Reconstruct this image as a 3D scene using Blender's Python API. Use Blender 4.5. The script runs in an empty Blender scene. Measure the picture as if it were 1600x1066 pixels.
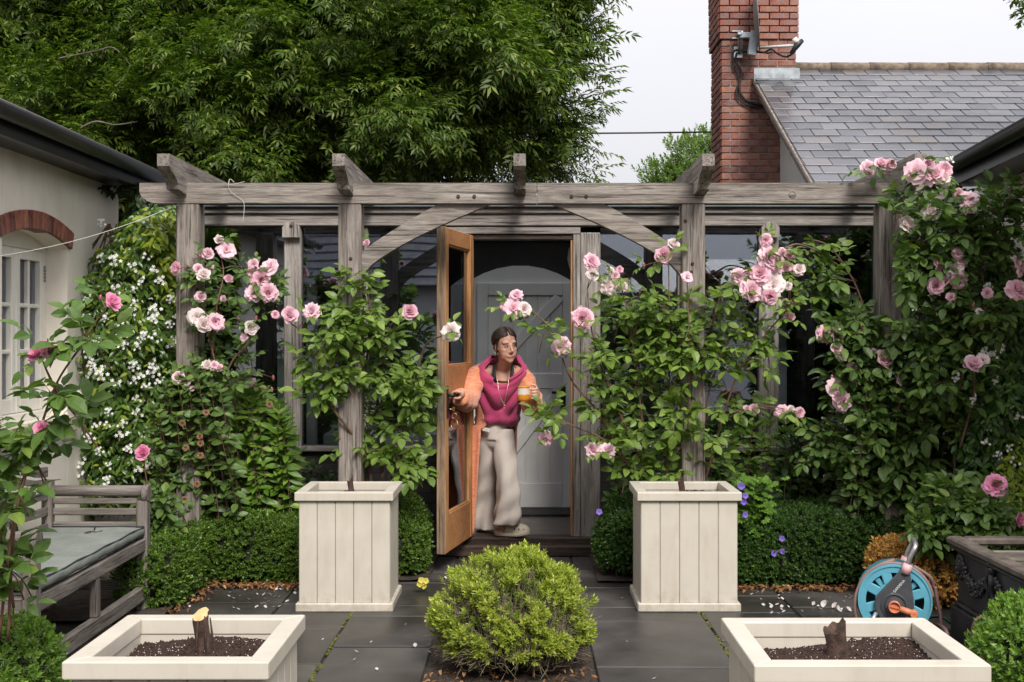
import bpy, bmesh, math, random
import numpy as np
from mathutils import Vector, Matrix, Euler, Quaternion
random.seed(7); np.random.seed(7)
S = bpy.context.scene
COL = S.collection
R = math.radians
# ------------------------------------------------------------------ camera
# level camera 1.65 m above the paving, looking along +Y
FPX, CX, CY, EYE = 1900.0, 815.0, 520.0, 1.65
cam = bpy.data.cameras.new('camera'); cam.sensor_width = 36.0; cam.lens = 36.0*FPX/1600.0
cam.shift_x = -(CX-800)/1600.0; cam.shift_y = (CY-533)/1600.0
cam.clip_start = 0.05; cam.clip_end = 400
camo = bpy.data.objects.new('camera', cam); COL.objects.link(camo)
camo.location = (0, 0, EYE); camo.rotation_euler = (R(90), 0, 0)
S.camera = camo
def at(px, py, Y):
    return Vector(((px-CX)*Y/FPX, Y, EYE-(py-CY)*Y/FPX))
# ------------------------------------------------------------------ sky: even overcast
SUN_EL, SUN_AZ = R(43), R(164)
world = bpy.data.worlds.new('World'); S.world = world; world.use_nodes = True
wn = world.node_tree; wn.nodes.clear()
sky = wn.nodes.new('ShaderNodeTexSky'); sky.sky_type = 'NISHITA'; sky.sun_disc = False
sky.sun_elevation = SUN_EL; sky.sun_rotation = SUN_AZ; sky.dust_density = 4.0; sky.air_density = 1.0
hs = wn.nodes.new('ShaderNodeHueSaturation'); hs.inputs['Saturation'].default_value = 0.15
wn.links.new(sky.outputs[0], hs.inputs['Color'])
tc = wn.nodes.new('ShaderNodeTexCoord'); sp = wn.nodes.new('ShaderNodeSeparateXYZ')
wn.links.new(tc.outputs['Generated'], sp.inputs[0])
mr = wn.nodes.new('ShaderNodeMapRange'); mr.inputs[1].default_value = 0; mr.inputs[2].default_value = 1
mr.inputs[3].default_value = 4.7; mr.inputs[4].default_value = 12.2
wn.links.new(sp.outputs['Z'], mr.inputs[0])
cl = wn.nodes.new('ShaderNodeVectorMath'); cl.operation = 'SCALE'; cl.inputs[0].default_value = (0.975, 0.975, 1.03)
wn.links.new(mr.outputs[0], cl.inputs['Scale'])
# faint large cloud structure in the overcast layer
cn = wn.nodes.new('ShaderNodeTexNoise'); cn.inputs['Scale'].default_value = 2.2; cn.inputs['Detail'].default_value = 4
wn.links.new(tc.outputs['Generated'], cn.inputs['Vector'])
cm = wn.nodes.new('ShaderNodeMapRange'); cm.inputs[3].default_value = 0.94; cm.inputs[4].default_value = 1.06
wn.links.new(cn.outputs['Fac'], cm.inputs[0])
cl2 = wn.nodes.new('ShaderNodeVectorMath'); cl2.operation = 'SCALE'
wn.links.new(cl.outputs[0], cl2.inputs[0]); wn.links.new(cm.outputs[0], cl2.inputs['Scale'])
mx = wn.nodes.new('ShaderNodeMix'); mx.data_type = 'RGBA'; mx.inputs['Factor'].default_value = 0.9
wn.links.new(hs.outputs[0], mx.inputs['A']); wn.links.new(cl2.outputs[0], mx.inputs['B'])
bg = wn.nodes.new('ShaderNodeBackground'); bg.inputs['Strength'].default_value = 0.059
wo = wn.nodes.new('ShaderNodeOutputWorld')
wn.links.new(mx.outputs['Result'], bg.inputs['Color']); wn.links.new(bg.outputs[0], wo.inputs['Surface'])
sl = bpy.data.lights.new('sun', 'SUN'); sl.energy = 1.5; sl.angle = R(20); sl.color = (1.0, 0.96, 0.9)
sun = bpy.data.objects.new('sun', sl); COL.objects.link(sun)
_d = Vector((math.sin(SUN_AZ)*math.cos(SUN_EL), math.cos(SUN_AZ)*math.cos(SUN_EL), math.sin(SUN_EL)))
sun.rotation_euler = _d.to_track_quat('Z', 'Y').to_euler(); sun.location = (0, 0, 12)
S.view_settings.view_transform = 'Standard'; S.view_settings.look = 'None'
S.view_settings.exposure = 1.42; S.view_settings.gamma = 1.0; S.view_settings.use_curve_mapping = False
S.render.engine = 'CYCLES'
S.cycles.max_bounces = 6; S.cycles.diffuse_bounces = 3; S.cycles.glossy_bounces = 3
S.cycles.transmission_bounces = 4; S.cycles.transparent_max_bounces = 12
S.cycles.caustics_reflective = False; S.cycles.caustics_refractive = False
S.cycles.use_denoising = True
# ------------------------------------------------------------------ object helpers
W = {}
def par(o, p, world=None):
    W[o.name] = world.copy() if world is not None else Matrix.Identity(4)
    if p is not None:
        o.parent = p; o.matrix_parent_inverse = W[p.name].inverted()
    return o
def tag(o, label=None, cat=None, group=None, kind=None):
    if label: o['label'] = label
    if cat: o['category'] = cat
    if group: o['group'] = group
    if kind: o['kind'] = kind
    return o
def thing(name, loc, label, cat, group=None):
    o = bpy.data.objects.new(name, None); COL.objects.link(o); o.location = loc
    o.empty_display_size = 0.1
    par(o, None, Matrix.Translation(Vector(loc)))
    return tag(o, label, cat, group)
def inst(name, mesh, M, parent=None):
    o = bpy.data.objects.new(name, mesh); COL.objects.link(o)
    o.matrix_basis = M
    return par(o, parent, M)
def setmats(me, mats):
    for m in (mats if isinstance(mats, (list, tuple)) else [mats]): me.materials.append(m)
class MB:
    def __init__(s): s.v = []; s.f = []; s.m = []; s.sm = []; s.mi = 0; s.smooth = False
    def add(s, vs, fs):
        b = len(s.v); s.v.extend(tuple(v) for v in vs)
        for f in fs:
            s.f.append(tuple(b+i for i in f)); s.m.append(s.mi); s.sm.append(s.smooth)
        return s
    def box(s, c, size, bev=0.004, rot=None):
        hx, hy, hz = [max(1e-4, k/2) for k in size]; b = min(bev, hx*.9, hy*.9, hz*.9)
        vs = []; idx = {}
        for sx in (-1, 1):
            for sy in (-1, 1):
                for sz in (-1, 1):
                    for a in range(3):
                        p = [sx*hx, sy*hy, sz*hz]
                        for k in range(3):
                            if k != a: p[k] -= (sx, sy, sz)[k]*b
                        idx[(sx, sy, sz, a)] = len(vs); vs.append(Vector(p))
        fs = []
        for a in range(3):
            o1, o2 = (a+1) % 3, (a+2) % 3
            for sg in (-1, 1):
                q = []
                for (u, w) in ((-1, -1), (1, -1), (1, 1), (-1, 1)):
                    k = [0, 0, 0]; k[a] = sg; k[o1] = u; k[o2] = w; q.append(idx[(k[0], k[1], k[2], a)])
                fs.append(q if sg > 0 else q[::-1])
            for u in (-1, 1):
                for w in (-1, 1):   # edges along axis a
                    k0 = [0, 0, 0]; k1 = [0, 0, 0]; k0[a] = -1; k1[a] = 1
                    k0[o1] = k1[o1] = u; k0[o2] = k1[o2] = w
                    q = [idx[(*k0, o1)], idx[(*k1, o1)], idx[(*k1, o2)], idx[(*k0, o2)]]
                    fs.append(q if u*w < 0 else q[::-1])
        for sx in (-1, 1):
            for sy in (-1, 1):
                for sz in (-1, 1):
                    q = [idx[(sx, sy, sz, 0)], idx[(sx, sy, sz, 1)], idx[(sx, sy, sz, 2)]]
                    fs.append(q if sx*sy*sz > 0 else q[::-1])
        c = Vector(c)
        if rot is not None:
            rm = rot.to_3x3() if hasattr(rot, 'to_3x3') else Euler(rot).to_matrix()
            vs = [rm @ v for v in vs]
        return s.add([v+c for v in vs], fs)
    def bx(s, x0, x1, y0, y1, z0, z1, bev=0.004):
        return s.box(((x0+x1)/2, (y0+y1)/2, (z0+z1)/2), (abs(x1-x0), abs(y1-y0), abs(z1-z0)), bev)
    def tube(s, pts, rad, n=8, caps=True, flat=1.0):
        pts = [Vector(p) for p in pts]; k = len(pts)
        rad = [rad]*k if not hasattr(rad, '__len__') else list(rad)
        tans = []
        for i in range(k):
            t = pts[min(i+1, k-1)]-pts[max(i-1, 0)]
            tans.append(t.normalized() if t.length > 1e-9 else Vector((0, 0, 1)))
        ref = Vector((0, 0, 1)) if abs(tans[0].z) < 0.9 else Vector((1, 0, 0))
        u = tans[0].cross(ref).normalized(); vs = []
        for i in range(k):
            u = (u-tans[i]*u.dot(tans[i])); u = u.normalized() if u.length > 1e-6 else tans[i].orthogonal().normalized()
            w = tans[i].cross(u)
            for j in range(n):
                a = 2*math.pi*j/n
                vs.append(pts[i]+u*(math.cos(a)*rad[i])+w*(math.sin(a)*rad[i]*flat))
        fs = []
        for i in range(k-1):
            for j in range(n):
                fs.append((i*n+j, i*n+(j+1) % n, (i+1)*n+(j+1) % n, (i+1)*n+j))
        if caps:
            fs.append(tuple(range(n))[::-1]); fs.append(tuple((k-1)*n+j for j in range(n)))
        sm = s.smooth; s.smooth = True; s.add(vs, fs); s.smooth = sm
        return s
    def lathe(s, prof, n=24, M=None, caps=True):
        M = M or Matrix.Identity(4); vs = []; fs = []
        for (r, z) in prof:
            for j in range(n):
                a = 2*math.pi*j/n; vs.append(M @ Vector((r*math.cos(a), r*math.sin(a), z)))
        for i in range(len(prof)-1):
            for j in range(n):
                fs.append((i*n+j, i*n+(j+1) % n, (i+1)*n+(j+1) % n, (i+1)*n+j))
        if caps:
            fs.append(tuple(range(n))[::-1]); fs.append(tuple((len(prof)-1)*n+j for j in range(n)))
        return s.add(vs, fs)
    def prism(s, poly, d0, d1, M=None):
        """poly in local XY, extruded along local Z from d0 to d1 (counter-clockwise poly)"""
        M = M or Matrix.Identity(4); n = len(poly)
        vs = [M @ Vector((x, y, d0)) for x, y in poly]+[M @ Vector((x, y, d1)) for x, y in poly]
        fs = [tuple(range(n))[::-1], tuple(range(n, 2*n))]+[(i, (i+1) % n, n+(i+1) % n, n+i) for i in range(n)]
        return s.add(vs, fs)
    def grid(s, nu, nv, fn, cu=False, cv=False):
        vs = [fn(i/(nu if cu else nu-1), j/(nv if cv else nv-1)) for i in range(nu) for j in range(nv)]
        fs = []
        for i in range(nu if cu else nu-1):
            for j in range(nv if cv else nv-1):
                fs.append((i*nv+j, ((i+1) % nu)*nv+j, ((i+1) % nu)*nv+(j+1) % nv, i*nv+(j+1) % nv))
        return s.add(vs, fs)
    def ball(s, c, r, nu=16, nv=10, M=None):
        c = Vector(c); r = Vector(r) if hasattr(r, '__len__') else Vector((r, r, r))
        def fn(i, j):
            a = 2*math.pi*i; b = math.pi*(j*0.998+0.001)-math.pi/2
            p = Vector((r.x*math.cos(a)*math.cos(b), r.y*math.sin(a)*math.cos(b), r.z*math.sin(b)))
            return (M @ p if M else p)+c
        return s.grid(nu, nv, fn, cu=True)
    def mesh(s, name, mats=None):
        me = bpy.data.meshes.new(name); me.from_pydata(s.v, [], s.f)
        if mats is not None: setmats(me, mats)
        me.polygons.foreach_set('material_index', s.m); me.polygons.foreach_set('use_smooth', s.sm)
        me.update()
        return me
    def build(s, name, mats, parent=None):
        o = bpy.data.objects.new(name, s.mesh(name, mats)); COL.objects.link(o)
        return par(o, parent)
def tpl(mb):
    """template as arrays (verts, faces as list) for scatter()"""
    return np.array(mb.v, dtype=np.float64), mb.f, mb.m
def scatter(name, tpls, items, mats, parent=None, smooth=False):
    """one mesh of many copies: items = list of (template index, 4x4 matrix as np array)"""
    Vs = []; loops = []; starts = []; mi = []; base = 0; lt = 0
    by = {}
    for k, M in items: by.setdefault(k, []).append(M)
    for k, Ms in by.items():
        v, f, m = tpls[k]; Ms = np.array(Ms); n = len(Ms); nv = len(v)
        vh = np.concatenate([v, np.ones((nv, 1))], 1)
        Vs.append(np.einsum('nij,vj->nvi', Ms, vh)[:, :, :3].reshape(-1, 3))
        fl = np.array([i for q in f for i in q]); fs = np.array([len(q) for q in f])
        loops.append((fl[None, :]+(np.arange(n)*nv)[:, None]+base).reshape(-1))
        starts.append(np.tile(fs, n)); mi.append(np.tile(np.array(m), n)); base += n*nv
    V = np.concatenate(Vs); Lp = np.concatenate(loops); Sz = np.concatenate(starts); MI = np.concatenate(mi)
    me = bpy.data.meshes.new(name); me.vertices.add(len(V)); me.vertices.foreach_set('co', V.astype(np.float32).ravel())
    me.loops.add(len(Lp)); me.loops.foreach_set('vertex_index', Lp.astype(np.int32))
    me.polygons.add(len(Sz)); st = np.concatenate([[0], np.cumsum(Sz)[:-1]])
    me.polygons.foreach_set('loop_start', st.astype(np.int32)); me.polygons.foreach_set('loop_total', Sz.astype(np.int32))
    me.polygons.foreach_set('material_index', MI.astype(np.int32))
    if smooth: me.polygons.foreach_set('use_smooth', np.ones(len(Sz), dtype=bool))
    setmats(me, mats); me.update(calc_edges=True)
    o = bpy.data.objects.new(name, me); COL.objects.link(o)
    return par(o, parent)
def frame(p, d, up=(0, 0, 1), s=1.0, roll=0.0):
    """matrix whose local +Y points along d, local Z towards up"""
    d = Vector(d).normalized(); up = Vector(up)
    x = d.cross(up)
    if x.length < 1e-4: x = d.orthogonal()
    x.normalize(); z = x.cross(d)
    if roll:
        c, q = math.cos(roll), math.sin(roll); x, z = x*c+z*q, z*c-x*q
    sc = s if hasattr(s, '__len__') else (s, s, s)
    return Matrix(((x.x*sc[0], d.x*sc[1], z.x*sc[2], p[0]), (x.y*sc[0], d.y*sc[1], z.y*sc[2], p[1]), (x.z*sc[0], d.z*sc[1], z.z*sc[2], p[2]), (0, 0, 0, 1)))
def rv(s=1.0): return Vector((random.gauss(0, s), random.gauss(0, s), random.gauss(0, s)))
def U(a, b): return random.uniform(a, b)
def smooth_path(pts, n=6):
    pts = [Vector(p) for p in pts]; out = []
    for i in range(len(pts)-1):
        p0 = pts[max(i-1, 0)]; p1 = pts[i]; p2 = pts[i+1]; p3 = pts[min(i+2, len(pts)-1)]
        for k in range(n):
            t = k/n
            out.append(0.5*((2*p1)+(p2-p0)*t+(2*p0-5*p1+4*p2-p3)*t*t+(3*p1-p0-3*p2+p3)*t**3))
    out.append(pts[-1]); return out
# ------------------------------------------------------------------ materials
class Mat:
    def __init__(s, name):
        s.mat = bpy.data.materials.new(name); s.mat.use_nodes = True; s.nt = s.mat.node_tree; s.nt.nodes.clear()
        s.out = s.n('ShaderNodeOutputMaterial'); s.b = s.n('ShaderNodeBsdfPrincipled'); s.l(s.b.outputs[0], s.out.inputs[0])
    def n(s, t, **kw):
        x = s.nt.nodes.new(t)
        for k, v in kw.items(): setattr(x, k, v)
        return x
    def l(s, a, b): s.nt.links.new(a, b)
    def coord(s, scale=(1, 1, 1), rnd=True, kind='Object'):
        tc = s.n('ShaderNodeTexCoord'); mp = s.n('ShaderNodeMapping'); mp.inputs['Scale'].default_value = scale
        s.l(tc.outputs[kind], mp.inputs[0])
        if rnd:
            oi = s.n('ShaderNodeObjectInfo'); ml = s.n('ShaderNodeMath', operation='MULTIPLY'); ml.inputs[1].default_value = 37.0
            s.l(oi.outputs['Random'], ml.inputs[0]); s.l(ml.outputs[0], mp.inputs['Location'])
        return mp.outputs[0]
    def noise(s, co, scale, detail=4, rough=0.55, dist=0.0):
        x = s.n('ShaderNodeTexNoise'); x.inputs['Scale'].default_value = scale; x.inputs['Detail'].default_value = detail
        x.inputs['Roughness'].default_value = rough; x.inputs['Distortion'].default_value = dist
        s.l(co, x.inputs['Vector']); return x.outputs['Fac']
    def ramp(s, fac, stops):
        r = s.n('ShaderNodeValToRGB'); e = r.color_ramp.elements
        while len(e) < len(stops): e.new(0.5)
        for el, (p, c) in zip(e, stops):
            el.position = p; el.color = (*c, 1) if hasattr(c, '__len__') else (c, c, c, 1)
        s.l(fac, r.inputs[0]); return r.outputs[0]
    def mix(s, a, b, fac, mode='MIX'):
        x = s.n('ShaderNodeMix', data_type='RGBA', blend_type=mode)
        for nm, v in (('A', a), ('B', b), ('Factor', fac)):
            i = x.inputs[nm]
            if hasattr(v, 'is_linked') or hasattr(v, 'links'): s.l(v, i)
            elif hasattr(v, '__len__'): i.default_value = (*v, 1)
            else: i.default_value = v
        return x.outputs['Result']
    def bump(s, h, strength=0.3, dist=0.01):
        b = s.n('ShaderNodeBump'); b.inputs['Strength'].default_value = strength; b.inputs['Distance'].default_value = dist
        s.l(h, b.inputs['Height']); s.l(b.outputs[0], s.b.inputs['Normal'])
    def set(s, **kw):
        for k, v in kw.items():
            i = s.b.inputs[k.replace('_', ' ')]
            if hasattr(v, 'links'): s.l(v, i)
            elif hasattr(v, '__len__'): i.default_value = (*v, 1)
            else: i.default_value = v
        return s
    def rand_obj(s): return s.n('ShaderNodeObjectInfo').outputs['Random']
    def rand_isl(s): return s.n('ShaderNodeNewGeometry').outputs['Random Per Island']
def simple(name, col, rough=0.6, var=0.12, scale=12, bump=0.05, metal=0.0, spec=0.5):
    m = Mat(name); co = m.coord(); f = m.noise(co, scale, 5)
    lo = tuple(c*(1-var) for c in col); hi = tuple(min(1, c*(1+var)) for c in col)
    m.set(Base_Color=m.ramp(f, [(0.3, lo), (0.7, hi)]), Roughness=rough, Metallic=metal)
    m.b.inputs['Specular IOR Level'].default_value = spec
    if bump: m.bump(m.noise(co, scale*6, 3), bump, 0.005)
    return m.mat
def wood(name, axis, lo, mid, hi, rough=0.75, crack=True, green=0.0, fine=1.0):
    m = Mat(name); sc = {'X': (1, 13, 13), 'Y': (13, 1, 13), 'Z': (13, 13, 1)}[axis]
    co = m.coord(sc); f = m.noise(co, 3.0*fine, 6, 0.62, 0.6); f2 = m.noise(co, 11*fine, 4, 0.7)
    big = m.noise(m.coord((1, 1, 1)), 2.2, 4)
    c = m.ramp(f, [(0.25, lo), (0.5, mid), (0.78, hi)])
    c = m.mix(c, m.ramp(f2, [(0.3, 0.55), (0.6, 1.0)]), 0.75, 'MULTIPLY')
    c = m.mix(c, m.ramp(big, [(0.25, 0.55), (0.5, 0.95), (0.75, 1.15)]), 0.8, 'MULTIPLY')
    h = f2
    if crack:
        sc2 = tuple(k*2.2 if k > 1 else 0.7 for k in sc)
        cr = m.noise(m.coord(sc2), 2.6, 3, 0.5, 0.4)
        k = m.ramp(cr, [(0.36, 0.18), (0.41, 1.0)])
        c = m.mix(c, k, 0.8, 'MULTIPLY')
        mm = m.n('ShaderNodeMath', operation='MULTIPLY'); m.l(k, mm.inputs[0]); m.l(f2, mm.inputs[1]); h = mm.outputs[0]
    if green:
        g = m.noise(m.coord((1, 1, 1)), 5, 5); gf = m.ramp(g, [(0.55, 0.0), (0.75, green)])
        c = m.mix(c, (0.08, 0.09, 0.05), gf)
    m.set(Base_Color=c, Roughness=rough); m.b.inputs['Specular IOR Level'].default_value = 0.3
    m.bump(h, 0.55, 0.006); return m.mat
def leafmat(name, a, b, c=None, trans=0.25, rough=0.42, spec=0.33, tcol=None):
    """leaf: colour varies from leaf to leaf, thin enough to let light through"""
    warm = lambda c_: (c_[0]*1.2, c_[1]*1.06, c_[2]*0.8)
    a = warm(a); b = warm(b); c = warm(c) if c else None
    m = Mat(name); r1 = m.rand_isl(); r2 = m.rand_obj()
    ad = m.n('ShaderNodeMath', operation='ADD'); m.l(r1, ad.inputs[0]); m.l(r2, ad.inputs[1])
    fr = m.n('ShaderNodeMath', operation='FRACT'); m.l(ad.outputs[0], fr.inputs[0])
    stops = [(0.0, a), (0.8, b)]+([(1.0, c)] if c else [])
    col = m.ramp(fr.outputs[0], stops)
    geo = m.n('ShaderNodeNewGeometry')
    col = m.mix(col, m.mix(col, (1.25, 1.3, 1.2), 1.0, 'MULTIPLY'), geo.outputs['Backfacing'])
    nz = m.noise(m.coord((1, 1, 1), False), 40, 3); col = m.mix(col, m.ramp(nz, [(0.3, 0.75), (0.7, 1.15)]), 0.8, 'MULTIPLY')
    m.set(Base_Color=col, Roughness=rough); m.b.inputs['Specular IOR Level'].default_value = spec
    tr = m.n('ShaderNodeBsdfTranslucent'); m.l(m.mix(col, (1.3, 1.5, 0.6), 1.0, 'MULTIPLY'), tr.inputs['Color'])
    ms = m.n('ShaderNodeMixShader'); ms.inputs[0].default_value = trans
    m.l(m.b.outputs[0], ms.inputs[1]); m.l(tr.outputs[0], ms.inputs[2]); m.l(ms.outputs[0], m.out.inputs[0])
    return m.mat
def petalmat(name, deep, pale, trans=0.42):
    m = Mat(name); r1 = m.rand_isl(); r2 = m.rand_obj()
    nz = m.noise(m.coord((1, 1, 1), False), 26, 3)
    c = m.ramp(nz, [(0.3, deep), (0.65, pale)])
    c = m.mix(c, m.mix(c, pale, 0.7), r2); c = m.mix(c, m.ramp(r1, [(0, 0.92), (1, 1.06)]), 0.7, 'MULTIPLY')
    m.set(Base_Color=c, Roughness=0.6); m.b.inputs['Specular IOR Level'].default_value = 0.25
    tr = m.n('ShaderNodeBsdfTranslucent'); m.l(c, tr.inputs['Color'])
    ms = m.n('ShaderNodeMixShader'); ms.inputs[0].default_value = trans
    m.l(m.b.outputs[0], ms.inputs[1]); m.l(tr.outputs[0], ms.inputs[2]); m.l(ms.outputs[0], m.out.inputs[0])
    return m.mat
def glassmat(name, tint=(0.8, 0.84, 0.86), refl=(0.85, 0.9, 1.0), base=0.12):
    m = Mat(name); m.nt.nodes.remove(m.b)
    t = m.n('ShaderNodeBsdfTransparent'); t.inputs[0].default_value = (*tint, 1)
    g = m.n('ShaderNodeBsdfGlossy'); g.inputs['Color'].default_value = (*refl, 1); g.inputs['Roughness'].default_value = 0.015
    wv = m.noise(m.coord((1, 1, 1)), 1.3, 1); b = m.n('ShaderNodeBump'); b.inputs['Strength'].default_value = 0.05; b.inputs['Distance'].default_value = 0.02
    m.l(wv, b.inputs['Height']); m.l(b.outputs[0], g.inputs['Normal'])
    fr = m.n('ShaderNodeFresnel'); fr.inputs[0].default_value = 1.5
    ad = m.n('ShaderNodeMath', operation='ADD', use_clamp=True); ad.inputs[1].default_value = base; m.l(fr.outputs[0], ad.inputs[0])
    ms = m.n('ShaderNodeMixShader'); m.l(ad.outputs[0], ms.inputs[0]); m.l(t.outputs[0], ms.inputs[1]); m.l(g.outputs[0], ms.inputs[2])
    m.l(ms.outputs[0], m.out.inputs[0]); return m.mat
oak_lo, oak_mid, oak_hi = (0.085, 0.068, 0.056), (0.27, 0.23, 0.2), (0.45, 0.405, 0.36)
OAKX = wood('weathered_oak_x', 'X', oak_lo, oak_mid, oak_hi, green=0.35)
OAKY = wood('weathered_oak_y', 'Y', oak_lo, oak_mid, oak_hi, green=0.35)
OAKZ = wood('weathered_oak_z', 'Z', oak_lo, oak_mid, oak_hi, green=0.2)
GREYZ = wood('weathered_frame_z', 'Z', (0.15, 0.13, 0.115), (0.33, 0.295, 0.265), (0.47, 0.43, 0.395))
GREYX = wood('weathered_frame_x', 'X', (0.14, 0.12, 0.11), (0.3, 0.265, 0.24), (0.43, 0.39, 0.36))
WARMZ = wood('warm_oak_z', 'Z', (0.34, 0.14, 0.05), (0.55, 0.27, 0.11), (0.68, 0.4, 0.19), rough=0.5, crack=False)
WARMX = wood('warm_oak_x', 'X', (0.3, 0.11, 0.04), (0.5, 0.23, 0.09), (0.62, 0.33, 0.15), rough=0.5, crack=False)
WORN = wood('worn_oak_edge', 'Z', (0.1, 0.08, 0.065), (0.3, 0.2, 0.13), (0.52, 0.33, 0.18), rough=0.8)
DARKX = wood('dark_wet_wood', 'X', (0.018, 0.012, 0.008), (0.05, 0.032, 0.022), (0.11, 0.07, 0.05), rough=0.45)
GLASS = glassmat('window_glass')
BLACKPAINT = simple('black_paint', (0.007, 0.007, 0.008), 0.32, 0.3, 6, 0.05, spec=0.3)
IRON = simple('black_iron', (0.015, 0.015, 0.016), 0.45, 0.3, 20, 0.1)
SOILM = simple('bed_soil', (0.035, 0.024, 0.017), 0.95, 0.6, 30, 0.6)
STEM_G = simple('green_stem', (0.1, 0.14, 0.04), 0.6, 0.3, 30, 0)
STEM_B = simple('brown_cane', (0.11, 0.065, 0.04), 0.7, 0.4, 30, 0.2)
STEM_R = simple('reddish_cane', (0.14, 0.07, 0.045), 0.6, 0.3, 30, 0)
# ================================================================== SETTING
GROUND = Mat('ground_soil'); _co = GROUND.coord((1, 1, 1), False)
GROUND.set(Base_Color=GROUND.mix(GROUND.ramp(GROUND.noise(_co, 14, 6), [(0.3, (0.02, 0.014, 0.01)), (0.7, (0.06, 0.042, 0.03))]), GROUND.ramp(GROUND.noise(_co, 0.7, 3), [(0.4, (0.6, 0.6, 0.6)), (0.6, (1.1, 1.1, 1.0))]), 1.0, 'MULTIPLY'), Roughness=0.95)
GROUND.bump(GROUND.noise(_co, 60, 4), 0.7, 0.02)
g = MB(); g.add([(-150, -60, -0.03), (150, -60, -0.03), (150, 200, -0.03), (-150, 200, -0.03)], [(0, 1, 2, 3)])
tag(g.build('ground', GROUND.mat), kind='structure')
# ---- slate paving, slab by slab
pm = Mat('slate_paving'); co = pm.coord((1, 1, 1)); f1 = pm.noise(co, 2.2, 6, 0.6, 0.4); f2 = pm.noise(co, 45, 4); wet = pm.noise(pm.coord((1, 1, 1), False), 1.1, 4)
c = pm.ramp(f1, [(0.3, (0.042, 0.037, 0.033)), (0.55, (0.07, 0.062, 0.056)), (0.75, (0.1, 0.088, 0.077))])
c = pm.mix(c, pm.ramp(pm.rand_obj(), [(0, 0.75), (1, 1.2)]), 1.0, 'MULTIPLY')
c = pm.mix(c, pm.ramp(wet, [(0.42, 0.5), (0.58, 1.0)]), 1.0, 'MULTIPLY')
pm.set(Base_Color=c, Roughness=pm.ramp(wet, [(0.42, 0.38), (0.6, 0.68)])); pm.bump(f2, 0.2, 0.004)
PAVE = pm.mat
paving = thing('paving', (0, 6, 0), None, None); tag(paving, kind='structure')
g = MB(); g.bx(-3.2, 3.4, 2.2, 8.98, -0.029, -0.012, 0.001)
JOINT = simple('joint_grit', (0.03, 0.027, 0.02), 0.95, 0.6, 40, 0.6)
g.build('joint_bed', JOINT, paving)
def slab(x0, x1, y0, y1):
    q = MB(); dz = U(-0.003, 0.003); k = 0.007
    q.box(((x0+x1)/2, (y0+y1)/2, -0.012+dz), (x1-x0-k*2, y1-y0-k*2, 0.03), 0.005, (U(-.003, .003), U(-.003, .003), 0))
    q.build('paving_slab', PAVE, paving)
cols = {(-2.06, -1.46): [6.3, 6.9, 7.42, 8.06], (-1.46, -1.0): [5.2, 6.05, 6.73, 7.38, 8.06],
        (-1.0, -0.47): [4.6, 5.6, 6.38, 7.06, 7.34, 8.0, 8.36, 8.96], (0.36, 1.06): [4.6, 5.2, 5.98, 6.95, 7.3, 7.85, 8.4, 8.96],
        (-0.47, 0.36): [6.62, 7.06, 7.6, 8.1, 8.5, 8.96], (1.06, 1.62): [4.2, 5.0, 5.8, 6.5, 7.15, 7.6, 8.0],
        (1.62, 2.24): [4.2, 5.3, 6.0, 6.75, 7.3, 7.98], (-0.47, -0.05): [3.2, 3.9, 4.6, 5.3], (-0.05, 0.36): [3.2, 4.2, 5.3],
        (-2.06, -1.47): [5.0, 5.7, 6.3]}
for (x0, x1), ys in cols.items():
    for a, b in zip(ys, ys[1:]): slab(x0, x1, a, b)
slab(-2.06, -1.46, 6.3, 6.9); slab(-2.06, -1.46, 6.9, 7.42); slab(-2.06, -1.46, 7.42, 8.06)
slab(2.24, 2.9, 6.75, 7.3)
# moss in two joints
mo = MB()
for (x, y0, y1, n) in ((-1.0, 5.2, 7.3, 200), (1.06, 5.7, 7.2, 130)):
    for _ in range(n):
        y = U(y0, y1)
        if math.sin(y*9)+math.sin(y*23+1) < -0.7: continue
        mo.ball((x+random.gauss(0, .007), y, -0.002), (U(.004, .012), U(.006, .02), U(.004, .01)), 5, 4)
MOSS = leafmat('moss', (0.05, 0.07, 0.015), (0.1, 0.12, 0.03), trans=0)
mm = mo.build('joint_moss', MOSS); tag(mm, 'green moss growing along two joints of the paving', 'moss', kind='stuff')
# ================================================================== PERGOLA
pergola = thing('pergola', (0.1, 7.95, 0), 'weathered grey oak pergola with curved braces and jutting rafter ends', 'pergola')
PX = [-2.17, -1.117, 1.117, 2.40]
for x in PX:
    q = MB(); w = 0.15; q.box((x, 7.97, 1.245), (w, 0.15, 2.49), 0.008); q.build('post', OAKZ, pergola)
def beam_poly(x0, x1, z0, z1, cl, cr):
    p = []
    if cl: p += [(x0, z1), (x0, z1-0.05)]+[(x0+0.12*(1-math.cos(t)), z0+0.08*(1-math.sin(t))) for t in np.linspace(0.1, math.pi/2, 6)]
    else: p += [(x0, z1), (x0, z0)]
    if cr: p += [(x1-0.12*(1-math.cos(t)), z0+0.08*(1-math.sin(t))) for t in np.linspace(math.pi/2, 0.1, 6)]+[(x1, z1-0.05), (x1, z1)]
    else: p += [(x1, z0), (x1, z1)]
    return p
MXZ = lambda y: Matrix(((1, 0, 0, 0), (0, 0, -1, y), (0, 1, 0, 0), (0, 0, 0, 1)))   # local xy -> world xz, z -> -y
for (x0, x1, cl, cr) in ((-2.48, 0.098, True, False), (0.102, 2.77, False, True)):
    q = MB(); q.prism(beam_poly(x0, x1, 2.49, 2.622, cl, cr), -0.065, 0.065, MXZ(7.955)); o = q.build('beam', OAKX, pergola)
RX = [-2.21, -1.13, -0.012, 1.153, 2.463]
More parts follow.
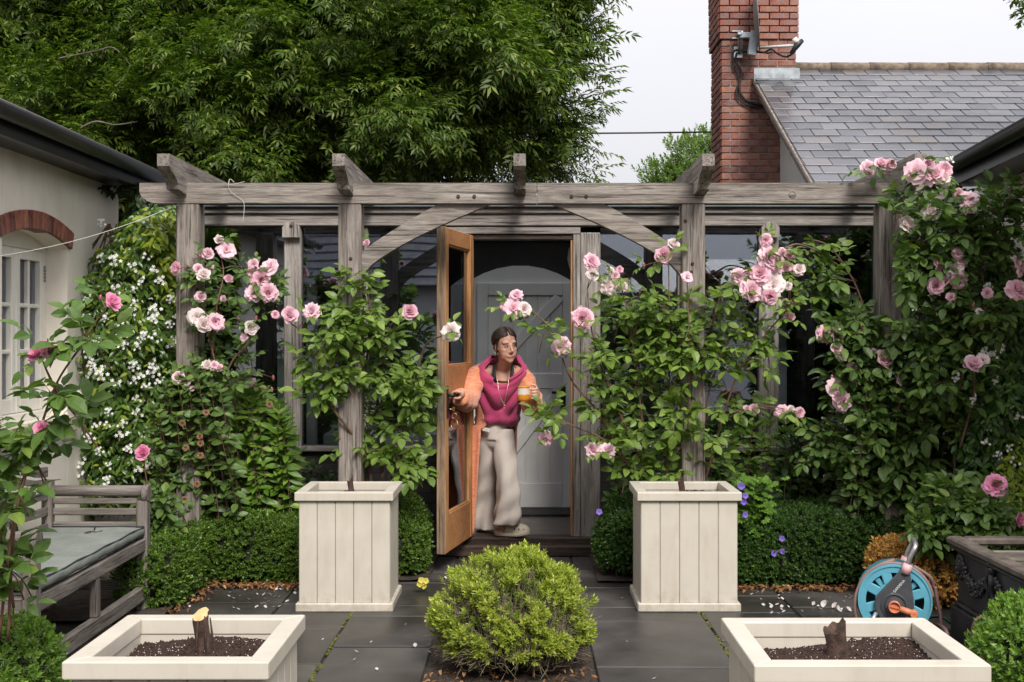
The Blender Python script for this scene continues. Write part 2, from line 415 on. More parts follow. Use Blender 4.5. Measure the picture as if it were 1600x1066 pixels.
for x in RX:
    yf = 7.5; q = MB()
    poly = [(yf, 2.755), (yf, 2.68)]+[(yf+0.2*math.sin(t)**1.3, 2.66-0.10*(1-math.cos(t))) for t in np.linspace(0.2, math.pi/2, 7)]+[(7.86, 2.545), (7.884, 2.545), (7.884, 2.626), (8.026, 2.626), (8.026, 2.545), (9.04, 2.615), (9.04, 2.755)]
    if abs(x) < 0.1: poly = [(y, z-0.0) for y, z in poly]
    MYZ = Matrix(((0, 0, 1, x), (1, 0, 0, 0), (0, 1, 0, 0), (0, 0, 0, 1)))
    q.prism(poly[::1], -0.038, 0.038, MYZ); q.build('rafter', OAKY, pergola)
for sgn in (-1, 1):
    xi = sgn*1.042; n = 14; top = []; bot = []
    for i in range(n):
        t = i/(n-1)
        top.append((xi-sgn*0.50*t, 2.175+0.315*(t**0.88)))
        bot.append((xi-sgn*0.845*t, 2.02+0.47*(t**0.72)))
    poly = bot+top[::-1]
    if sgn < 0: pass
    else: poly = poly[::-1]
    q = MB(); q.prism(poly, -0.04, 0.04, MXZ(7.965)); q.build('brace', OAKX, pergola)
def peg(x, y, z, r=0.012, parent=pergola):
    q = MB(); M = Matrix.Translation((x, y, z)) @ Matrix.Rotation(R(90), 4, 'X')
    q.lathe([(r, -0.02), (r, 0.006), (r*.7, 0.009)], 10, M); q.build('peg', DARKX, parent)
for px, py in ((716, 307), (741, 307), (893, 307), (916, 307)):
    p = at(px, py, 7.888); peg(p.x, 7.889, p.z)
for px, py in ((548, 404), (548, 421), (1082, 412), (1080, 425), (1071, 345)):
    p = at(px, py, 7.893); peg(p.x, 7.894, p.z, 0.011)
KN = MB(); p = at(1238, 304, 7.888)
KN.lathe([(0.026, 0), (0.022, 0.004), (0.014, -0.004), (0.009, -0.006)], 14, Matrix.Translation((p.x, 7.889, p.z)) @ Matrix.Rotation(R(90), 4, 'X'))
KN.build('knot', OAKX, pergola)
# ================================================================== GARDEN ROOM (glazed link)
room = thing('garden_room', (0.05, 9.1, 0), 'low glazed oak garden room behind the pergola with its door standing open', 'garden room')
GY = 9.1; FL = 0.125
def mullion(x, w, z0=0.80, z1=2.44, y=GY, d=0.13, mat=GREYZ):
    q = MB(); q.box((x, y+d/2, (z0+z1)/2), (w, d, z1-z0), 0.008); return q.build('post', mat, room)
MX = [(-2.64, 0.1), (-1.715, 0.13), (-1.2, 0.1), (1.22, 0.1), (1.853, 0.145), (2.7, 0.1)]
for x, w in MX: mullion(x, w, 0.0 if abs(x) < 2 and w > .12 else 0.80)
mullion(-0.48, 0.165, 0.0, 2.39); mullion(0.515, 0.15, 0.0, 2.40)
# door frame: jambs and head, small cover strip on the right jamb
q = MB(); q.bx(-0.397, -0.362, GY+0.01, GY+0.1, FL, 2.36); q.build('door_jamb', WARMZ, room)
q = MB(); q.bx(0.385, 0.438, GY-0.012, GY+0.07, FL, 2.385); q.build('door_jamb', GREYZ, room)
q = MB(); q.bx(0.368, 0.384, GY+0.012, GY+0.1, FL, 2.345); q.build('door_stop', WARMZ, room)
q = MB(); q.bx(-0.56, 0.44, GY-0.016, GY+0.08, 2.388, 2.44); q.build('door_head', GREYX, room)
q = MB(); q.bx(-0.395, 0.383, GY+0.005, GY+0.1, 2.347, 2.386); q.build('door_head_stop', DARKX, room)
def hboard(x0, x1, z0, z1, y0, y1, mat=GREYX, name='head_board'):
    q = MB(); q.bx(x0, x1, y0, y1, z0, z1, 0.006); q.build(name, mat, room)
hboard(-2.75, 2.8, 2.447, 2.535, GY-0.03, GY+0.14)
hboard(-2.75, 2.8, 2.538, 2.578, GY-0.055, GY+0.14)
LEAD = simple('lead_sheet', (0.16, 0.18, 0.2), 0.45, 0.3, 5, 0.15, 0.3)
hboard(-2.75, 2.8, 2.581, 2.612, GY-0.09, GY+0.14, LEAD, 'roof_edge')
CEIL = wood('dark_ceiling', 'Y', (0.03, 0.015, 0.008), (0.07, 0.035, 0.02), (0.12, 0.06, 0.03), crack=False)
# flat roof; unseen glazed opening added over the inner door to brighten it
for (x0, x1, y0, y1) in ((-2.75, -1.1, GY, 10.75), (1.1, 2.8, GY, 10.75), (-1.0995, 1.0995, GY, 9.5), (-1.0995, 1.0995, 10.44, 10.75)):
    hboard(x0, x1, 2.612, 2.66, y0, y1, LEAD, 'roof')
    hboard(max(x0, -2.7), min(x1, 2.75), 2.56, 2.6, max(y0, GY+.15), min(y1, 10.6), CEIL, 'ceiling')
hboard(-1.0995, 1.0995, 2.64, 2.65, 9.5, 10.44, GLASS, 'added_rooflight')
# plinth and sill
PLB = Mat('dark_plinth'); co = PLB.coord((1, 1, 1), False)
br = PLB.n('ShaderNodeTexBrick'); br.inputs['Scale'].default_value = 1.0; br.inputs['Brick Width'].default_value = 0.225; br.inputs['Row Height'].default_value = 0.075; br.inputs['Mortar Size'].default_value = 0.006
mp = PLB.n('ShaderNodeMapping'); mp.inputs['Rotation'].default_value = (R(90), 0, 0); PLB.l(co, mp.inputs[0]); PLB.l(mp.outputs[0], br.inputs['Vector'])
br.inputs['Color1'].default_value = (0.03, 0.026, 0.025, 1); br.inputs['Color2'].default_value = (0.05, 0.042, 0.04, 1); br.inputs['Mortar'].default_value = (0.02, 0.018, 0.018, 1)
PLB.set(Base_Color=br.outputs['Color'], Roughness=0.8)
for (x0, x1) in ((-2.75, -0.563), (0.592, 2.8)):
    q = MB(); q.bx(x0, x1, GY+0.012, GY+0.2, 0, 0.76); q.build('plinth', PLB.mat, room)
    q = MB(); q.bx(x0, x1, GY-0.035, GY+0.2, 0.762, 0.80, 0.006); q.build('sill', GREYX, room)
edges = [-2.59, -1.78, -1.65, -1.25, -1.15, -0.5625, None, 0.59, 1.17, 1.27, 1.78, 1.925, 2.65]
for a, b in ((-2.59, -1.78), (-1.65, -1.25), (-1.15, -0.5625), (0.59, 1.17), (1.27, 1.78), (1.925, 2.65)):
    q = MB(); q.bx(a+0.002, b-0.002, GY+0.05, GY+0.056, 0.80, 2.446, 0.001); q.build('glass_pane', GLASS, room)
# cut-out corner blocks at the head of two posts
for x in (-1.715, 1.853):
    q = MB(); q.prism([(x-0.066, 2.36), (x+0.066, 2.36), (x+0.066, 2.435), (x+0.03, 2.475), (x-0.03, 2.475), (x-0.066, 2.435)], -0.012, 0.012, MXZ(GY-0.042)); q.build('post_head', GREYZ, room)
    peg(x, GY-0.055, 2.445, 0.012, room)
# interior
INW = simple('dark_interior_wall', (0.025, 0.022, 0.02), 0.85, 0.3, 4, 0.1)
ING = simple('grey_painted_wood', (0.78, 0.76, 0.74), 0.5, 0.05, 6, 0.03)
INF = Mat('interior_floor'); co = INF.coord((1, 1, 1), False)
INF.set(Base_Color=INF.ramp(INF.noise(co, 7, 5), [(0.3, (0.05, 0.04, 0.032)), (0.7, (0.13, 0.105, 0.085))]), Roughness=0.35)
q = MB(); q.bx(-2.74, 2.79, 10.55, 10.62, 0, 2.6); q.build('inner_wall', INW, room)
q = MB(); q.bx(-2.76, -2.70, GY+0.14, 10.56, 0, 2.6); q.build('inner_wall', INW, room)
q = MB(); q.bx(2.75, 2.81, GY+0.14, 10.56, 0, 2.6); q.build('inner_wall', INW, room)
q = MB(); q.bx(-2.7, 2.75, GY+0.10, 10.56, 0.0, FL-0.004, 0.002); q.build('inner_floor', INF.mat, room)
q = MB(); q.bx(-0.56, 0.59, GY-0.04, GY+0.11, 0.045, FL, 0.01); q.build('threshold', DARKX, room)
q = MB(); q.bx(-0.60, 0.62, GY-0.17, GY-0.042, 0.0, 0.085, 0.012); q.build('step', DARKX, room)
# inner arched grey door
DY = 10.5
def arch(x0, x1, zs, rise, n=12):
    xc = (x0+x1)/2; h = (x1-x0)/2; r = (h*h+rise*rise)/(2*rise)
    return [(xc+h*math.cos(t)*1.0, zs+math.sqrt(max(0, r*r-(h*math.cos(t))**2))-(r-rise)) for t in np.linspace(0, math.pi, n)]
inner = thing('inner_door', (0, DY, FL), None, None); inner.parent = room; inner.matrix_parent_inverse = W[room.name].inverted()
outer = [(-0.50, FL), (0.48, FL)]+arch(-0.50, 0.48, 2.06, 0.17)
q = MB(); q.prism(outer, 0, 0.06, MXZ(DY+0.05)); q.build('door_surround', ING, inner)
q = MB(); q.bx(-0.385, 0.43, DY-0.03, DY-0.012, FL+0.02, 2.08, 0.004); q.build('door_leaf', ING, inner)
for i in range(6):
    x0 = -0.29+i*0.107; q = MB(); q.bx(x0+0.003, x0+0.104, DY-0.038, DY-0.03, 0.36, 1.97, 0.005); q.build('plank', ING, inner)
for (a, b, c, d) in ((-0.385, -0.29, FL+.02, 2.08), (0.352, 0.43, FL+.02, 2.08)):
    q = MB(); q.bx(a, b, DY-0.052, DY-0.031, c, d, 0.005); q.build('stile', ING, inner)
for (c, d) in ((FL+.021, 0.36), (1.17, 1.3), (1.97, 2.079)):
    q = MB(); q.bx(-0.289, 0.351, DY-0.051, DY-0.031, c, d, 0.005); q.build('rail', ING, inner)
for (za, zb) in ((1.32, 1.96), (0.38, 1.16)):
    a = Vector((-0.27, 0, za)); b = Vector((0.33, 0, zb)); d = (b-a); L = d.length-0.02; ang = math.atan2(d.z, d.x)
    q = MB(); q.box(((a.x+b.x)/2, DY-0.045, (za+zb)/2), (L, 0.016, 0.085), 0.004, (0, -ang, 0)); q.build('diagonal_brace', ING, inner)
q = MB(); hp = at(880, 622, DY-0.06)
q.bx(hp.x-0.022, hp.x+0.022, DY-0.062, DY-0.051, hp.z-0.10, hp.z+0.10, 0.004); q.tube([(hp.x, DY-0.06, hp.z+0.045), (hp.x, DY-0.11, hp.z+0.045), (hp.x-0.10, DY-0.112, hp.z+0.05)], 0.011, 8)
q.build('lever_handle', IRON, inner)
MATT = simple('coir_mat', (0.045, 0.042, 0.042), 0.95, 0.3, 60, 0.5)
q = MB(); q.bx(-0.42, 0.42, 10.12, 10.46, FL, FL+0.018, 0.006)
tag(q.build('door_mat', MATT), 'dark grey door mat in front of the arched grey inner door', 'door mat')
LAMPM = Mat('opal_glass'); LAMPM.set(Base_Color=(0.85, 0.82, 0.76), Roughness=0.3)
wl = thing('wall_lamp', (0.36, 9.45, 2.2), 'small white curved wall lamp just inside the right door jamb', 'lamp')
q = MB(); q.prism([(0, 0), (0.055, 0.03), (0.07, 0.10), (0.06, 0.18), (0, 0.22)], -0.06, 0.06, Matrix(((-1, 0, 0, 0.43), (0, 0, 1, 9.5), (0, 1, 0, 2.13), (0, 0, 0, 1)))); q.build('shade', LAMPM.mat, wl)
q = MB(); q.bx(0.43, 0.455, 9.45, 9.55, 2.15, 2.33); q.build('back_plate', LAMPM.mat, wl)
# partition return beside the door that carries the lamp
q = MB(); q.bx(0.455, 0.50, 9.24, 10.0, FL, 2.55); q.build('return_wall', INW, room)
# dim furniture seen through the glass: window seat and shelf
q = MB(); q.bx(-1.55, -0.62, 9.5, 9.85, FL, 0.86, 0.01); q.build('bench_chest', ING, room)
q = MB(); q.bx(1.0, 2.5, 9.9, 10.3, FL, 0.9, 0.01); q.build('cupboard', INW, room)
for xx in (-2.1, -1.85, 1.35, 2.2):
    q = MB(); q.bx(xx, xx+0.08, 10.45, 10.549, FL, 2.5); q.build('inner_post', ING, room)
# ---- the oak door, standing open
HX, HY = -0.39, 9.085; FX_, FY_ = -0.552, 8.30
dv = Vector((FX_-HX, FY_-HY, 0)); DL = dv.length; du = dv.normalized(); dn = Vector((-du.y, du.x, 0))  # dn: towards +X side
if dn.x < 0: dn = -dn
oak_door = thing('oak_door', (HX, HY, 0.13), None, None); oak_door.parent = room; oak_door.matrix_parent_inverse = W[room.name].inverted()
tag(oak_door, 'warm oak glazed door leaf standing open towards the path')
rotd = Matrix((( du.x, dn.x, 0), (du.y, dn.y, 0), (0, 0, 1)))
def dbox(u0, u1, n0, n1, z0, z1, name, mat, parent=oak_door, bev=0.004):
    c = Vector((HX, HY, 0))+du*((u0+u1)/2)+dn*((n0+n1)/2); c.z = (z0+z1)/2
    q = MB(); q.box(c, (u1-u0, n1-n0, z1-z0), bev, rotd); return q.build(name, mat, parent)
Z0, Z1 = 0.135, 2.375
dbox(0, 0.085, -0.03, 0.03, Z0, Z1, 'stile', WARMZ)
dbox(DL-0.10, DL-0.008, -0.03, 0.03, Z0, Z1, 'stile', WARMZ)
dbox(DL-0.008, DL, -0.03, 0.03, Z0, Z1, 'worn_edge', WORN)
for a, b in ((Z0, 0.40), (1.19, 1.42), (2.26, Z1)):
    dbox(0.0855, DL-0.1005, -0.028, 0.028, a, b, 'rail', WARMX)
for a, b in ((0.40, 1.19), (1.42, 2.26)):
    dbox(0.097, DL-0.112, -0.005, 0.005, a+0.012, b-0.012, 'glass_pane', GLASS, bev=0.001)
    for (u0, u1, z0, z1) in ((0.0855, 0.097, a, b), (DL-0.112, DL-0.1005, a, b), (0.097, DL-0.112, a, a+0.012), (0.097, DL-0.112, b-0.012, b)):
        dbox(u0, u1, -0.02, 0.02, z0, z1, 'glazing_bead', WARMZ, bev=0.003)
hz = 1.185
dbox(DL-0.002, DL+0.002, -0.011, 0.011, hz-0.13, hz+0.10, 'lock_plate', simple('dull_metal', (0.3, 0.28, 0.26), 0.5, 0.3, 20, 0.1, 0.7), bev=0.001)
dbox(DL-0.075, DL-0.04, 0.0305, 0.037, hz-0.12, hz+0.10, 'handle_plate', IRON)
lp = Vector((HX, HY, hz+0.035))+du*(DL-0.058); q = MB()
q.tube([lp+dn*0.03, lp+dn*0.07, lp+dn*0.075-du*0.03, lp+dn*0.072-du*0.11], [0.011, 0.011, 0.011, 0.008], 10); q.build('lever_handle', IRON, oak_door)
# keys hanging from the lock
BRASS = simple('aged_brass', (0.5, 0.34, 0.15), 0.35, 0.2, 30, 0.05, 1.0)
kp = Vector((HX, HY, hz-0.06))+du*(DL-0.058)+dn*0.045
keys = thing('key_ring', kp, 'brass key with a hanging ring in the lock of the open oak door', 'key')
q = MB(); q.tube([kp-dn*0.012, kp+dn*0.02], 0.005, 8); q.box(kp+dn*0.03, (0.006, 0.02, 0.03), 0.002, rotd); q.build('key', BRASS, keys)
def ringpts(c, r, ax, up, n=20): return [c+ax*(r*math.cos(2*math.pi*i/n))+up*(r*math.sin(2*math.pi*i/n)) for i in range(n+1)]
q = MB(); q.tube(ringpts(kp+dn*0.035-Vector((0, 0, 0.045)), 0.018, dn, Vector((0, 0, 1))), 0.0025, 6, False)
q.tube(ringpts(kp+dn*0.036-Vector((0, 0, 0.105)), 0.037, (dn*0.8+du*0.6).normalized(), Vector((0, 0, 1))), 0.004, 6, False); q.build('ring', BRASS, keys)
# ================================================================== LEFT COTTAGE
REND = Mat('cream_render'); co = REND.coord((1, 1, 1), False); f = REND.noise(co, 3, 6); f2 = REND.noise(co, 90, 3)
REND.set(Base_Color=REND.mix(REND.ramp(f, [(0.3, (0.78, 0.71, 0.6)), (0.6, (0.86, 0.8, 0.7))]), REND.ramp(REND.noise(REND.coord((3, 3, 0.9), False), 2, 4), [(0.3, 0.86), (0.6, 1.0)]), 0.5, 'MULTIPLY'), Roughness=0.85); REND.bump(f2, 0.25, 0.004)
CREAM = simple('cream_paint', (0.83, 0.79, 0.71), 0.4, 0.05, 8, 0.04)
def brickmat(name, cols, rough=0.85):
    m = Mat(name); co = m.coord((1, 1, 1)); f = m.noise(co, 18, 5); r = m.rand_obj()
    c = m.ramp(r, [(i/(len(cols)-1), c) for i, c in enumerate(cols)])
    c = m.mix(c, m.ramp(f, [(0.25, 0.4), (0.5, 0.9), (0.8, 1.35)]), 0.85, 'MULTIPLY')
    wh = m.noise(m.coord((1, 1, 1), False), 3.2, 6, 0.7); c = m.mix(c, (0.45, 0.33, 0.3), m.ramp(wh, [(0.5, 0.0), (0.68, 0.6)]))
    bl = m.noise(m.coord((1, 1, 1), False), 2.3, 5, 0.7); c = m.mix(c, (0.03, 0.02, 0.02), m.ramp(bl, [(0.52, 0.0), (0.72, 0.75)]))
    m.set(Base_Color=c, Roughness=rough); m.bump(f, 0.5, 0.006); return m.mat
BRICK = brickmat('red_brick', [(0.12, 0.036, 0.028), (0.27, 0.082, 0.05), (0.37, 0.14, 0.075), (0.22, 0.066, 0.048), (0.33, 0.11, 0.07), (0.17, 0.055, 0.046)])
MORTAR = simple('mortar', (0.3, 0.24, 0.2), 0.95, 0.3, 20, 0.3)
left = thing('left_cottage', (-3.0, 7.5, 0), 'cream rendered cottage with black gutter and small arched window on the left', 'house')
WX = -3.0; wy0, wy1, wz0, wz1, RV = 7.02, 8.03, 1.10, 2.2, 0.14
def wallx(X, parts, th=0.25, mat=None, parent=left, name='wall'):
    for (y0, y1, z0, z1) in parts:
        q = MB(); q.bx(X-th, X, y0, y1, z0, z1, 0.001); q.build(name, mat or REND.mat, parent)
wallx(WX, [(2.0, wy0, 0, 2.72), (wy1, 9.05, 0, 2.72), (wy0+0.0005, wy1-0.0005, 0, wz0)])
# wall over the arched opening
yc = (wy0+wy1)/2; hw = (wy1-wy0)/2; rise = 0.09
arcp = [(yc+hw*math.cos(t), wz1+rise*(1-((math.cos(t))**2))) for t in np.linspace(0, math.pi, 13)]
MYZw = Matrix(((0, 0, 1, 0), (1, 0, 0, 0), (0, 1, 0, 0), (0, 0, 0, 1)))
q = MB()
for (a, b) in zip(arcp, arcp[1:]):
    q.add([(WX, a[0], a[1]), (WX, b[0], b[1]), (WX, b[0], 2.72), (WX, a[0], 2.72), (WX-.25, a[0], a[1]), (WX-.25, b[0], b[1])], [(3, 2, 1, 0), (0, 1, 5, 4)])
q.build('wall_over_window', REND.mat, left)
# brick arch, brick by brick
barch = thing('window_arch', (WX, yc, 2.3), None, None); barch.parent = left; barch.matrix_parent_inverse = W[left.name].inverted()
nb = 17
for i in range(nb):
    t = -1+2*(i+0.5)/nb; yy = yc+t*(hw+0.06); zz = wz1+rise*(1-t*t)+0.055; ang = math.atan2(-2*rise*t, hw)
    q = MB(); q.box((0, 0, 0), (0.10, 2*(hw+0.06)/nb*1.0-0.004, 0.115), 0.004)
    me = q.mesh('brick', BRICK)
    inst('brick', me, Matrix.Translation((WX-0.03+U(-.003, .003), yy, zz)) @ Matrix.Rotation(ang, 4, 'X'), barch)
q = MB(); fnb = lambda u, v: Vector((WX+0.004, yc+(2*u-1)*(hw+0.05), wz1+rise*(1-(2*u-1)**2)+0.006+v*0.095))
q.grid(14, 2, fnb); q.build('mortar', MORTAR, barch)
# casement window
win = thing('casement_window', (WX-RV, yc, wz0), None, None); win.parent = left; win.matrix_parent_inverse = W[left.name].inverted()
fx = WX-RV; q = MB()
q.bx(fx-0.06, fx, wy0, wy0+0.06, wz0, wz1+0.1); q.bx(fx-0.06, fx, wy1-0.06, wy1, wz0, wz1+0.1); q.bx(fx-0.06, fx, wy0+0.06, wy1-0.06, wz1-0.02, wz1+0.1); q.bx(fx-0.06, fx+0.05, wy0+0.06, wy1-0.06, wz0, wz0+0.05)
q.build('window_frame', CREAM, win)
for (a, b) in ((wy0+0.063, yc-0.003), (yc+0.003, wy1-0.063)):
    z0, z1 = wz0+0.053, wz1-0.024; q = MB()
    sx0, sx1 = fx-0.045, fx+0.012
    q.bx(sx0, sx1, a, a+0.06, z0, z1); q.bx(sx0, sx1, b-0.06, b, z0, z1); q.bx(sx0, sx1, a+0.06, b-0.06, z0, z0+0.09); q.bx(sx0, sx1, a+0.06, b-0.06, z1-0.065, z1)
    q.build('sash', CREAM, win)
    q = MB(); ym = (a+b)/2; q.bx(sx0+0.012, sx1-0.008, ym-0.012, ym+0.012, z0+0.09, z1-0.065, 0.006)
    hh = (z1-0.065-z0-0.09)/3
    for k in (1, 2): q.bx(sx0+0.013, sx1-0.009, a+0.06, b-0.06, z0+0.09+hh*k-0.013, z0+0.09+hh*k+0.013, 0.006)
    q.build('glazing_bar', CREAM, win)
    q = MB(); q.bx(fx-0.03, fx-0.025, a+0.06, b-0.06, z0+0.09, z1-0.065, 0.001); q.build('pane', GLASS, win)
CURT = simple('pale_curtain', (0.4, 0.39, 0.37), 0.9, 0.2, 30, 0.2)
q = MB(); q.smooth = True; q.grid(90, 2, lambda u, v: Vector((fx-0.13+0.022*math.sin(u*75), wy0+0.05+u*(wy1-wy0-0.1), wz0+v*(wz1-wz0)))); q.build('curtain', CURT, win)
q = MB(); q.bx(fx-0.6, fx-0.55, wy0-0.3, wy1+0.3, 0.5, 2.6); q.build('room_back', INW, win)
q = MB()
for k in range(5): q.bx(fx+0.0125, fx+0.02, wy1-0.075, wy1-0.048, wz1-0.22+k*0.022, wz1-0.2+k*0.022, 0.003)
q.build('hinge', simple('steel_hinge', (0.3, 0.29, 0.28), 0.5, 0.2, 20, 0, 0.8), win)
STONE = simple('sill_stone', (0.5, 0.42, 0.32), 0.85, 0.15, 12, 0.2)
q = MB(); q.bx(WX-RV-0.05, WX+0.05, wy0-0.06, wy1+0.06, wz0-0.10, wz0-0.001, 0.008); q.build('window_sill', STONE, left)
# eaves: soffit, fascia, gutter, tiled verge
q = MB(); q.bx(WX-0.24, -2.80, 2.0, 9.12, 2.722, 2.75, 0.003); q.build('soffit', BLACKPAINT, left)
q = MB(); q.bx(-2.80, -2.765, 2.0, 9.12, 2.705, 2.83, 0.003); q.build('fascia', BLACKPAINT, left)
def gutter(p0, p1, r, name, parent):
    p0 = Vector(p0); p1 = Vector(p1); d = (p1-p0).normalized(); sd = Vector((0, 0, 1)).cross(d)
    q = MB(); q.smooth = True
    prof = [(math.cos(t), math.sin(t)) for t in np.linspace(math.pi, 2*math.pi, 12)]
    prof = [(x*r, z*r) for x, z in prof]+[(r*1.08, 0.004), (r*0.9, 0.006)]+[(x*(r-0.005), z*(r-0.005)) for x, z in [(math.cos(t), math.sin(t)) for t in np.linspace(2*math.pi, math.pi, 12)]]
    q.grid(2, len(prof), lambda u, v: p0+(p1-p0)*u+sd*prof[int(round(v*(len(prof)-1)))][0]+Vector((0, 0, prof[int(round(v*(len(prof)-1)))][1])))
    q.smooth = False; q.build(name, BLACKPAINT, parent)
gutter((-2.705, 2.0, 2.825), (-2.705, 9.14, 2.825), 0.058, 'gutter', left)
TILEM = simple('mossy_tile', (0.16, 0.12, 0.085), 0.9, 0.5, 14, 0.5)
SLATEM = Mat('roof_slate'); co = SLATEM.coord((1, 1, 1)); f = SLATEM.noise(co, 5, 5); f2 = SLATEM.noise(co, 30, 3)
c = SLATEM.ramp(SLATEM.rand_obj(), [(0, (0.055, 0.055, 0.064)), (0.5, (0.08, 0.079, 0.089)), (0.9, (0.115, 0.112, 0.122)), (1, (0.11, 0.092, 0.085))])
c = SLATEM.mix(c, SLATEM.ramp(f, [(0.3, 0.75), (0.7, 1.15)]), 0.8, 'MULTIPLY')
SLATEM.set(Base_Color=c, Roughness=SLATEM.ramp(f, [(0.3, 0.22), (0.7, 0.42)])); SLATEM.bump(f2, 0.12, 0.004); SLATEM = SLATEM.mat
q = MB(); q.add([(-2.70, 2.0, 2.86), (-2.70, 9.2, 2.86), (-5.2, 9.2, 4.0), (-5.2, 2.0, 4.0), (-2.70, 2.0, 2.835), (-2.70, 9.2, 2.835), (-5.2, 9.2, 3.97)], [(0, 1, 2, 3), (4, 5, 1, 0), (5, 6, 2, 1)]); q.build('roof', simple('dark_roof', (0.06, 0.055, 0.055), 0.6, 0.3, 8, 0.3), left)
for i in range(13):
    y = 4.3+i*0.165
    p = Vector((-2.86, y, 2.985)); q = MB(); q.smooth = True
    q.tube([p+Vector((0, -0.09, 0.004)), p+Vector((0, 0.0, 0.0)), p+Vector((0, 0.09, -0.006))], [0.062, 0.058, 0.062], 10, True, 0.8); q.build('verge_tile', TILEM, left)
# ================================================================== RIGHT COTTAGE
right = thing('right_cottage', (3.3, 7.5, 0), 'cottage at the right edge with black gutter and cream wall behind the roses', 'house')
ra, rb = Vector((3.08, 8.95, 2.85)), Vector((2.72, 5.2, 2.85))
gutter(rb, ra, 0.062, 'gutter', right)
rd = (ra-rb).normalized(); rs = Vector((rd.y, -rd.x, 0))
def quadbox(a, b, off0, off1, z0, z1, name, mat):
    q = MB(); c = (a+b)/2+rs*((off0+off1)/2); c.z = (z0+z1)/2; M = Matrix((( rs.x, rd.x, 0), (rs.y, rd.y, 0), (0, 0, 1)))
    q.box(c, (off1-off0, (b-a).length, z1-z0), 0.003, M); q.build(name, mat, right)
quadbox(rb, ra, 0.066, 0.10, 2.715, 2.84, 'fascia', BLACKPAINT)
quadbox(rb, ra, 0.102, 0.40, 2.722, 2.75, 'soffit', BLACKPAINT)
quadbox(rb, ra+rd*0.3, 0.34, 0.6, 0, 2.72, 'wall', REND.mat)
q = MB(); A = rb+rs*0.0; B = ra+rd*0.15
q.add([A+Vector((0, 0, .025)), B+Vector((0, 0, .025)), B+rs*2.4+Vector((0, 0, 1.1)), A+rs*2.4+Vector((0, 0, 1.1)), B+rs*2.4+Vector((0, 0, 0))], [(3, 2, 1, 0), (1, 2, 4)]); q.build('roof', simple('dark_roof_right', (0.07, 0.065, 0.07), 0.5, 0.3, 8, 0.3), right)
# ================================================================== SLATE HOUSE WITH CHIMNEY
house = thing('slate_roofed_house', (4.5, 12.5, 0), 'house with a grey slate roof and tall red brick chimney behind the pergola', 'house')
VX = 2.65; RY, RZ = 14.17, 4.72; TAN = 0.548; SL = math.atan(TAN)
sd = Vector((0, -math.cos(SL), -math.sin(SL))); nrm = Vector((0, -math.sin(SL), math.cos(SL)))
WHITE = simple('white_gable', (0.72, 0.71, 0.7), 0.8, 0.06, 5, 0.1)
q = MB(); gx = 2.93
q.add([(gx, 10.3, 0), (gx, 18, 0), (gx, 18, RZ-TAN*(18-RY)-.05), (gx, RY, RZ-0.05), (gx, 10.3, RZ-TAN*(RY-10.3)-.06)], [(0, 4, 3, 2, 1)]); q.build('gable_wall', WHITE, house)
q = MB(); q.bx(gx+.01, 6.6, 10.3, 10.4, 0, 2.55); q.build('front_wall', WHITE, house)
roof = thing('slate_roof', (VX, RY, RZ), None, None); roof.parent = house; roof.matrix_parent_inverse = W[house.name].inverted()
q = MB(); o0 = Vector((VX+0.03, RY, RZ-0.02)); ex = Vector((3.9, 0, 0)); es = sd*4.6
q.add([o0, o0+ex, o0+ex+es, o0+es, o0+ex+Vector((0, 3.5, -1.9)), o0+Vector((0, 3.5, -1.9))], [(3, 2, 1, 0), (0, 1, 4, 5)]); q.build('roof_deck', simple('roof_felt', (0.03, 0.03, 0.032), 0.9, 0.2, 8, 0), roof)
sw, gauge, sl_ = 0.262, 0.205, 0.40
q = MB(); q.box((0, 0, 0), (sw-0.009, sl_, 0.013), 0.002); slate_me = q.mesh('slate', SLATEM)
for r in range(19):
    s0 = 0.10+r*gauge
    off = (sw/2 if r % 2 else 0)
    for k in range(15):
        x = VX+sw/2+k*sw-off
        wcut = 1.0
        if x-sw/2 < VX-0.01: x = VX+sw/4; wcut = 0.5
        if x > 6.3: continue
        c = Vector((x+U(-.003, .003), RY, RZ))+sd*(s0+sl_/2-0.2+U(-.004, .004))+nrm*(0.012+U(0, .003))
        tilt = SL+R(-2.2)+U(-.006, .006)
        M = Matrix.Translation(c) @ Matrix.Rotation(tilt, 4, 'X') @ Matrix.Rotation(U(-.006, .006), 4, 'Z') @ Matrix.Diagonal((wcut, 1, 1, 1))
        inst('slate', slate_me, M, roof)
for k in range(8):
    x0 = 3.13+k*0.455; q = MB(); q.smooth = True
    q.tube([(x0+0.004, RY, RZ+0.0), (x0+0.45, RY, RZ+0.0)], [0.105, 0.098], 14, True, 0.75); inst('ridge_tile', q.mesh('ridge_tile', TILEM), Matrix.Identity(4), roof)
q = MB(); a = Vector((VX-0.012, RY, RZ-0.035)); M3 = Matrix(((1, 0, 0), (0, sd.y, nrm.y), (0, sd.z, nrm.z)))
q.box(a+sd*2.3, (0.03, 4.6, 0.075), 0.004, M3); q.build('barge_board', OAKY, roof)
q = MB(); q.box(a+sd*2.3+Vector((-0.018, 0, 0.03)), (0.03, 4.6, 0.022), 0.004, M3); q.build('verge_strip', DARKX, roof)
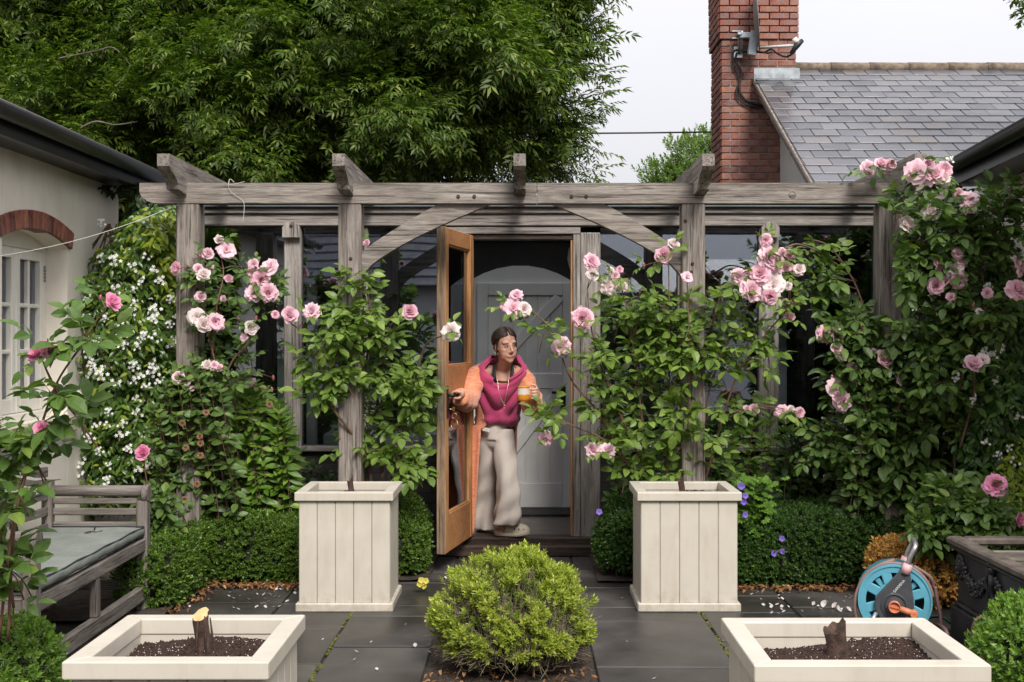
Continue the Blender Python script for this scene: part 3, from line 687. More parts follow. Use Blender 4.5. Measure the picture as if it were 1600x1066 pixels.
# chimney
chim = thing('chimney', (2.7, 13.9, 2.4), None, None); chim.parent = house; chim.matrix_parent_inverse = W[house.name].inverted()
cx0, cx1, cy0, cy1 = 2.262, 3.115, 13.78, 14.5
q = MB(); q.bx(cx0+0.012, cx1-0.012, cy0+0.012, cy1, 0, 5.9, 0.001); q.build('mortar_core', MORTAR, chim)
def mkbrick(n, w, d=0.1):
    q = MB(); q.box((0, 0, 0), (w, d, 0.064), 0.004); return q.mesh('brick', BRICK)
bw = (cx1-cx0)/4; full = mkbrick('f', bw-0.010); half = mkbrick('h', bw/2-0.010); dside = (cy1-cy0)/3.5; sfull = mkbrick('s', dside-0.01); shalf = mkbrick('sh', dside/2-0.01)
zc = 2.44; k = 0
while zc < 5.75:
    ov = 0.022 if 4.98 < zc < 5.06 else (0.03 if zc > 5.05 else 0.0)
    fl = [(i+0.5, full) for i in range(4)] if k % 2 == 0 else [(0.25, half)]+[(i+1.0, full) for i in range(3)]+[(3.75, half)]
    for (t, me) in fl:
        x = cx0+t*bw; 
        if ov: x = (x-(cx0+cx1)/2)*1.06+(cx0+cx1)/2
        inst('brick', me, Matrix.Translation((x, cy0+0.05-ov+U(-.003, .003), zc)) @ Matrix.Rotation(U(-.006, .006), 4, 'Y') @ Matrix.Diagonal((1.055 if ov else 1, 1, 1, 1)), chim)
    fl = [(i+0.5, sfull) for i in range(3)]+[(3.25, shalf)] if k % 2 else [(0.25, shalf)]+[(i+1.0, sfull) for i in range(3)]
    for (t, me) in fl:
        y = cy0+0.012+t*dside
        if ov: y = (y-(cy0+cy1)/2)*1.05+(cy0+cy1)/2
        inst('brick', me, Matrix.Translation((cx0+0.048-ov+U(-.003, .003), y, zc+0.0005)) @ Matrix.Rotation(R(90), 4, 'Z'), chim)
    zc += 0.0755; k += 1
# lead flashing where the stack meets the slope
zf = RZ-TAN*(RY-cy0)
q = MB(); q.smooth = False
q.grid(12, 2, lambda u, v: Vector((2.63+u*0.52, cy0-0.012+0.004*math.sin(u*19), zf-0.03+v*0.17)))
q.grid(12, 2, lambda u, v: Vector((2.63+u*0.56, cy0-0.012, zf-0.02))+sd*(v*0.13)+nrm*(0.03*v+0.006+0.004*math.sin(u*17)))
q.build('lead_flashing', simple('lead_flash', (0.33, 0.36, 0.38), 0.5, 0.35, 9, 0.1, 0.2), roof)
# ---- satellite dish
dish = thing('satellite_dish', (2.7, 13.7, 4.5), 'grey satellite dish seen edge-on, bracketed to the brick chimney', 'satellite dish')
DG = simple('dish_grey', (0.2, 0.19, 0.19), 0.5, 0.15, 8, 0.03); GALV = simple('galvanised', (0.42, 0.45, 0.47), 0.4, 0.2, 30, 0.05, 0.8)
dc = at(1184, 25, 13.5); q = MB(); q.smooth = True
axd = Vector((0.98, -0.2, 0.05)).normalized(); Md = Matrix.Translation(dc) @ axd.to_track_quat('Z', 'Y').to_matrix().to_4x4()
prof = [(0.0001, -0.05), (0.1, -0.045), (0.2, -0.028), (0.3, 0.0), (0.305, 0.006), (0.297, 0.008), (0.2, -0.02), (0.1, -0.037), (0.0001, -0.042)]
q.lathe(prof, 36, Md @ Matrix.Diagonal((1.0, 1.25, 1, 1)), caps=False); q.build('reflector', DG, dish)
bp = at(1172, 60, 13.6); q = MB()
q.box(at(1177, 68, 13.56), (0.10, 0.05, 0.28), 0.01, (0, R(8), 0)); q.box(at(1165, 56, 13.62), (0.16, 0.07, 0.07), 0.01); q.box(at(1154, 55, 13.64), (0.05, 0.16, 0.03), 0.004); q.box(at(1153, 49, 13.64), (0.14, 0.02, 0.015), 0.003)
q.box(at(1153, 60, 13.64), (0.14, 0.02, 0.015), 0.003); q.box(at(1153, 82, 13.74), (0.10, 0.03, 0.13), 0.004); q.tube([at(1156, 84, 13.72), at(1158, 60, 13.66), at(1160, 48, 13.62)], 0.022, 10)
q.build('bracket', GALV, dish)
q = MB(); e0, e1 = at(1186, 75, 13.5), at(1243, 71, 13.2); q.tube([e0, e1], 0.016, 8); q.build('feed_arm', simple('arm_white', (0.6, 0.57, 0.54), 0.5, 0.1, 9, 0), dish)
q = MB(); q.tube([at(1236, 84, 13.2), at(1246, 70, 13.2), at(1254, 63, 13.2)], [0.02, 0.035, 0.022], 8); q.mi = 1; q.tube([at(1245, 67, 13.2), at(1241, 60, 13.2)], [0.035, 0.03], 12); q.build('receiver', [IRON, simple('lnb_white', (0.75, 0.72, 0.68), 0.4, 0.05, 9, 0)], dish)
CAB = simple('black_cable', (0.012, 0.012, 0.012), 0.6, 0.2, 10, 0)
def cab(pts, r=0.01): 
    q = MB(); q.tube(smooth_path([at(*p) for p in pts], 6), r, 6); q.build('cable', CAB, dish)
cab([(1240, 83, 13.2), (1228, 89, 13.3), (1215, 84, 13.4), (1205, 77, 13.45), (1193, 82, 13.55), (1170, 80, 13.66), (1148, 79, 13.72), (1146, 100, 13.74), (1155, 125, 13.75), (1150, 145, 13.75), (1160, 160, 13.75), (1178, 167, 13.75), (1196, 166, 13.75)], 0.011)
cab([(1152, 82, 13.7), (1149, 95, 13.73), (1158, 112, 13.75), (1155, 140, 13.75), (1168, 158, 13.75), (1196, 166, 13.75)], 0.014)
cab([(1160, 82, 13.7), (1175, 79, 13.6), (1200, 83, 13.4), (1207, 78, 13.4)], 0.012); cab([(1143, 107, 13.72), (1151, 100, 13.72)], 0.008)
# overhead wire and washing line
q = MB(); pts = []
for i in range(13): 
    t = i/12; p = Vector((-9+t*14, 15.2, 4.18+0.0*t)); p.z += 0.1*(2*t-1)**2-0.02-0.05*t; pts.append(p)
q.tube(pts, 0.011, 6); tag(q.build('overhead_wire', CAB), 'thin black overhead wire crossing the pale sky beside the chimney', 'wire')
q = MB(); a, b = Vector((-2.94, 6.1, 1.99)), at(279, 320, 7.88); pts = [a.lerp(b, i/12)+Vector((0, 0, -0.06*math.sin(math.pi*i/12))) for i in range(13)]
q.tube(pts, 0.0022, 6); c0 = at(352, 312, 7.88); 
ROPE = simple('white_rope', (0.5, 0.48, 0.43), 0.8, 0.1, 30, 0)
tag(q.build('washing_line', ROPE), 'white washing line strung from the cottage to the pergola post', 'washing line')
q = MB()
q.tube(smooth_path([at(382, 284, 7.86), at(366, 288, 7.85), at(357, 290, 7.86), at(362, 301, 7.87), at(380, 315, 7.88), at(381, 334, 7.87), at(379, 347, 7.87)], 5), 0.0018, 5); q.tube(smooth_path([at(357, 290, 7.86), at(359, 280, 7.9), at(366, 285, 7.9)], 4), 0.002, 5)
tag(q.build('loose_string', ROPE), 'loose end of pale string knotted over the pergola beam', 'string')
# ================================================================== HOUSE BEHIND THE CAMERA (reflected in the glass)
back = thing('rear_house', (-2, -8, 0), 'white house with dark slate roof across the courtyard, mirrored in the glazing', 'house')
q = MB(); q.bx(-9, 1.2, -9.0, -7.0, 0, 2.7); q.build('wall', WHITE, back)
q = MB(); q.add([(-9.5, -6.6, 2.6), (1.5, -6.6, 2.6), (1.5, -11, 5.0), (-9.5, -11, 5.0)], [(0, 1, 2, 3)])
for k in range(12):
    y = -6.6-k*0.36; z = 2.6+k*0.196; q.bx(-9.5, 1.5, y-0.4, y, z+0.005, z+0.03, 0.002)
q.build('roof', SLATEM, back)
q = MB(); q.bx(1.25, 6.2, -9.5, -7.4, 0, 2.5); q.build('low_wall', WHITE, back)
q = MB(); q.add([(1.1, -7.1, 2.5), (6.3, -7.1, 2.5), (6.3, -9.7, 3.35), (1.1, -9.7, 3.35)], [(0, 1, 2, 3)]); q.build('low_roof', simple('low_roof_slate', (0.06, 0.06, 0.065), 0.5, 0.2, 5, 0.1), back)
for x in (-6.5, -3.6, -0.9):
    q = MB(); q.bx(x, x+1.0, -6.99, -6.96, 0.9, 2.1); q.build('window', GLASS, back)
# ================================================================== PLANTS: building blocks
def leaf_into(mb, M, L, Wd, fold=0.25, droop=0.15, simple_=False):
    def v(x, y, z): return M @ Vector((x, y, z-droop*y*y/L))
    w = Wd/2
    if simple_:
        mb.add([v(0, 0, 0), v(-w, L*.45, fold*w), v(0, L, 0), v(w, L*.45, fold*w)], [(0, 3, 2, 1)]); return
    mb.add([v(0, 0, 0), v(-w*.8, L*.25, fold*w), v(w*.8, L*.25, fold*w), v(0, L*.3, 0), v(-w, L*.55, fold*w), v(w, L*.55, fold*w), v(0, L*.62, 0), v(0, L, fold*w*.3), v(-w*.6, L*.82, fold*w*.7), v(w*.6, L*.82, fold*w*.7)],
           [(0, 3, 1), (0, 2, 3), (1, 3, 6, 4), (3, 2, 5, 6), (4, 6, 7, 8), (6, 5, 9, 7)])
def T(p): return Matrix.Translation(p)
def rose_leaf(sc=1.0, n=5):
    mb = MB(); mb.mi = 1; L = 0.11*sc; dr = 0.35
    z = lambda y: -dr*y*y/L*0.5
    mb.add([(-.0012, 0, 0), (.0012, 0, 0), (.001, L*.8, z(L*.8)), (-.001, L*.8, z(L*.8))], [(0, 1, 2, 3)]); mb.mi = 0
    def lf(y, ang, l, w): leaf_into(mb, T((0, y, z(y))) @ Matrix.Rotation(ang, 4, 'Z') @ Matrix.Rotation(U(-.35, .1), 4, 'X') @ Matrix.Rotation(U(-.3, .3), 4, 'Y'), l*sc, w*sc, U(.15, .4), U(.1, .45))
    lf(L*.8, U(-.15, .15), .068, .042)
    for k, y in enumerate((L*.66, L*.34) if n == 5 else (L*.5,)):
        for sg in (-1, 1): lf(y, sg*R(U(52, 75)), (.06 if k == 0 else .05)*U(.9, 1.1), (.037 if k == 0 else .031))
    return mb
ROSE_LEAF_MB = [rose_leaf(1.0, 5 if i < 5 else 3) for i in range(7)]
LG = leafmat('rose_leaf_green', (0.075, 0.145, 0.028), (0.125, 0.215, 0.05), (0.19, 0.29, 0.08), trans=0.22)
LGB = leafmat('rose_leaf_bluish', (0.05, 0.105, 0.032), (0.085, 0.16, 0.048), (0.14, 0.22, 0.065), trans=0.2)
LGD = leafmat('rose_leaf_dark', (0.04, 0.085, 0.026), (0.07, 0.135, 0.038), (0.12, 0.2, 0.055), trans=0.18)
BIGL = leafmat('old_rose_leaf', (0.05, 0.11, 0.028), (0.085, 0.17, 0.04), (0.15, 0.24, 0.06), trans=0.22, rough=0.5)
def rose_meshes(mat): return [mb.mesh('leaf', [mat, STEM_G]) for mb in ROSE_LEAF_MB]
# ---- blooms
def bloom_mesh(kind, seed):
    random.seed(seed); mb = MB(); mb.smooth = True
    if kind == 'full': rings = [(8, 1.0, 78, .0, .9), (8, .97, 62, .05, .82), (8, .9, 47, .1, .72), (8, .82, 34, .14, .62), (8, .74, 22, .16, .52), (7, .66, 12, .14, .44), (6, .58, 3, .1, .38), (5, .52, -8, .05, .34)]
    elif kind == 'cup': rings = [(5, .95, 50, .0, .95), (5, .95, 32, .04, .9), (5, .9, 18, .08, .8), (5, .8, 6, .1, .65), (5, .7, -4, .06, .5), (4, .6, -12, .03, .4)]
    else: rings = [(5, 1.05, 80, .0, 1.0), (6, 1.0, 58, .04, .8), (5, .7, 30, .05, .6), (6, .5, 10, .05, .4)]
    zb = -0.25
    for (n, L, op, r0, Wd) in rings:
        ph = U(0, 6.28)
        for k in range(n):
            a = ph+2*math.pi*k/n+U(-.18, .18); o = R(op+U(-9, 9)); l = L*U(.88, 1.08); w = Wd*U(.85, 1.1); cup = U(.35, .6); wav = U(.03, .11); ph2 = U(0, 6)
            M = Matrix.Rotation(a, 4, 'Z') @ T((0, r0, zb))
            def fn(u, v):
                x = (u-.5)*w*(0.35+1.0*math.sin(min(1, v*1.12)*math.pi*.62)); t = v*l
                ang = o*(0.55+0.6*v)   # opens further towards the tip
                y = math.sin(ang)*t; z = math.cos(ang)*t
                y -= cup*(x*x)*math.cos(o)*-1*-1; z += cup*x*x*math.sin(o)*0.8
                z += wav*math.sin(u*7+ph2)*v; y += wav*math.cos(u*6+ph2)*v
                return M @ Vector((x, y, z))
            mb.grid(5, 4, fn)
    mb.smooth = False
    mb.mi = 1
    for k in range(5): leaf_into(mb, Matrix.Rotation(k*1.257, 4, 'Z') @ T((0, 0, -0.28)) @ Matrix.Rotation(R(-15), 4, 'X'), .5, .2, .2, .4)
    mb.tube([(0, 0, -.5), (0, 0, -.34), (0, 0, -.22)], [.05, .12, .1], 6)
    return mb
def bud_mb():
    mb = MB(); mb.smooth = True
    mb.lathe([(.02, -.5), (.32, -.35), (.42, 0), (.34, .4), (.18, .75), (.02, .9)], 8); mb.mi = 1; mb.smooth = False
    for k in range(5): leaf_into(mb, Matrix.Rotation(k*1.257, 4, 'Z') @ T((0, .2, -0.5)) @ Matrix.Rotation(R(72), 4, 'X'), 1.2, .35, .2, -.15)
    mb.tube([(0, 0, -.9), (0, 0, -.45)], [.12, .25], 6); return mb
PINK = petalmat('pale_pink_petal', (0.93, 0.45, 0.58), (0.96, 0.77, 0.82))
FADE = petalmat('faded_pink_petal', (0.92, 0.72, 0.72), (0.95, 0.88, 0.85))
HOT = petalmat('bright_pink_petal', (0.88, 0.24, 0.47), (0.93, 0.5, 0.67))
BUDP = petalmat('bud_pink', (0.7, 0.1, 0.2), (0.8, 0.28, 0.4))
_bm = [bloom_mesh(k, 11+i) for i, k in enumerate(('full', 'full', 'full', 'cup', 'cup', 'open'))]
BL_PINK = [m.mesh('bloom', [PINK, STEM_G]) for m in _bm]; BL_FADE = [m.mesh('bloom', [FADE, STEM_G]) for m in _bm]; BL_HOT = [m.mesh('bloom', [HOT, STEM_G]) for m in _bm]
BUD = bud_mb().mesh('bud', [BUDP, STEM_G])
random.seed(21)
def stem_tube(mb, a, b, r0, r1, sag=0.06, n=6):
    a = Vector(a); b = Vector(b); L = (b-a).length
    m = (a+b)/2+Vector((U(-.1, .1)*L, U(-.1, .1)*L, sag*L))
    pts = smooth_path([a, m, b], n//2); mb.tube(pts, [r0+(r1-r0)*i/(len(pts)-1) for i in range(len(pts))], 5, False); return pts
NEWX = {'leaf': 0}
def rose(name, label, base, canes, blooms, fills, mat=LG, nobj=300, sc=1.0, group='pink roses trained up the pergola', hot=False, cane_r=0.008, cam_up=0.35):
    """canes: lists of (px,py,Y); blooms: (px,py,r_px,Y[,kind]); fills: (px,py,rx,ry,Y,dY,number of leafy shoots)"""
    root = thing(name, base, label, 'rose', group)
    lm = rose_meshes(mat); samples = []
    for c in canes:
        pts = smooth_path([at(*p)+rv(.006) for p in c], 6); n = len(pts)
        mb = MB(); mb.tube(pts, [cane_r*(1-.65*i/(n-1)) for i in range(n)], 7); mb.build('cane', STEM_B if cane_r > .009 else STEM_R, root)
        samples += pts
    sh = MB(); leaves = []
    def leafy(pts, k, scl):
        n = len(pts)
        for i in range(k):
            t = 0.35+0.65*(i+.5)/k; j = min(n-2, int(t*(n-1))); p = pts[j].lerp(pts[j+1], t*(n-1)-j); tan = (pts[j+1]-pts[j]).normalized()
            a = i*2.4+U(-.5, .5); side = tan.orthogonal().normalized(); side = Quaternion(tan, a) @ side
            d = (side+tan*U(.1, .5)+Vector((0, -.25, U(-.1, .25)))).normalized()
            leaves.append(frame(p, d, Vector((U(-.35, .35), -cam_up+U(-.35, .35), 1)), scl*U(.75, 1.2)))
        d = (pts[-1]-pts[-2]).normalized(); leaves.append(frame(pts[-1], d+rv(.3), Vector((0, -cam_up, 1)), scl*U(.6, .9)))
    for (px, py, rx, ry, Y, dY, n) in fills:
        for _ in range(n):
            a = U(0, 6.28); q = math.sqrt(U(0, 1)); p = at(px+rx*q*math.cos(a), py+ry*q*math.sin(a), Y+U(-dY, dY))
            c = min(samples, key=lambda s_: (s_-p).length+max(0, s_.z-p.z)*.8)
            if (c-p).length > .5: c = p+(c-p).normalized()*.5
            if (c-p).length < .12: c = p+Vector((U(-.1, .1), U(0, .12), -.15))
            pts = stem_tube(sh, c, p, .0035, .0018, .1); leafy(pts, random.choice((3, 4, 5)), sc)
    for b in blooms:
        px, py, r, Y = b[:4]; kind = b[4] if len(b) > 4 else ''
        p = at(px, py, Y); rr = r*Y/FPX
        c = min(samples, key=lambda s_: (s_-p).length+max(0, s_.z-p.z)*1.2)
        nd = (Vector((U(-.55, .55), -1.0, U(-.1, .75)))).normalized()
        if kind == 'down': nd = Vector((U(-.5, .5), -.8, -.5)).normalized()
        if kind == 'side': nd = Vector((.8, -.4, .35)).normalized()
        e = p-nd*rr*.45
        if (c-e).length < .9:
            if (c-e).length > .42: c = e+(c-e).normalized()*.42
        else: c = e+Vector((U(-.08, .08), .08, -.26))
        pts = stem_tube(sh, c, e, .003, .0022, .12)
        if random.random() < .7: leafy(pts, 2, sc*.8)
        if kind == 'bud' or r <= 4.5: M = frame(p, Vector((0, 0, 1)), nd, rr); me = BUD; M = T(p) @ (Vector((U(-.4, .4), -.3, 1)).to_track_quat('Z', 'Y').to_matrix().to_4x4()) @ Matrix.Diagonal((rr*1.3, rr*1.3, rr*1.3, 1)); nm = 'bud'
        else:
            M = T(p) @ nd.to_track_quat('Z', 'Y').to_matrix().to_4x4() @ Matrix.Rotation(U(0, 6.28), 4, 'Z') @ Matrix.Diagonal((rr*1.12, rr*1.12, rr*1.12, 1))
            me = random.choice(BL_HOT if hot else (BL_FADE if kind == 'fade' or random.random() < .16 else BL_PINK)); nm = 'bloom'
        inst(nm, me, M, root)
    o = sh.build('shoots', STEM_R, root); o['kind'] = 'stuff'
    # the largest in view stay single leaves, the rest is one mass of foliage
    leaves.sort(key=lambda M: M.translation.y+U(0, .5))
    for M in leaves[:nobj]: inst('leaf', random.choice(lm), M, root)
    rest = leaves[nobj:]
    if rest:
        o = scatter('foliage', [tpl(m) for m in ROSE_LEAF_MB], [(random.randrange(7), np.array(M)) for M in rest], [mat, STEM_G], root); o['kind'] = 'stuff'
    return root
def in_poly(x, y, poly):
    c = False; n = len(poly)
    for i in range(n):
        x1, y1 = poly[i]; x2, y2 = poly[(i+1) % n]
        if (y1 > y) != (y2 > y) and x < (x2-x1)*(y-y1)/(y2-y1)+x1: c = not c
    return c
def poly_pts(poly, n):
    xs = [p[0] for p in poly]; ys = [p[1] for p in poly]; out = []
    while len(out) < n:
        x, y = U(min(xs), max(xs)), U(min(ys), max(ys))
        if in_poly(x, y, poly): out.append((x, y))
    return out
def edge_dist(x, y, poly):
    d = 1e9
    for i in range(len(poly)):
        ax, ay = poly[i]; bx, by = poly[(i+1) % len(poly)]; dx, dy = bx-ax, by-ay
        t = max(0, min(1, ((x-ax)*dx+(y-ay)*dy)/(dx*dx+dy*dy+1e-9))); d = min(d, math.hypot(x-ax-t*dx, y-ay-t*dy))
    return d
def leaf_tpls(sizes, fold=.25, droop=.2, simple_=False):
    out = []
    for L, w in sizes:
        mb = MB(); leaf_into(mb, Matrix.Identity(4), L, w, fold, droop, simple_); out.append(tpl(mb))
    return out
def lump(x, y, z, k=1.0):
    return math.sin(x*7.1*k+1.3)*math.sin(z*8.3*k+.7)+.6*math.sin(x*15.3*k+y*9*k)*math.sin(z*17.1*k+2.1)
def foliage_wall(name, root, poly, Y0, bulge, depth, n, tpls, mat, dirfn, scl=(.7, 1.25), rim=60.0, layers=.6):
    """leaves through a lumpy volume that fills an outline on a plane at depth Y0"""
    items = []
    for (x, y) in poly_pts(poly, n):
        e = min(1, edge_dist(x, y, poly)/rim); p = at(x, y, Y0)
        out = bulge*math.sqrt(e)+.07*lump(p.x, 0, p.z)
        ly = abs(random.gauss(0, layers)); p = at(x, y, Y0-out+depth*min(1.5, ly))
        d, up = dirfn(p); items.append((random.randrange(len(tpls)), np.array(frame(p, d, up, U(*scl)))))
    o = scatter(name, tpls, items, mat, root); o['kind'] = 'stuff'; return o
# ---- box hedges
def sprig(n, L, leafL, leafW, seed):
    random.seed(seed); mb = MB()
    for i in range(n):
        t = (i+1)/n; a = i*2.4+U(-.4, .4); d = Vector((math.cos(a)*.85, .55+.5*t, math.sin(a)*.85))
        leaf_into(mb, frame((0, L*t, 0), d, Vector((0, 1, .2)), U(.8, 1.15)), leafL, leafW, .2, .1, True)
    leaf_into(mb, frame((0, L, 0), (0.1, 1, .1), (0, 0, 1)), leafL, leafW, .2, 0, True)
    return tpl(mb)
BOXT = [sprig(9, .04, .019, .0115, 100+i) for i in range(6)]
BOXG = leafmat('box_leaf', (0.05, 0.11, 0.022), (0.09, 0.175, 0.035), (0.17, 0.27, 0.06), trans=0.2, rough=0.35)
BOXD = leafmat('box_leaf_dark', (0.026, 0.07, 0.02), (0.05, 0.115, 0.03), (0.09, 0.17, 0.045), trans=0.15, rough=0.35)
BOXL = leafmat('box_leaf_bright', (0.08, 0.17, 0.035), (0.13, 0.25, 0.05), (0.2, 0.32, 0.085), trans=0.22, rough=0.35)
BOXY = leafmat('box_leaf_scorched', (0.36, 0.2, 0.07), (0.52, 0.33, 0.13), (0.2, 0.17, 0.05), trans=0.15, rough=0.7)
COREM = simple('dark_core', (0.016, 0.018, 0.01), 0.95, 0.5, 40, 0.5)  # near-black fill for foliage cores, inner shade put into the colour
def hedge(name, label, boxes, mat, dens=1900, group='clipped box hedges round the beds', sc=1.0, tpls=None, core=True, shape='box', amp=.035):
    x0 = min(b[0] for b in boxes); y0 = min(b[2] for b in boxes)
    root = thing(name, ((boxes[0][0]+boxes[0][1])/2, (boxes[0][2]+boxes[0][3])/2, 0), label, 'hedge', group); tpls = tpls or BOXT
    items = []; random.seed(hash(label) % 9999 if False else len(label)*31+int(abs(x0)*100))
    cb = MB(); cb.smooth = True
    for (xa, xb, ya, yb, za, zb) in boxes:
        c = Vector(((xa+xb)/2, (ya+yb)/2, (za+zb)/2)); h = Vector(((xb-xa)/2, (yb-ya)/2, (zb-za)/2))
        e = 4.5 if shape == 'box' else 2.2
        def surf(d):
            k = (abs(d.x/h.x)**e+abs(d.y/h.y)**e+abs(d.z/h.z)**e)**(-1/e); return d*k
        area = 2*(4*h.x*h.z+4*h.y*h.z)+4*h.x*h.y
        n = int(area*dens)
        for _ in range(n):
            # sample a face by area, then push onto the rounded block
            r_ = U(0, area); q = Vector((U(-1, 1)*h.x, U(-1, 1)*h.y, U(-1, 1)*h.z))
            if r_ < 4*h.x*h.y: q.z = h.z
            elif r_ < 4*h.x*h.y+8*h.x*h.z: q.y = -h.y if random.random() < .75 else h.y
            else: q.x = random.choice((-1, 1))*h.x
            if q.length < 1e-4: continue
            s_ = surf(q.normalized()); nn = Vector((abs(s_.x/h.x)**(e-1)*(1 if s_.x > 0 else -1)/h.x, abs(s_.y/h.y)**(e-1)*(1 if s_.y > 0 else -1)/h.y, abs(s_.z/h.z)**(e-1)*(1 if s_.z > 0 else -1)/h.z)).normalized()
            p = c+s_+nn*(amp*lump(s_.x+c.x, s_.y, s_.z, .9)*.6-abs(random.gauss(0, .018)))
            if p.z < .03: p.z = .03+U(0, .03)
            d = (nn+rv(.45)+Vector((0, 0, .45))).normalized()
            items.append((random.randrange(len(tpls)), np.array(frame(p, d, rv(1), sc*U(.7, 1.3)))))
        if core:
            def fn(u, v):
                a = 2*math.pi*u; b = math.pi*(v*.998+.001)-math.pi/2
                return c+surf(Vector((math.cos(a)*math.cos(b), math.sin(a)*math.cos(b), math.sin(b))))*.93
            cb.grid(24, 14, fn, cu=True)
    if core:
        o = cb.build('inner_core', COREM, root); o['kind'] = 'stuff'  # solid dark core stands in for the shaded inside, blocks the view through
    o = scatter('foliage', tpls, items, mat, root); o['kind'] = 'stuff'
    # bare little stems under the foliage
    st = MB()
    for (xa, xb, ya, yb, za, zb) in boxes:
        for _ in range(int((xb-xa)*14)+4):
            x, y = U(xa, xb), U(ya, yb); st.tube([(x, y, -.03), (x+U(-.03, .03), y, .1)], [.006, .004], 5, False)
    o = st.build('stems', STEM_B, root); o['kind'] = 'stuff'
    return root
# ================================================================== PLANTS: the garden
hedge('box_hedge', 'low box hedge turning the corner beside the bench', [(-2.4, -1.35, 7.92, 8.5, 0, .42), (-2.42, -2.05, 7.15, 8.3, 0, .40)], BOXG)
hedge('box_hedge', 'rounded box hedge between the left tall planter and the oak door', [(-1.35, -.66, 8.3, 8.72, 0, .55), (-.98, -.64, 8.08, 8.5, 0, .4)], BOXG, shape='round')
hedge('box_hedge', 'small box hedge between the door post and the right tall planter', [(.52, .98, 8.0, 8.55, 0, .52)], BOXD, shape='round')
hedge('box_hedge', 'long dark box hedge behind the hose reel', [(1.2, 2.72, 7.84, 8.5, 0, .46)], BOXD, dens=2200)
hedge('box_bush', 'fresh green box bush at the bottom right corner by the black trough', [(1.84, 2.5, 4.55, 5.1, 0, .56)], BOXL, dens=1500, sc=1.15, shape='round', amp=.06)
hedge('box_bush', 'green box bush at the bottom left corner in front of the bench', [(-2.7, -1.9, 4.6, 5.15, 0, .47)], BOXL, dens=1500, sc=1.15, shape='round', amp=.06)
hedge('box_bush', 'scorched brown and yellow box bush beside the hose reel', [(2.18, 2.75, 7.2, 7.75, 0, .40)], BOXY, dens=1700, sc=1.2, shape='round', amp=.07)
# ---- golden ball in the middle of the path
gb = thing('golden_shrub', (-.045, 6.02, 0), 'round lime green shrub with bare twigs showing in the middle of the path', 'shrub')
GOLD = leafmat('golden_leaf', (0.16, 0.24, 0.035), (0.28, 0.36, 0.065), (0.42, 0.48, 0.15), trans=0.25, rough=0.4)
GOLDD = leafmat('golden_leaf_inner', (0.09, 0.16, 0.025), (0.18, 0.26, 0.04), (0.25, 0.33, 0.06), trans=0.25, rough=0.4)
TWIGB = simple('bare_twigs', (0.2, 0.165, 0.11), 0.8, 0.5, 40, 0.2)
random.seed(5); GT = [sprig(11, .05, .034, .0125, 200+i) for i in range(6)]; random.seed(6)
items = []; items2 = []; tw = MB(); gc = Vector((-.045, 6.02, .22)); gh = Vector((.375, .37, .32))
def dens_g(d): return math.sin(d.x*6.1+1)*math.sin(d.z*7.3+.5)+.7*math.sin(d.x*11+d.z*5+d.y*4)+.25*math.sin(d.z*21+d.x*17)
for _ in range(9500):
    d = rv().normalized()
    if d.z < -.55: continue
    bare = dens_g(d)+(.25 if d.z > .55 else 0)+(.4 if d.z < -.1 else 0)
    if random.random() > (.92 if bare > .38 else .05): continue
    s_ = Vector((d.x*gh.x, d.y*gh.y, d.z*(gh.z if d.z > 0 else .2)))*(1+.05*math.sin(d.x*9)*math.sin(d.z*8+d.y*7))*U(.86, 1.04)
    p = gc+s_; dd = (d*.8+Vector((0, 0, .7))+rv(.25)).normalized()
    items.append((random.randrange(6), np.array(frame(p, dd, rv(1), U(.5, .85)))))
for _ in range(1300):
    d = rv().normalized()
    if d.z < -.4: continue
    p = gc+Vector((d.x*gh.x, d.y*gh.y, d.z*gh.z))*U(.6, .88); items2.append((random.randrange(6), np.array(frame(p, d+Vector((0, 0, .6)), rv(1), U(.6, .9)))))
for _ in range(1500):
    d = rv().normalized()
    if d.z < -.35: d.z = -d.z
    e = gc+Vector((d.x*gh.x, d.y*gh.y, d.z*gh.z))*U(.9, 1.0); b0 = Vector((gc.x+d.x*.1, gc.y+d.y*.1, .02)); m = b0.lerp(e, .55)+Vector((d.x*.06, d.y*.06, -.02))+rv(.02)
    m2 = e+(m-e)*.45
    tw.tube(smooth_path([b0, m, e+rv(.01)], 3), [.0035, .003, .0025, .002, .0016, .0013, .001], 4, False)
    for _k in range(2):
        f_ = m.lerp(e, U(.2, .8)); tw.tube([f_, f_+(d+rv(.5)+Vector((0, 0, .4))).normalized()*U(.05, .1)], [.0016, .0008], 4, False)
o = tw.build('twigs', TWIGB, gb); o['kind'] = 'stuff'
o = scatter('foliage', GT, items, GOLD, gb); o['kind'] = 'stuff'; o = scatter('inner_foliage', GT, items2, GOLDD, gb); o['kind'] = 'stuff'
q = MB(); q.smooth = True; q.ball((gc.x, gc.y+.05, .2), (.3, .28, .28)); o = q.build('inner_shade', COREM, gb); o['kind'] = 'stuff'  # dark ball stands in for the shade inside the shrub
# mulch bed under it
bed = MB(); bed.smooth = True
bed.grid(30, 40, lambda u, v: Vector((-.462+u*.815, 5.31+v*1.3, -.012+.012*lump(u*4, 0, v*5)+U(0, .012))))
MULCH = Mat('bark_mulch'); co = MULCH.coord((1, 1, 1), False); f = MULCH.noise(co, 70, 5, .7)
MULCH.set(Base_Color=MULCH.ramp(f, [(.35, (.02, .013, .009)), (.55, (.07, .045, .03)), (.72, (.17, .12, .085))]), Roughness=.95); MULCH.bump(f, 1.0, .02)
tag(bed.build('mulch_bed', MULCH.mat), kind='structure')
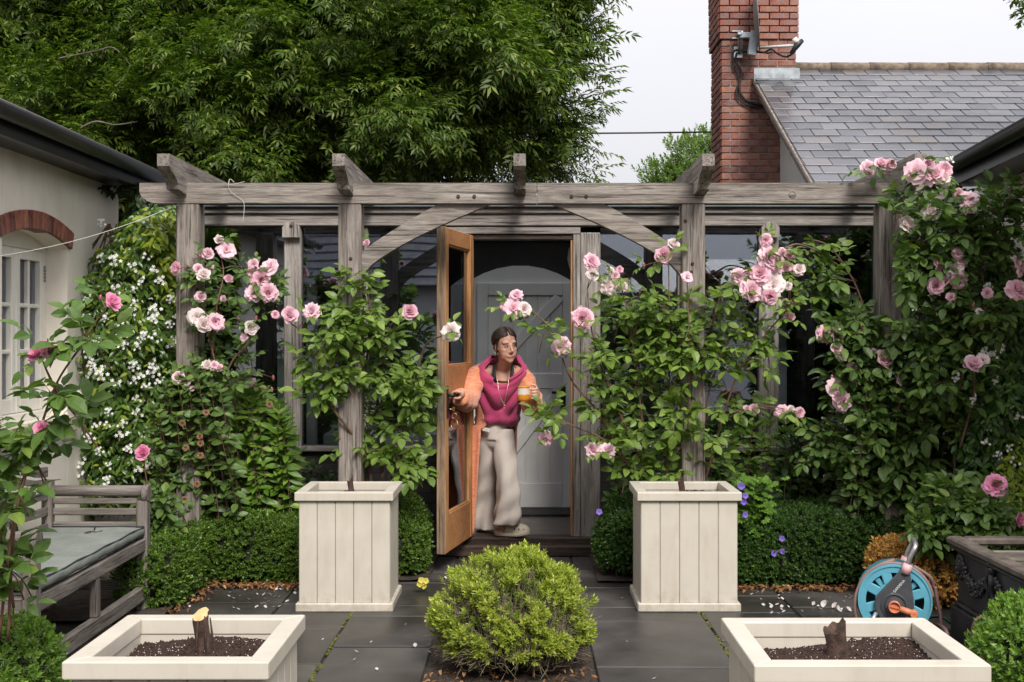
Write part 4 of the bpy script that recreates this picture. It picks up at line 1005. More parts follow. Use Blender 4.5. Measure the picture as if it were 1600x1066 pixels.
# ---- star jasmine on the left cottage wall
JT = leaf_tpls([(.06, .024), (.07, .027), (.05, .022), (.065, .02)], .2, .5)
JG = leafmat('jasmine_leaf', (0.035, 0.085, 0.016), (0.065, 0.135, 0.025), (0.15, 0.23, 0.04), trans=0.18, rough=0.28)
JY = leafmat('jasmine_new_leaf', (0.13, 0.22, 0.025), (0.26, 0.34, 0.05), trans=0.3, rough=0.3)
JW = simple('white_petal', (0.8, 0.8, 0.74), 0.6, 0.05, 20, 0)
def star_cluster(seed):
    random.seed(seed); mb = MB()
    for k in range(random.choice((6, 8, 10))):
        c = Vector((random.gauss(0, .022), random.gauss(0, .012), random.gauss(0, .017))); nd = (Vector((U(-.7, .7), -1, U(-.4, .7)))).normalized()
        M = T(c) @ nd.to_track_quat('Z', 'Y').to_matrix().to_4x4() @ Matrix.Rotation(U(0, 6), 4, 'Z')
        for j in range(5):
            a = j*1.2566; Mj = M @ Matrix.Rotation(a, 4, 'Z')
            mb.add([Mj @ Vector(v) for v in ((-.0015, .001, 0), (.0015, .001, 0), (.0052, .013, .002), (.001, .0155, .001), (-.0035, .012, -.001))], [(0, 1, 2, 3, 4)])
        mb.mi = 1; mb.tube([c-nd*.018+rv(.002), c], .001, 4, False); mb.mi = 0
    return mb.mesh('flower_cluster', [JW, STEM_G])
STARS = [star_cluster(300+i) for i in range(6)]; random.seed(31)
def jdir(p): 
    d = (Vector((U(-1, 1), -.55, U(-1.1, .15)))).normalized(); return d, Vector((U(-.5, .5), -1, .6+U(-.4, .4)))
jas = thing('star_jasmine', (-2.75, 8.4, 0), 'star jasmine full of white flowers climbing between the cottage window and pergola', 'jasmine', 'star jasmine on the cottage walls')
JP = [(112, 470), (130, 430), (150, 395), (175, 370), (190, 345), (215, 330), (240, 322), (278, 318), (284, 420), (284, 560), (300, 640), (290, 790), (120, 800), (95, 700), (105, 600), (92, 560), (100, 500)]
foliage_wall('foliage', jas, JP, 8.45, .32, .3, 6500, JT, JG, jdir)
foliage_wall('new_growth', jas, [(225, 330), (280, 325), (283, 480), (250, 470), (225, 420), (180, 420)], 8.38, .36, .12, 260, JT, JY, jdir, (.8, 1.3))
foliage_wall('new_growth', jas, JP, 8.40, .36, .1, 150, JT, JY, jdir, (.6, 1.0))
q = MB()
for _ in range(26):
    x = U(110, 275); q.tube(smooth_path([at(x, 800, 8.5), at(x+U(-30, 30), 640, 8.45), at(x+U(-40, 40), 480, 8.5), at(min(270, max(170, x+U(-40, 40))), 350, 8.5)], 4), .005, 5, False)
o = q.build('stems', STEM_B, jas); o['kind'] = 'stuff'
# thin dark tendrils up by the eaves
foliage_wall('eaves_foliage', jas, [(150, 300), (200, 300), (215, 330), (278, 320), (278, 300), (215, 285), (160, 290)], 8.7, .1, .2, 260, JT, leafmat('dark_ivy', (0.012, 0.03, 0.012), (0.03, 0.06, 0.02), trans=.1), jdir)
cl_pts = [(163, 343), (165, 410), (178, 415), (228, 405), (222, 436), (130, 460), (212, 455), (137, 488), (205, 478), (215, 478), (250, 482), (238, 495), (262, 507), (170, 490), (178, 525), (192, 535), (200, 528), (225, 518), (232, 527), (245, 530), (262, 540), (130, 545), (145, 560), (150, 570), (205, 568), (230, 578), (248, 580), (183, 592), (110, 605), (122, 615), (130, 627), (205, 628), (230, 610), (160, 640), (155, 665), (165, 660), (183, 660), (190, 675), (113, 695), (160, 700), (205, 705), (120, 745), (165, 740), (170, 755), (240, 728), (216, 735), (258, 650), (210, 645), (150, 525), (165, 582), (140, 590), (270, 460), (255, 440), (190, 440), (235, 560), (175, 720), (130, 720), (145, 685), (245, 690), (100, 640), (218, 545), (188, 515), (160, 545), (205, 600), (255, 600), (275, 520), (268, 490), (210, 420), (240, 420), (255, 350), (232, 352)]
for (px, py) in cl_pts:
    for _k in range(1):
        x, y = px+U(-9, 9), py+U(-8, 8); p = at(x, y, 8.45); p = at(x, y, 8.45-.34*math.sqrt(min(1, edge_dist(x, y, JP)/60))-.06*lump(p.x, 0, p.z)-.05)
        inst('flower_cluster', random.choice(STARS), T(p) @ Matrix.Rotation(U(-.5, .5), 4, 'Y') @ Matrix.Diagonal((U(.6, .9),)*3+(1,)), jas)
# ---- leafy phlox clump left, right and dark understorey
PHT = leaf_tpls([(.1, .036), (.085, .034), (.11, .04)], .3, .22)
PHG = leafmat('phlox_leaf', (0.07, 0.16, 0.025), (0.12, 0.23, 0.04), (0.19, 0.31, 0.06), trans=0.25, rough=0.4)
DKG = leafmat('understorey_leaf', (0.022, 0.055, 0.016), (0.045, 0.095, 0.026), (0.08, 0.145, 0.04), trans=0.17, rough=0.4)
def clump(name, label, stems, mat, tpls, base, lsc=1.0, cat='plant', group='leafy perennials under the glazing', nodes=11, top=True):
    root = thing(name, base, label, cat, group); st = MB(); items = []
    for (b, t) in stems:
        pts = smooth_path([b, b.lerp(t, .5)+rv(.02), t], 4); st.tube(pts, [.005]*4+[.003]*(len(pts)-4), 5, False); n = len(pts)
        for i in range(nodes):
            f_ = .18+.82*i/(nodes-1); j = min(n-2, int(f_*(n-1))); p = pts[j].lerp(pts[j+1], f_*(n-1)-j)
            for k in range(3 if f_ > .9 else 2):
                a = i*1.57+k*math.pi*(1 if f_ <= .9 else .66)+U(-.3, .3); up = .8 if f_ > .9 else U(-.35, .35)
                d = Vector((math.cos(a), math.sin(a), up)).normalized()
                items.append((random.randrange(len(tpls)), np.array(frame(p, d, Vector((0, -1.0, .9))+rv(.3), lsc*U(.75, 1.1)*(1.0-.35*max(0, f_-.75)*3)))))
    o = st.build('stems', STEM_B, root); o['kind'] = 'stuff'; o = scatter('foliage', tpls, items, mat, root); o['kind'] = 'stuff'
    return root
def stems_in(poly_top, Y, dY, n, lean=.06, back=0.0):
    out = []
    for _ in range(n):
        i = U(0, len(poly_top)-1.001); k = int(i); f_ = i-k; px = poly_top[k][0]*(1-f_)+poly_top[k+1][0]*f_; py = poly_top[k][1]*(1-f_)+poly_top[k+1][1]*f_
        y = Y+U(-dY, dY); t = at(px, py+U(0, 1)**2*75, y); b = Vector((t.x*.97+U(-lean, lean), y+back+U(-.03, .1), 0)); out.append((b, t))
    return out
clump('phlox', 'bright green leafy phlox clump between the two left pergola posts', stems_in([(330, 640), (350, 600), (375, 585), (400, 605), (430, 625), (448, 655)], 8.3, .14, 80), PHG, PHT, (-2, 8.5, 0), lsc=1.15, nodes=13)
clump('understorey_shrub', 'tall dark shrub between the rightmost pergola post and the right cottage', stems_in([(1385, 420), (1420, 320), (1450, 300), (1500, 300), (1560, 330)], 8.95, .12, 110), DKG, leaf_tpls([(.085, .045), (.07, .04), (.1, .05)], .25, .3), (3.0, 9.0, 0), nodes=22)
clump('phlox', 'green leafy phlox clump behind the right tall planter', stems_in([(1120, 690), (1165, 655), (1190, 645), (1225, 660), (1255, 680), (1270, 690)], 8.65, .12, 34), PHG, PHT, (1.6, 8.6, 0))
UST = leaf_tpls([(.085, .045), (.07, .04), (.1, .05)], .25, .3)
clump('understorey_shrub', 'dark leafed shrub with withered flower heads below the jasmine', stems_in([(235, 640), (270, 590), (300, 575), (345, 610)], 7.8, .1, 60, back=.36), LGB, UST, (-2.3, 7.8, 0), nodes=13)
clump('understorey_shrub', 'dark leafed shrub hiding the foot of the rightmost pergola post', stems_in([(1335, 640), (1370, 590), (1410, 600), (1450, 650)], 7.8, .1, 60, back=.36), LGB, UST, (2.35, 7.8, 0), nodes=13)
clump('understorey_shrub', 'dark leafed shrub behind the long box hedge', stems_in([(1225, 690), (1270, 660), (1330, 650), (1400, 660), (1450, 690)], 8.6, .15, 80), DKG, UST, (2.2, 8.6, 0), nodes=13)
clump('understorey_shrub', 'dark leafed shrub filling the corner under the right cottage eaves', stems_in([(1420, 560), (1470, 420), (1530, 340), (1590, 380), (1640, 430)], 8.35, .2, 95), DKG, UST, (3.0, 8.4, 0), nodes=17)
clump('understorey_shrub', 'dark low shrub between the left pergola posts below the glass', stems_in([(460, 700), (500, 720), (530, 705), (600, 735)], 8.85, .08, 22), DKG, UST, (-1.4, 8.8, 0), nodes=9)
clump('understorey_shrub', 'mid green shrub behind the right tall planter', stems_in([(945, 730), (1000, 700), (1060, 660), (1110, 690), (1150, 700)], 8.6, .12, 50), leafmat('mid_leaf', (0.04, 0.1, 0.02), (0.07, 0.16, 0.03), (0.1, 0.2, 0.04), trans=.2), UST, (1.1, 8.6, 0), nodes=11)
WITH = petalmat('withered_petal', (.2, .1, .05), (.42, .25, .15))
wme = bloom_mesh('open', 77).mesh('withered_bloom', [WITH, STEM_G]); random.seed(41)
for px, py in ((285, 662), (312, 682), (313, 693), (290, 700), (313, 712), (322, 645), (308, 757), (272, 780), (288, 781), (421, 632)):
    o = inst('withered_bloom', wme, T(at(px, py, 7.66)) @ Vector((U(-.5, .5), -1, U(-.3, .3))).to_track_quat('Z', 'Y').to_matrix().to_4x4() @ Matrix.Scale(.019, 4), bpy.data.objects['understorey_shrub'])
# right jasmine
jr = thing('star_jasmine', (3.2, 8.0, 0), 'darker star jasmine with a few white flowers at the right edge', 'jasmine', 'star jasmine on the cottage walls')
JR = [(1500, 470), (1560, 400), (1640, 420), (1640, 860), (1540, 840), (1500, 760), (1480, 620)]
foliage_wall('foliage', jr, JR, 7.75, .25, .3, 4600, JT, leafmat('jasmine_leaf_shade', (0.02, 0.06, 0.014), (0.04, 0.1, 0.02), (0.08, 0.16, 0.03), trans=.15, rough=.3), jdir)
foliage_wall('new_growth', jr, [(1550, 680), (1640, 640), (1640, 840), (1570, 830), (1530, 760)], 7.68, .27, .12, 900, JT, JY, jdir, (.6, 1.05))
for px, py in ((1540, 545), (1552, 553), (1566, 545), (1535, 550), (1557, 595), (1562, 605), (1522, 622), (1520, 630), (1580, 630), (1590, 650), (1577, 638), (1545, 668), (1575, 700), (1540, 690), (1495, 590), (1545, 448), (1485, 248), (1540, 450), (1583, 720), (1560, 712)):
    p = at(px, py, 7.5 if py > 300 else 7.4); inst('flower_cluster', random.choice(STARS), T(p) @ Matrix.Rotation(U(-.5, .5), 4, 'Y') @ Matrix.Scale(U(.5, .75), 4), jr)
# ---- roses
rose('climbing_rose', 'climbing rose on the leftmost pergola post with pale pink blooms', (-2.1, 7.9, 0),
     [[(320, 800, 8.1), (330, 700, 7.9), (338, 600, 7.85), (325, 520, 7.82), (315, 450, 7.82), (300, 405, 7.84)], [(335, 640, 7.88), (360, 570, 7.84), (390, 530, 7.82), (405, 470, 7.85), (415, 440, 7.86)], [(330, 560, 7.85), (340, 480, 7.8), (350, 430, 7.82), (340, 385, 7.84)]],
     [(277, 419, 11, 7.78), (325, 397, 10, 7.8), (315, 400, 6, 7.8), (354, 391, 12, 7.8), (342, 375, 8, 7.8, 'fade'), (310, 420, 7, 7.78), (319, 431, 12, 7.76, 'fade'), (328, 419, 7, 7.8), (313, 463, 8, 7.75), (357, 437, 8, 7.8), (349, 467, 5.5, 7.8), (397, 413, 9, 7.85), (421, 417, 13, 7.83), (396, 428, 11, 7.82), (408, 437, 14, 7.8), (397, 458, 13, 7.78), (419, 458, 13, 7.78), (307, 495, 12, 7.72, 'fade'), (318, 508, 13, 7.7, 'fade'), (337, 503, 12, 7.72), (392, 513, 12, 7.8, 'fade'), (382, 528, 7, 7.8), (373, 500, 4.5, 7.8), (400, 498, 4.5, 7.8), (324, 571, 9, 7.75, 'fade'), (334, 571, 7, 7.75), (342, 576, 7, 7.75), (278, 589, 9, 7.75), (292, 599, 5.5, 7.75), (301, 608, 5, 7.75), (325, 596, 8, 7.8, 'fade'), (392, 596, 6, 8.1), (427, 591, 4.5, 8.1), (425, 609, 4.2, 8.1), (407, 608, 4.2, 8.1)],
     [(325, 480, 40, 60, 7.85, .1, 12), (345, 570, 50, 40, 7.85, .1, 12), (310, 640, 30, 40, 7.95, .1, 9), (285, 720, 40, 50, 8.0, .1, 12), (395, 440, 40, 30, 7.87, .06, 8)], mat=LGB, sc=.95)
rose('climbing_rose', 'leafy rose behind the left tall planter with a few single pink blooms', (-1.0, 8.0, 0),
     [[(580, 760, 8.05), (572, 720, 8.03), (545, 670, 7.88), (518, 630, 7.84), (495, 570, 7.84), (475, 525, 7.84), (455, 505, 7.84)], [(578, 760, 8.1), (566, 650, 8.1), (572, 560, 8.0), (578, 480, 7.95), (566, 445, 7.95)], [(612, 760, 8.1), (622, 690, 8.1), (645, 610, 8.1), (663, 540, 8.05), (690, 525, 7.9)], [(600, 760, 8.1), (590, 600, 8.1), (612, 520, 8.1), (636, 492, 8.05)], [(575, 720, 8.05), (525, 600, 7.9), (535, 520, 7.86), (555, 470, 7.86)]],
     [(430, 492, 6, 7.8), (452, 493, 14, 7.78), (487, 487, 12, 7.78), (640, 487, 13, 7.95), (704, 518, 13, 7.85, 'fade'), (573, 380, 6, 7.98), (571, 512, 6, 7.9)],
     [(515, 560, 58, 62, 7.85, .12, 20), (560, 500, 45, 40, 7.86, .12, 13), (600, 580, 60, 70, 8.0, .15, 15), (640, 640, 45, 60, 8.05, .12, 11), (590, 690, 50, 50, 8.05, .12, 9), (555, 450, 14, 22, 7.9, .05, 4), (650, 720, 40, 30, 8.05, .1, 4)], mat=LG, sc=1.22, cane_r=.012)
rose('climbing_rose', 'tall leafy rose right of the door with long shoots reaching across the doorway', (1.0, 8.0, 0),
     [[(1010, 770, 8.0), (1000, 620, 7.9), (985, 500, 7.85), (966, 430, 7.85)], [(1040, 770, 8.0), (1046, 600, 7.88), (1044, 480, 7.82), (1045, 405, 7.8)], [(1000, 760, 8.0), (935, 645, 7.85), (895, 590, 7.8), (862, 520, 7.75), (835, 490, 7.72), (812, 480, 7.7)], [(1015, 760, 8.0), (950, 690, 7.85), (905, 665, 7.78), (865, 650, 7.75)], [(1075, 770, 8.0), (1072, 600, 7.84), (1074, 500, 7.8), (1074, 440, 7.8)], [(1090, 760, 8.0), (1110, 610, 7.9), (1145, 520, 7.85), (1185, 455, 7.8)], [(1100, 760, 8.0), (1145, 600, 7.9), (1195, 530, 7.85), (1228, 480, 7.82)], [(1010, 740, 8.0), (950, 600, 7.9), (925, 520, 7.85), (918, 450, 7.85)], [(1110, 520, 7.9), (1130, 460, 7.85), (1160, 440, 7.82)], [(1215, 400, 7.82), (1245, 385, 7.9), (1290, 400, 7.95), (1340, 440, 8.0)]],
     [(807, 461, 9, 7.7), (802, 482, 13, 7.68), (787, 479, 5, 7.7), (819, 483, 10, 7.69), (877, 541, 14, 7.72), (853, 686, 11, 7.72, 'down'), (927, 704, 11, 7.75), (949, 704, 11, 7.75), (925, 409, 12, 7.82), (926, 430, 11, 7.8, 'fade'), (950, 447, 13, 7.82, 'fade'), (954, 423, 6, 7.84), (961, 431, 7, 7.82), (968, 421, 5, 7.84), (973, 447, 7, 7.82), (1051, 383, 11, 7.76), (1037, 399, 14, 7.74), (910, 498, 15, 7.76), (1074, 433, 8, 7.74), (1006, 415, 4.4, 7.84), (1197, 375, 9, 7.75), (1202, 403, 17, 7.74), (1215, 413, 13, 7.73), (1187, 428, 15, 7.72), (1175, 454, 16, 7.7), (1208, 444, 16, 7.7), (1203, 463, 13, 7.68), (1154, 432, 12, 7.75), (1168, 427, 6, 7.75), (1233, 399, 9.5, 7.76), (1222, 393, 6, 7.76), (1248, 421, 9, 7.75, 'fade'), (1231, 417, 7, 7.75), (1231, 447, 6, 7.73), (1227, 472, 5.5, 7.75), (1238, 476, 4.4, 7.75), (1233, 496, 9, 7.75), (1167, 640, 7, 7.9), (1178, 640, 9, 7.9), (1223, 643, 10, 8.0), (1235, 640, 7, 8.0), (1249, 645, 8, 8.0)],
     [(1000, 510, 60, 65, 7.88, .12, 18), (1055, 510, 50, 60, 7.83, .12, 16), (1010, 630, 72, 70, 7.9, .15, 18), (1095, 600, 58, 80, 7.88, .12, 14), (950, 650, 30, 45, 7.85, .1, 7), (1165, 540, 40, 50, 7.87, .1, 9), (930, 560, 18, 40, 7.85, .08, 4), (1140, 480, 40, 30, 7.83, .08, 5), (1285, 420, 40, 45, 7.95, .08, 5), (1040, 715, 80, 30, 7.95, .1, 12), (870, 520, 20, 20, 7.75, .04, 2), (860, 645, 20, 12, 7.75, .04, 2)], mat=LG, sc=1.22)
rose('climbing_rose', 'rose with clustered pink blooms on arching stems left of the rightmost pergola post', (2.3, 8.0, 0),
     [[(1365, 850, 8.1), (1350, 680, 7.95), (1335, 580, 7.9), (1320, 530, 7.85)], [(1375, 850, 8.1), (1370, 650, 7.9), (1365, 540, 7.88), (1350, 500, 7.86)], [(1390, 850, 8.1), (1405, 700, 7.9), (1395, 600, 7.85)], [(1360, 720, 8.0), (1320, 650, 7.9), (1310, 600, 7.85)], [(1365, 540, 7.9), (1340, 450, 7.95), (1300, 390, 7.95), (1262, 372, 7.95)], [(1380, 620, 7.9), (1420, 560, 7.85), (1450, 540, 7.8)]],
     [(1290, 523, 13, 7.8), (1307, 526, 12, 7.8), (1307, 545, 10, 7.78), (1317, 555, 9, 7.78, 'fade'), (1345, 523, 7, 7.8), (1345, 509, 4.2, 7.8), (1332, 575, 8, 7.78), (1380, 561, 16, 7.76), (1365, 550, 6, 7.78), (1391, 554, 6, 7.78), (1406, 591, 11, 7.76, 'side'), (1306, 606, 14, 7.78), (1316, 627, 14, 7.76), (1332, 594, 5, 7.8), (1300, 590, 4.2, 7.8)],
     [(1350, 520, 50, 50, 7.9, .1, 16), (1345, 620, 50, 60, 7.9, .12, 22), (1400, 640, 55, 70, 7.85, .12, 24), (1350, 720, 70, 50, 7.95, .12, 22), (1430, 560, 50, 50, 7.82, .1, 17), (1440, 720, 50, 60, 7.9, .12, 19), (1290, 440, 40, 40, 7.97, .06, 5), (1290, 690, 45, 30, 7.95, .1, 8)], mat=LGD, sc=1.3)
rose('climbing_rose', 'rose rambling over the right end of the pergola beam and post', (2.6, 7.8, 0),
     [[(1440, 860, 7.9), (1440, 620, 7.8), (1436, 470, 7.7), (1432, 350, 7.62), (1446, 285, 7.55)], [(1480, 860, 7.8), (1498, 620, 7.7), (1500, 480, 7.6), (1512, 330, 7.55)], [(1490, 640, 7.6), (1530, 500, 7.5), (1565, 465, 7.45), (1592, 445, 7.4)], [(1480, 600, 7.7), (1470, 470, 7.6), (1485, 430, 7.55)], [(1440, 480, 7.7), (1420, 400, 7.65), (1418, 355, 7.6)], [(1520, 400, 7.55), (1560, 320, 7.5), (1600, 280, 7.45)], [(1500, 700, 7.6), (1520, 620, 7.5), (1522, 580, 7.45)], [(1440, 300, 7.9), (1400, 275, 8.0), (1370, 268, 8.0)]],
     [(1356, 263, 12, 7.72), (1376, 258, 12, 7.72), (1390, 257, 10, 7.72), (1431, 268, 16, 7.45), (1451, 257, 10, 7.45), (1460, 274, 15, 7.43), (1475, 265, 12, 7.44), (1474, 281, 10, 7.42), (1454, 331, 13, 7.48, 'fade'), (1416, 352, 15, 7.5, 'fade'), (1497, 303, 8, 7.45), (1516, 311, 13, 7.42), (1514, 323, 11, 7.4), (1496, 396, 9, 7.45), (1502, 409, 7, 7.45), (1466, 414, 12, 7.5, 'side'), (1491, 421, 12, 7.46, 'fade'), (1497, 437, 13, 7.45), (1477, 438, 8, 7.47), (1463, 447, 12, 7.47), (1486, 465, 8, 7.45), (1531, 488, 6.5, 7.4), (1543, 458, 8, 7.4), (1590, 416, 14, 7.3, 'side'), (1591, 452, 16, 7.3), (1521, 477, 4.2, 7.4), (1521, 571, 16, 7.35), (1536, 563, 9, 7.35), (1509, 572, 5, 7.36)],
     [(1440, 400, 35, 55, 7.62, .1, 16), (1490, 370, 50, 50, 7.58, .12, 19), (1470, 500, 55, 60, 7.62, .12, 25), (1540, 350, 45, 40, 7.55, .1, 13), (1500, 610, 50, 60, 7.6, .1, 19), (1580, 340, 30, 50, 7.45, .08, 7), (1560, 480, 35, 40, 7.45, .08, 7), (1430, 310, 25, 25, 7.58, .05, 4)], mat=LGB, sc=1.3)
rose('shrub_rose', 'rose with large leaves and deep pink blooms in front of the cottage window', (-1.95, 4.5, 0),
     [[(0, 1000, 4.5), (25, 820, 4.4), (58, 690, 4.35), (92, 600, 4.3), (130, 540, 4.28), (152, 500, 4.27), (166, 482, 4.26)], [(10, 1000, 4.5), (25, 800, 4.45), (52, 700, 4.4), (64, 680, 4.38)], [(90, 620, 4.32), (80, 580, 4.3), (66, 560, 4.28)], [(20, 950, 4.5), (0, 800, 4.5), (-20, 700, 4.5)]],
     [(174, 474, 16, 4.24, 'side'), (157, 466, 5, 4.26, 'bud'), (57, 555, 14, 4.24), (78, 549, 12, 4.24, 'side'), (69, 540, 8, 4.25), (66, 670, 13, 4.3)],
     [(85, 630, 22, 30, 4.33, .05, 3), (35, 715, 30, 40, 4.4, .08, 4), (-5, 800, 22, 50, 4.45, .1, 4), (130, 530, 18, 20, 4.3, .04, 2), (0, 680, 18, 40, 4.45, .08, 2), (0, 890, 22, 40, 4.5, .1, 3), (0, 850, 22, 50, 4.42, .08, 4), (75, 670, 12, 20, 4.35, .05, 1)], mat=BIGL, sc=1.2, group='pink shrub roses in the beds', hot=True, cane_r=.006)
rose('shrub_rose', 'single bright pink rose on a thin stem beside the bench', (-2.35, 7.6, 0),
     [[(235, 840, 7.6), (235, 780, 7.55), (226, 740, 7.5), (224, 715, 7.48)], [(240, 850, 7.6), (255, 800, 7.5), (262, 770, 7.5)]], [(224, 708, 13, 7.46)],
     [(250, 790, 22, 30, 7.5, .05, 9), (245, 830, 20, 25, 7.5, .05, 6)], mat=LGB, sc=1.0, group='pink shrub roses in the beds', hot=True)
rose('shrub_rose', 'low rose with two round pink blooms above the black trough', (2.75, 7.2, 0),
     [[(1470, 900, 7.3), (1480, 830, 7.25), (1500, 790, 7.2)], [(1530, 880, 7.1), (1545, 820, 7.1), (1553, 770, 7.08)], [(1560, 880, 7.0), (1580, 840, 7.0), (1590, 815, 7.0)], [(1490, 880, 7.2), (1455, 820, 7.2), (1445, 800, 7.2)]],
     [(1555, 758, 16, 7.02), (1592, 812, 12, 6.95)],
     [(1470, 810, 45, 35, 7.2, .1, 26), (1530, 810, 45, 35, 7.1, .1, 24), (1490, 770, 35, 25, 7.3, .08, 12), (1585, 850, 25, 20, 7.0, .05, 8)], mat=LGB, sc=1.15, group='pink shrub roses in the beds', hot=True)
# ---- geranium with violet flowers
ger = thing('cranesbill', (1.55, 8.0, 0), 'cranesbill with violet flowers spilling past the right tall planter', 'geranium')
VIO = petalmat('violet_petal', (.14, .07, .5), (.3, .2, .68)); GERG = leafmat('cranesbill_leaf', (.06, .15, .025), (.11, .23, .04), (.15, .29, .06), trans=.25)
gl = MB()
for k in range(7): leaf_into(gl, Matrix.Rotation((k-3)*.62, 4, 'Z') @ Matrix.Rotation(.15, 4, 'X'), .035, .016, .2, .2)
items = []; random.seed(50); st = MB()
for _ in range(330):
    px = random.gauss(1180, 16); py = U(745, 900)
    if py > 850 and px < 1180: px = 1195+U(-15, 25)
    p = at(px, py, 7.95+U(-.1, .12)); items.append((0, np.array(frame(p, Vector((U(-1, 1), -.6, U(-.4, .3))), Vector((0, -.8, .8))+rv(.3), U(.8, 1.3)))))
    if random.random() < .4: st.tube([Vector((p.x+U(-.05, .05), 8.05, max(0, p.z-.25))), p], .0015, 4, False)
o = scatter('foliage', [tpl(gl)], items, GERG, ger); o['kind'] = 'stuff'; o = st.build('stems', STEM_G, ger); o['kind'] = 'stuff'
vf = MB(); vf.smooth = True
for k in range(5): 
    Mk = Matrix.Rotation(k*1.2566, 4, 'Z'); vf.grid(4, 3, lambda u, v: Mk @ Vector(((u-.5)*(.012+.028*v*(1-.15*v)), .003+.023*v, .008*v+abs(u-.5)*.006)))
vfm = vf.mesh('flower', VIO)
for px, py in ((1164, 775), (1162, 785), (1164, 805), (1222, 842), (1209, 865), (1222, 862), (936, 800), (1158, 760)):
    inst('flower', vfm, T(at(px, py, 7.82)) @ Vector((U(-.3, .3), -1, .3)).to_track_quat('Z', 'Y').to_matrix().to_4x4() @ Matrix.Scale(U(.65, .85), 4), ger)
# small yellow viola
vi = thing('viola', (-.62, 7.95, 0), 'small yellow viola seeded in the paving beside the left tall planter', 'flower'); vb = at(660, 925, 7.72); vi.location = vb
W[vi.name] = T(vb); YEL = petalmat('yellow_petal', (.62, .5, .05), (.75, .65, .15)); yf = vf.mesh('flower', YEL)
for dx, dy in ((0, 0), (5, -3), (-4, 2), (3, 5), (-2, -4)):
    inst('flower', yf, T(at(660+dx, 911+dy, 7.7)) @ Vector((U(-.4, .4), -1, .4)).to_track_quat('Z', 'Y').to_matrix().to_4x4() @ Matrix.Scale(.7, 4), vi)
q = MB()
for k in range(14): leaf_into(q, frame(vb+Vector((U(-.03, .03), U(-.02, .02), U(0, .04))), Vector((U(-1, 1), -.5, U(.1, .8))), (0, 0, 1)), .03, .012)
q.build('leaves', GERG, vi)
# ---- soil of the planted beds
BEDS = MB()
for (x0, x1, y0, y1) in ((-3.0, -1.3, 8.07, 9.1), (-1.3, -.61, 8.02, 9.1), (.5, 1.1, 7.98, 9.1), (1.1, 3.3, 8.0, 9.1), (-3.0, -2.07, 6.9, 8.07)):
    BEDS.grid(int((x1-x0)*14)+2, int((y1-y0)*14)+2, lambda u, v: Vector((x0+u*(x1-x0), y0+v*(y1-y0), .012+U(0, .018))))
BEDS.smooth = True
tag(BEDS.build('flower_bed', SOILM), kind='structure')
# leaf litter and fallen petals along the hedges
random.seed(60); LIT = leafmat('dead_leaf', (.1, .05, .025), (.22, .11, .05), (.35, .25, .17), trans=.05, rough=.8)
items = []
for _ in range(900):
    k = random.random()
    if k < .4: x, y = U(-2.1, -1.3), 7.86+random.gauss(0, .05)
    elif k < .75: x, y = U(1.35, 2.2), 7.78+random.gauss(0, .05)
    elif k < .87: x, y = -2.03+random.gauss(0, .04), U(7.1, 8.1)
    else: x, y = U(-.46, .35), U(5.35, 5.9)
    items.append((0, np.array(frame((x, y, .02+U(0, .012)), Vector((U(-1, 1), U(-1, 1), U(-.2, .3))), Vector((U(-.4, .4), U(-.4, .4), 1)), U(.4, .9)))))
o = scatter('leaf_litter', leaf_tpls([(.045, .025)], .5, .6), items, LIT); tag(o, 'dry brown leaf litter along the foot of the hedges', 'leaf litter', kind='stuff')
PW = petalmat('fallen_petal_mat', (.7, .6, .58), (.85, .8, .76)); items = []
for _ in range(150):
    k = random.random()
    if k < .3: x, y = U(-2.05, -1.3), U(7.2, 7.88)
    elif k < .62: x, y = U(1.4, 2.2), U(7.1, 7.8)
    elif k < .72: x, y = -1.56+U(-.03, .03), U(7.2, 8.0)
    else: x, y = U(-1.3, 1.3), U(5.3, 8.8)
    items.append((0, np.array(frame((x, y, .008), Vector((U(-1, 1), U(-1, 1), U(-.05, .15))), Vector((U(-.2, .2), U(-.2, .2), 1)), U(.5, 1.0)))))
o = scatter('fallen_petals', leaf_tpls([(.028, .024)], .35, -.4), items, PW); tag(o, 'scattered pale rose petals lying on the dark paving', 'petals', kind='stuff')
for i, (px, py, s_) in enumerate(((1283, 950, 1.5), (1300, 952, 1.3), (1310, 956, 1.0), (1331, 957, 1.3), (1269, 948, .9), (458, 914, 1.1), (433, 920, .9))):
    Y = EYE*FPX/(py-CY); p = at(px, py, Y); p.z = .008; q = MB(); leaf_into(q, frame(p, Vector((U(-1, 1), .2, .25)), Vector((U(-.3, .3), -.5, 1)), s_*.8), .036, .03, .4, -.5)
    tag(q.build('fallen_petal', PW), ('%s of the large white petals lying left of the hose reel' % ('second from left', 'third from left', 'fourth from left', 'rightmost', 'leftmost')[i] if px > 1000 else ('larger white petal touching the foot of the left tall planter', 'smaller white petal on the paving left of the left tall planter')[i-5]), 'petal', 'large white petals on the paving')
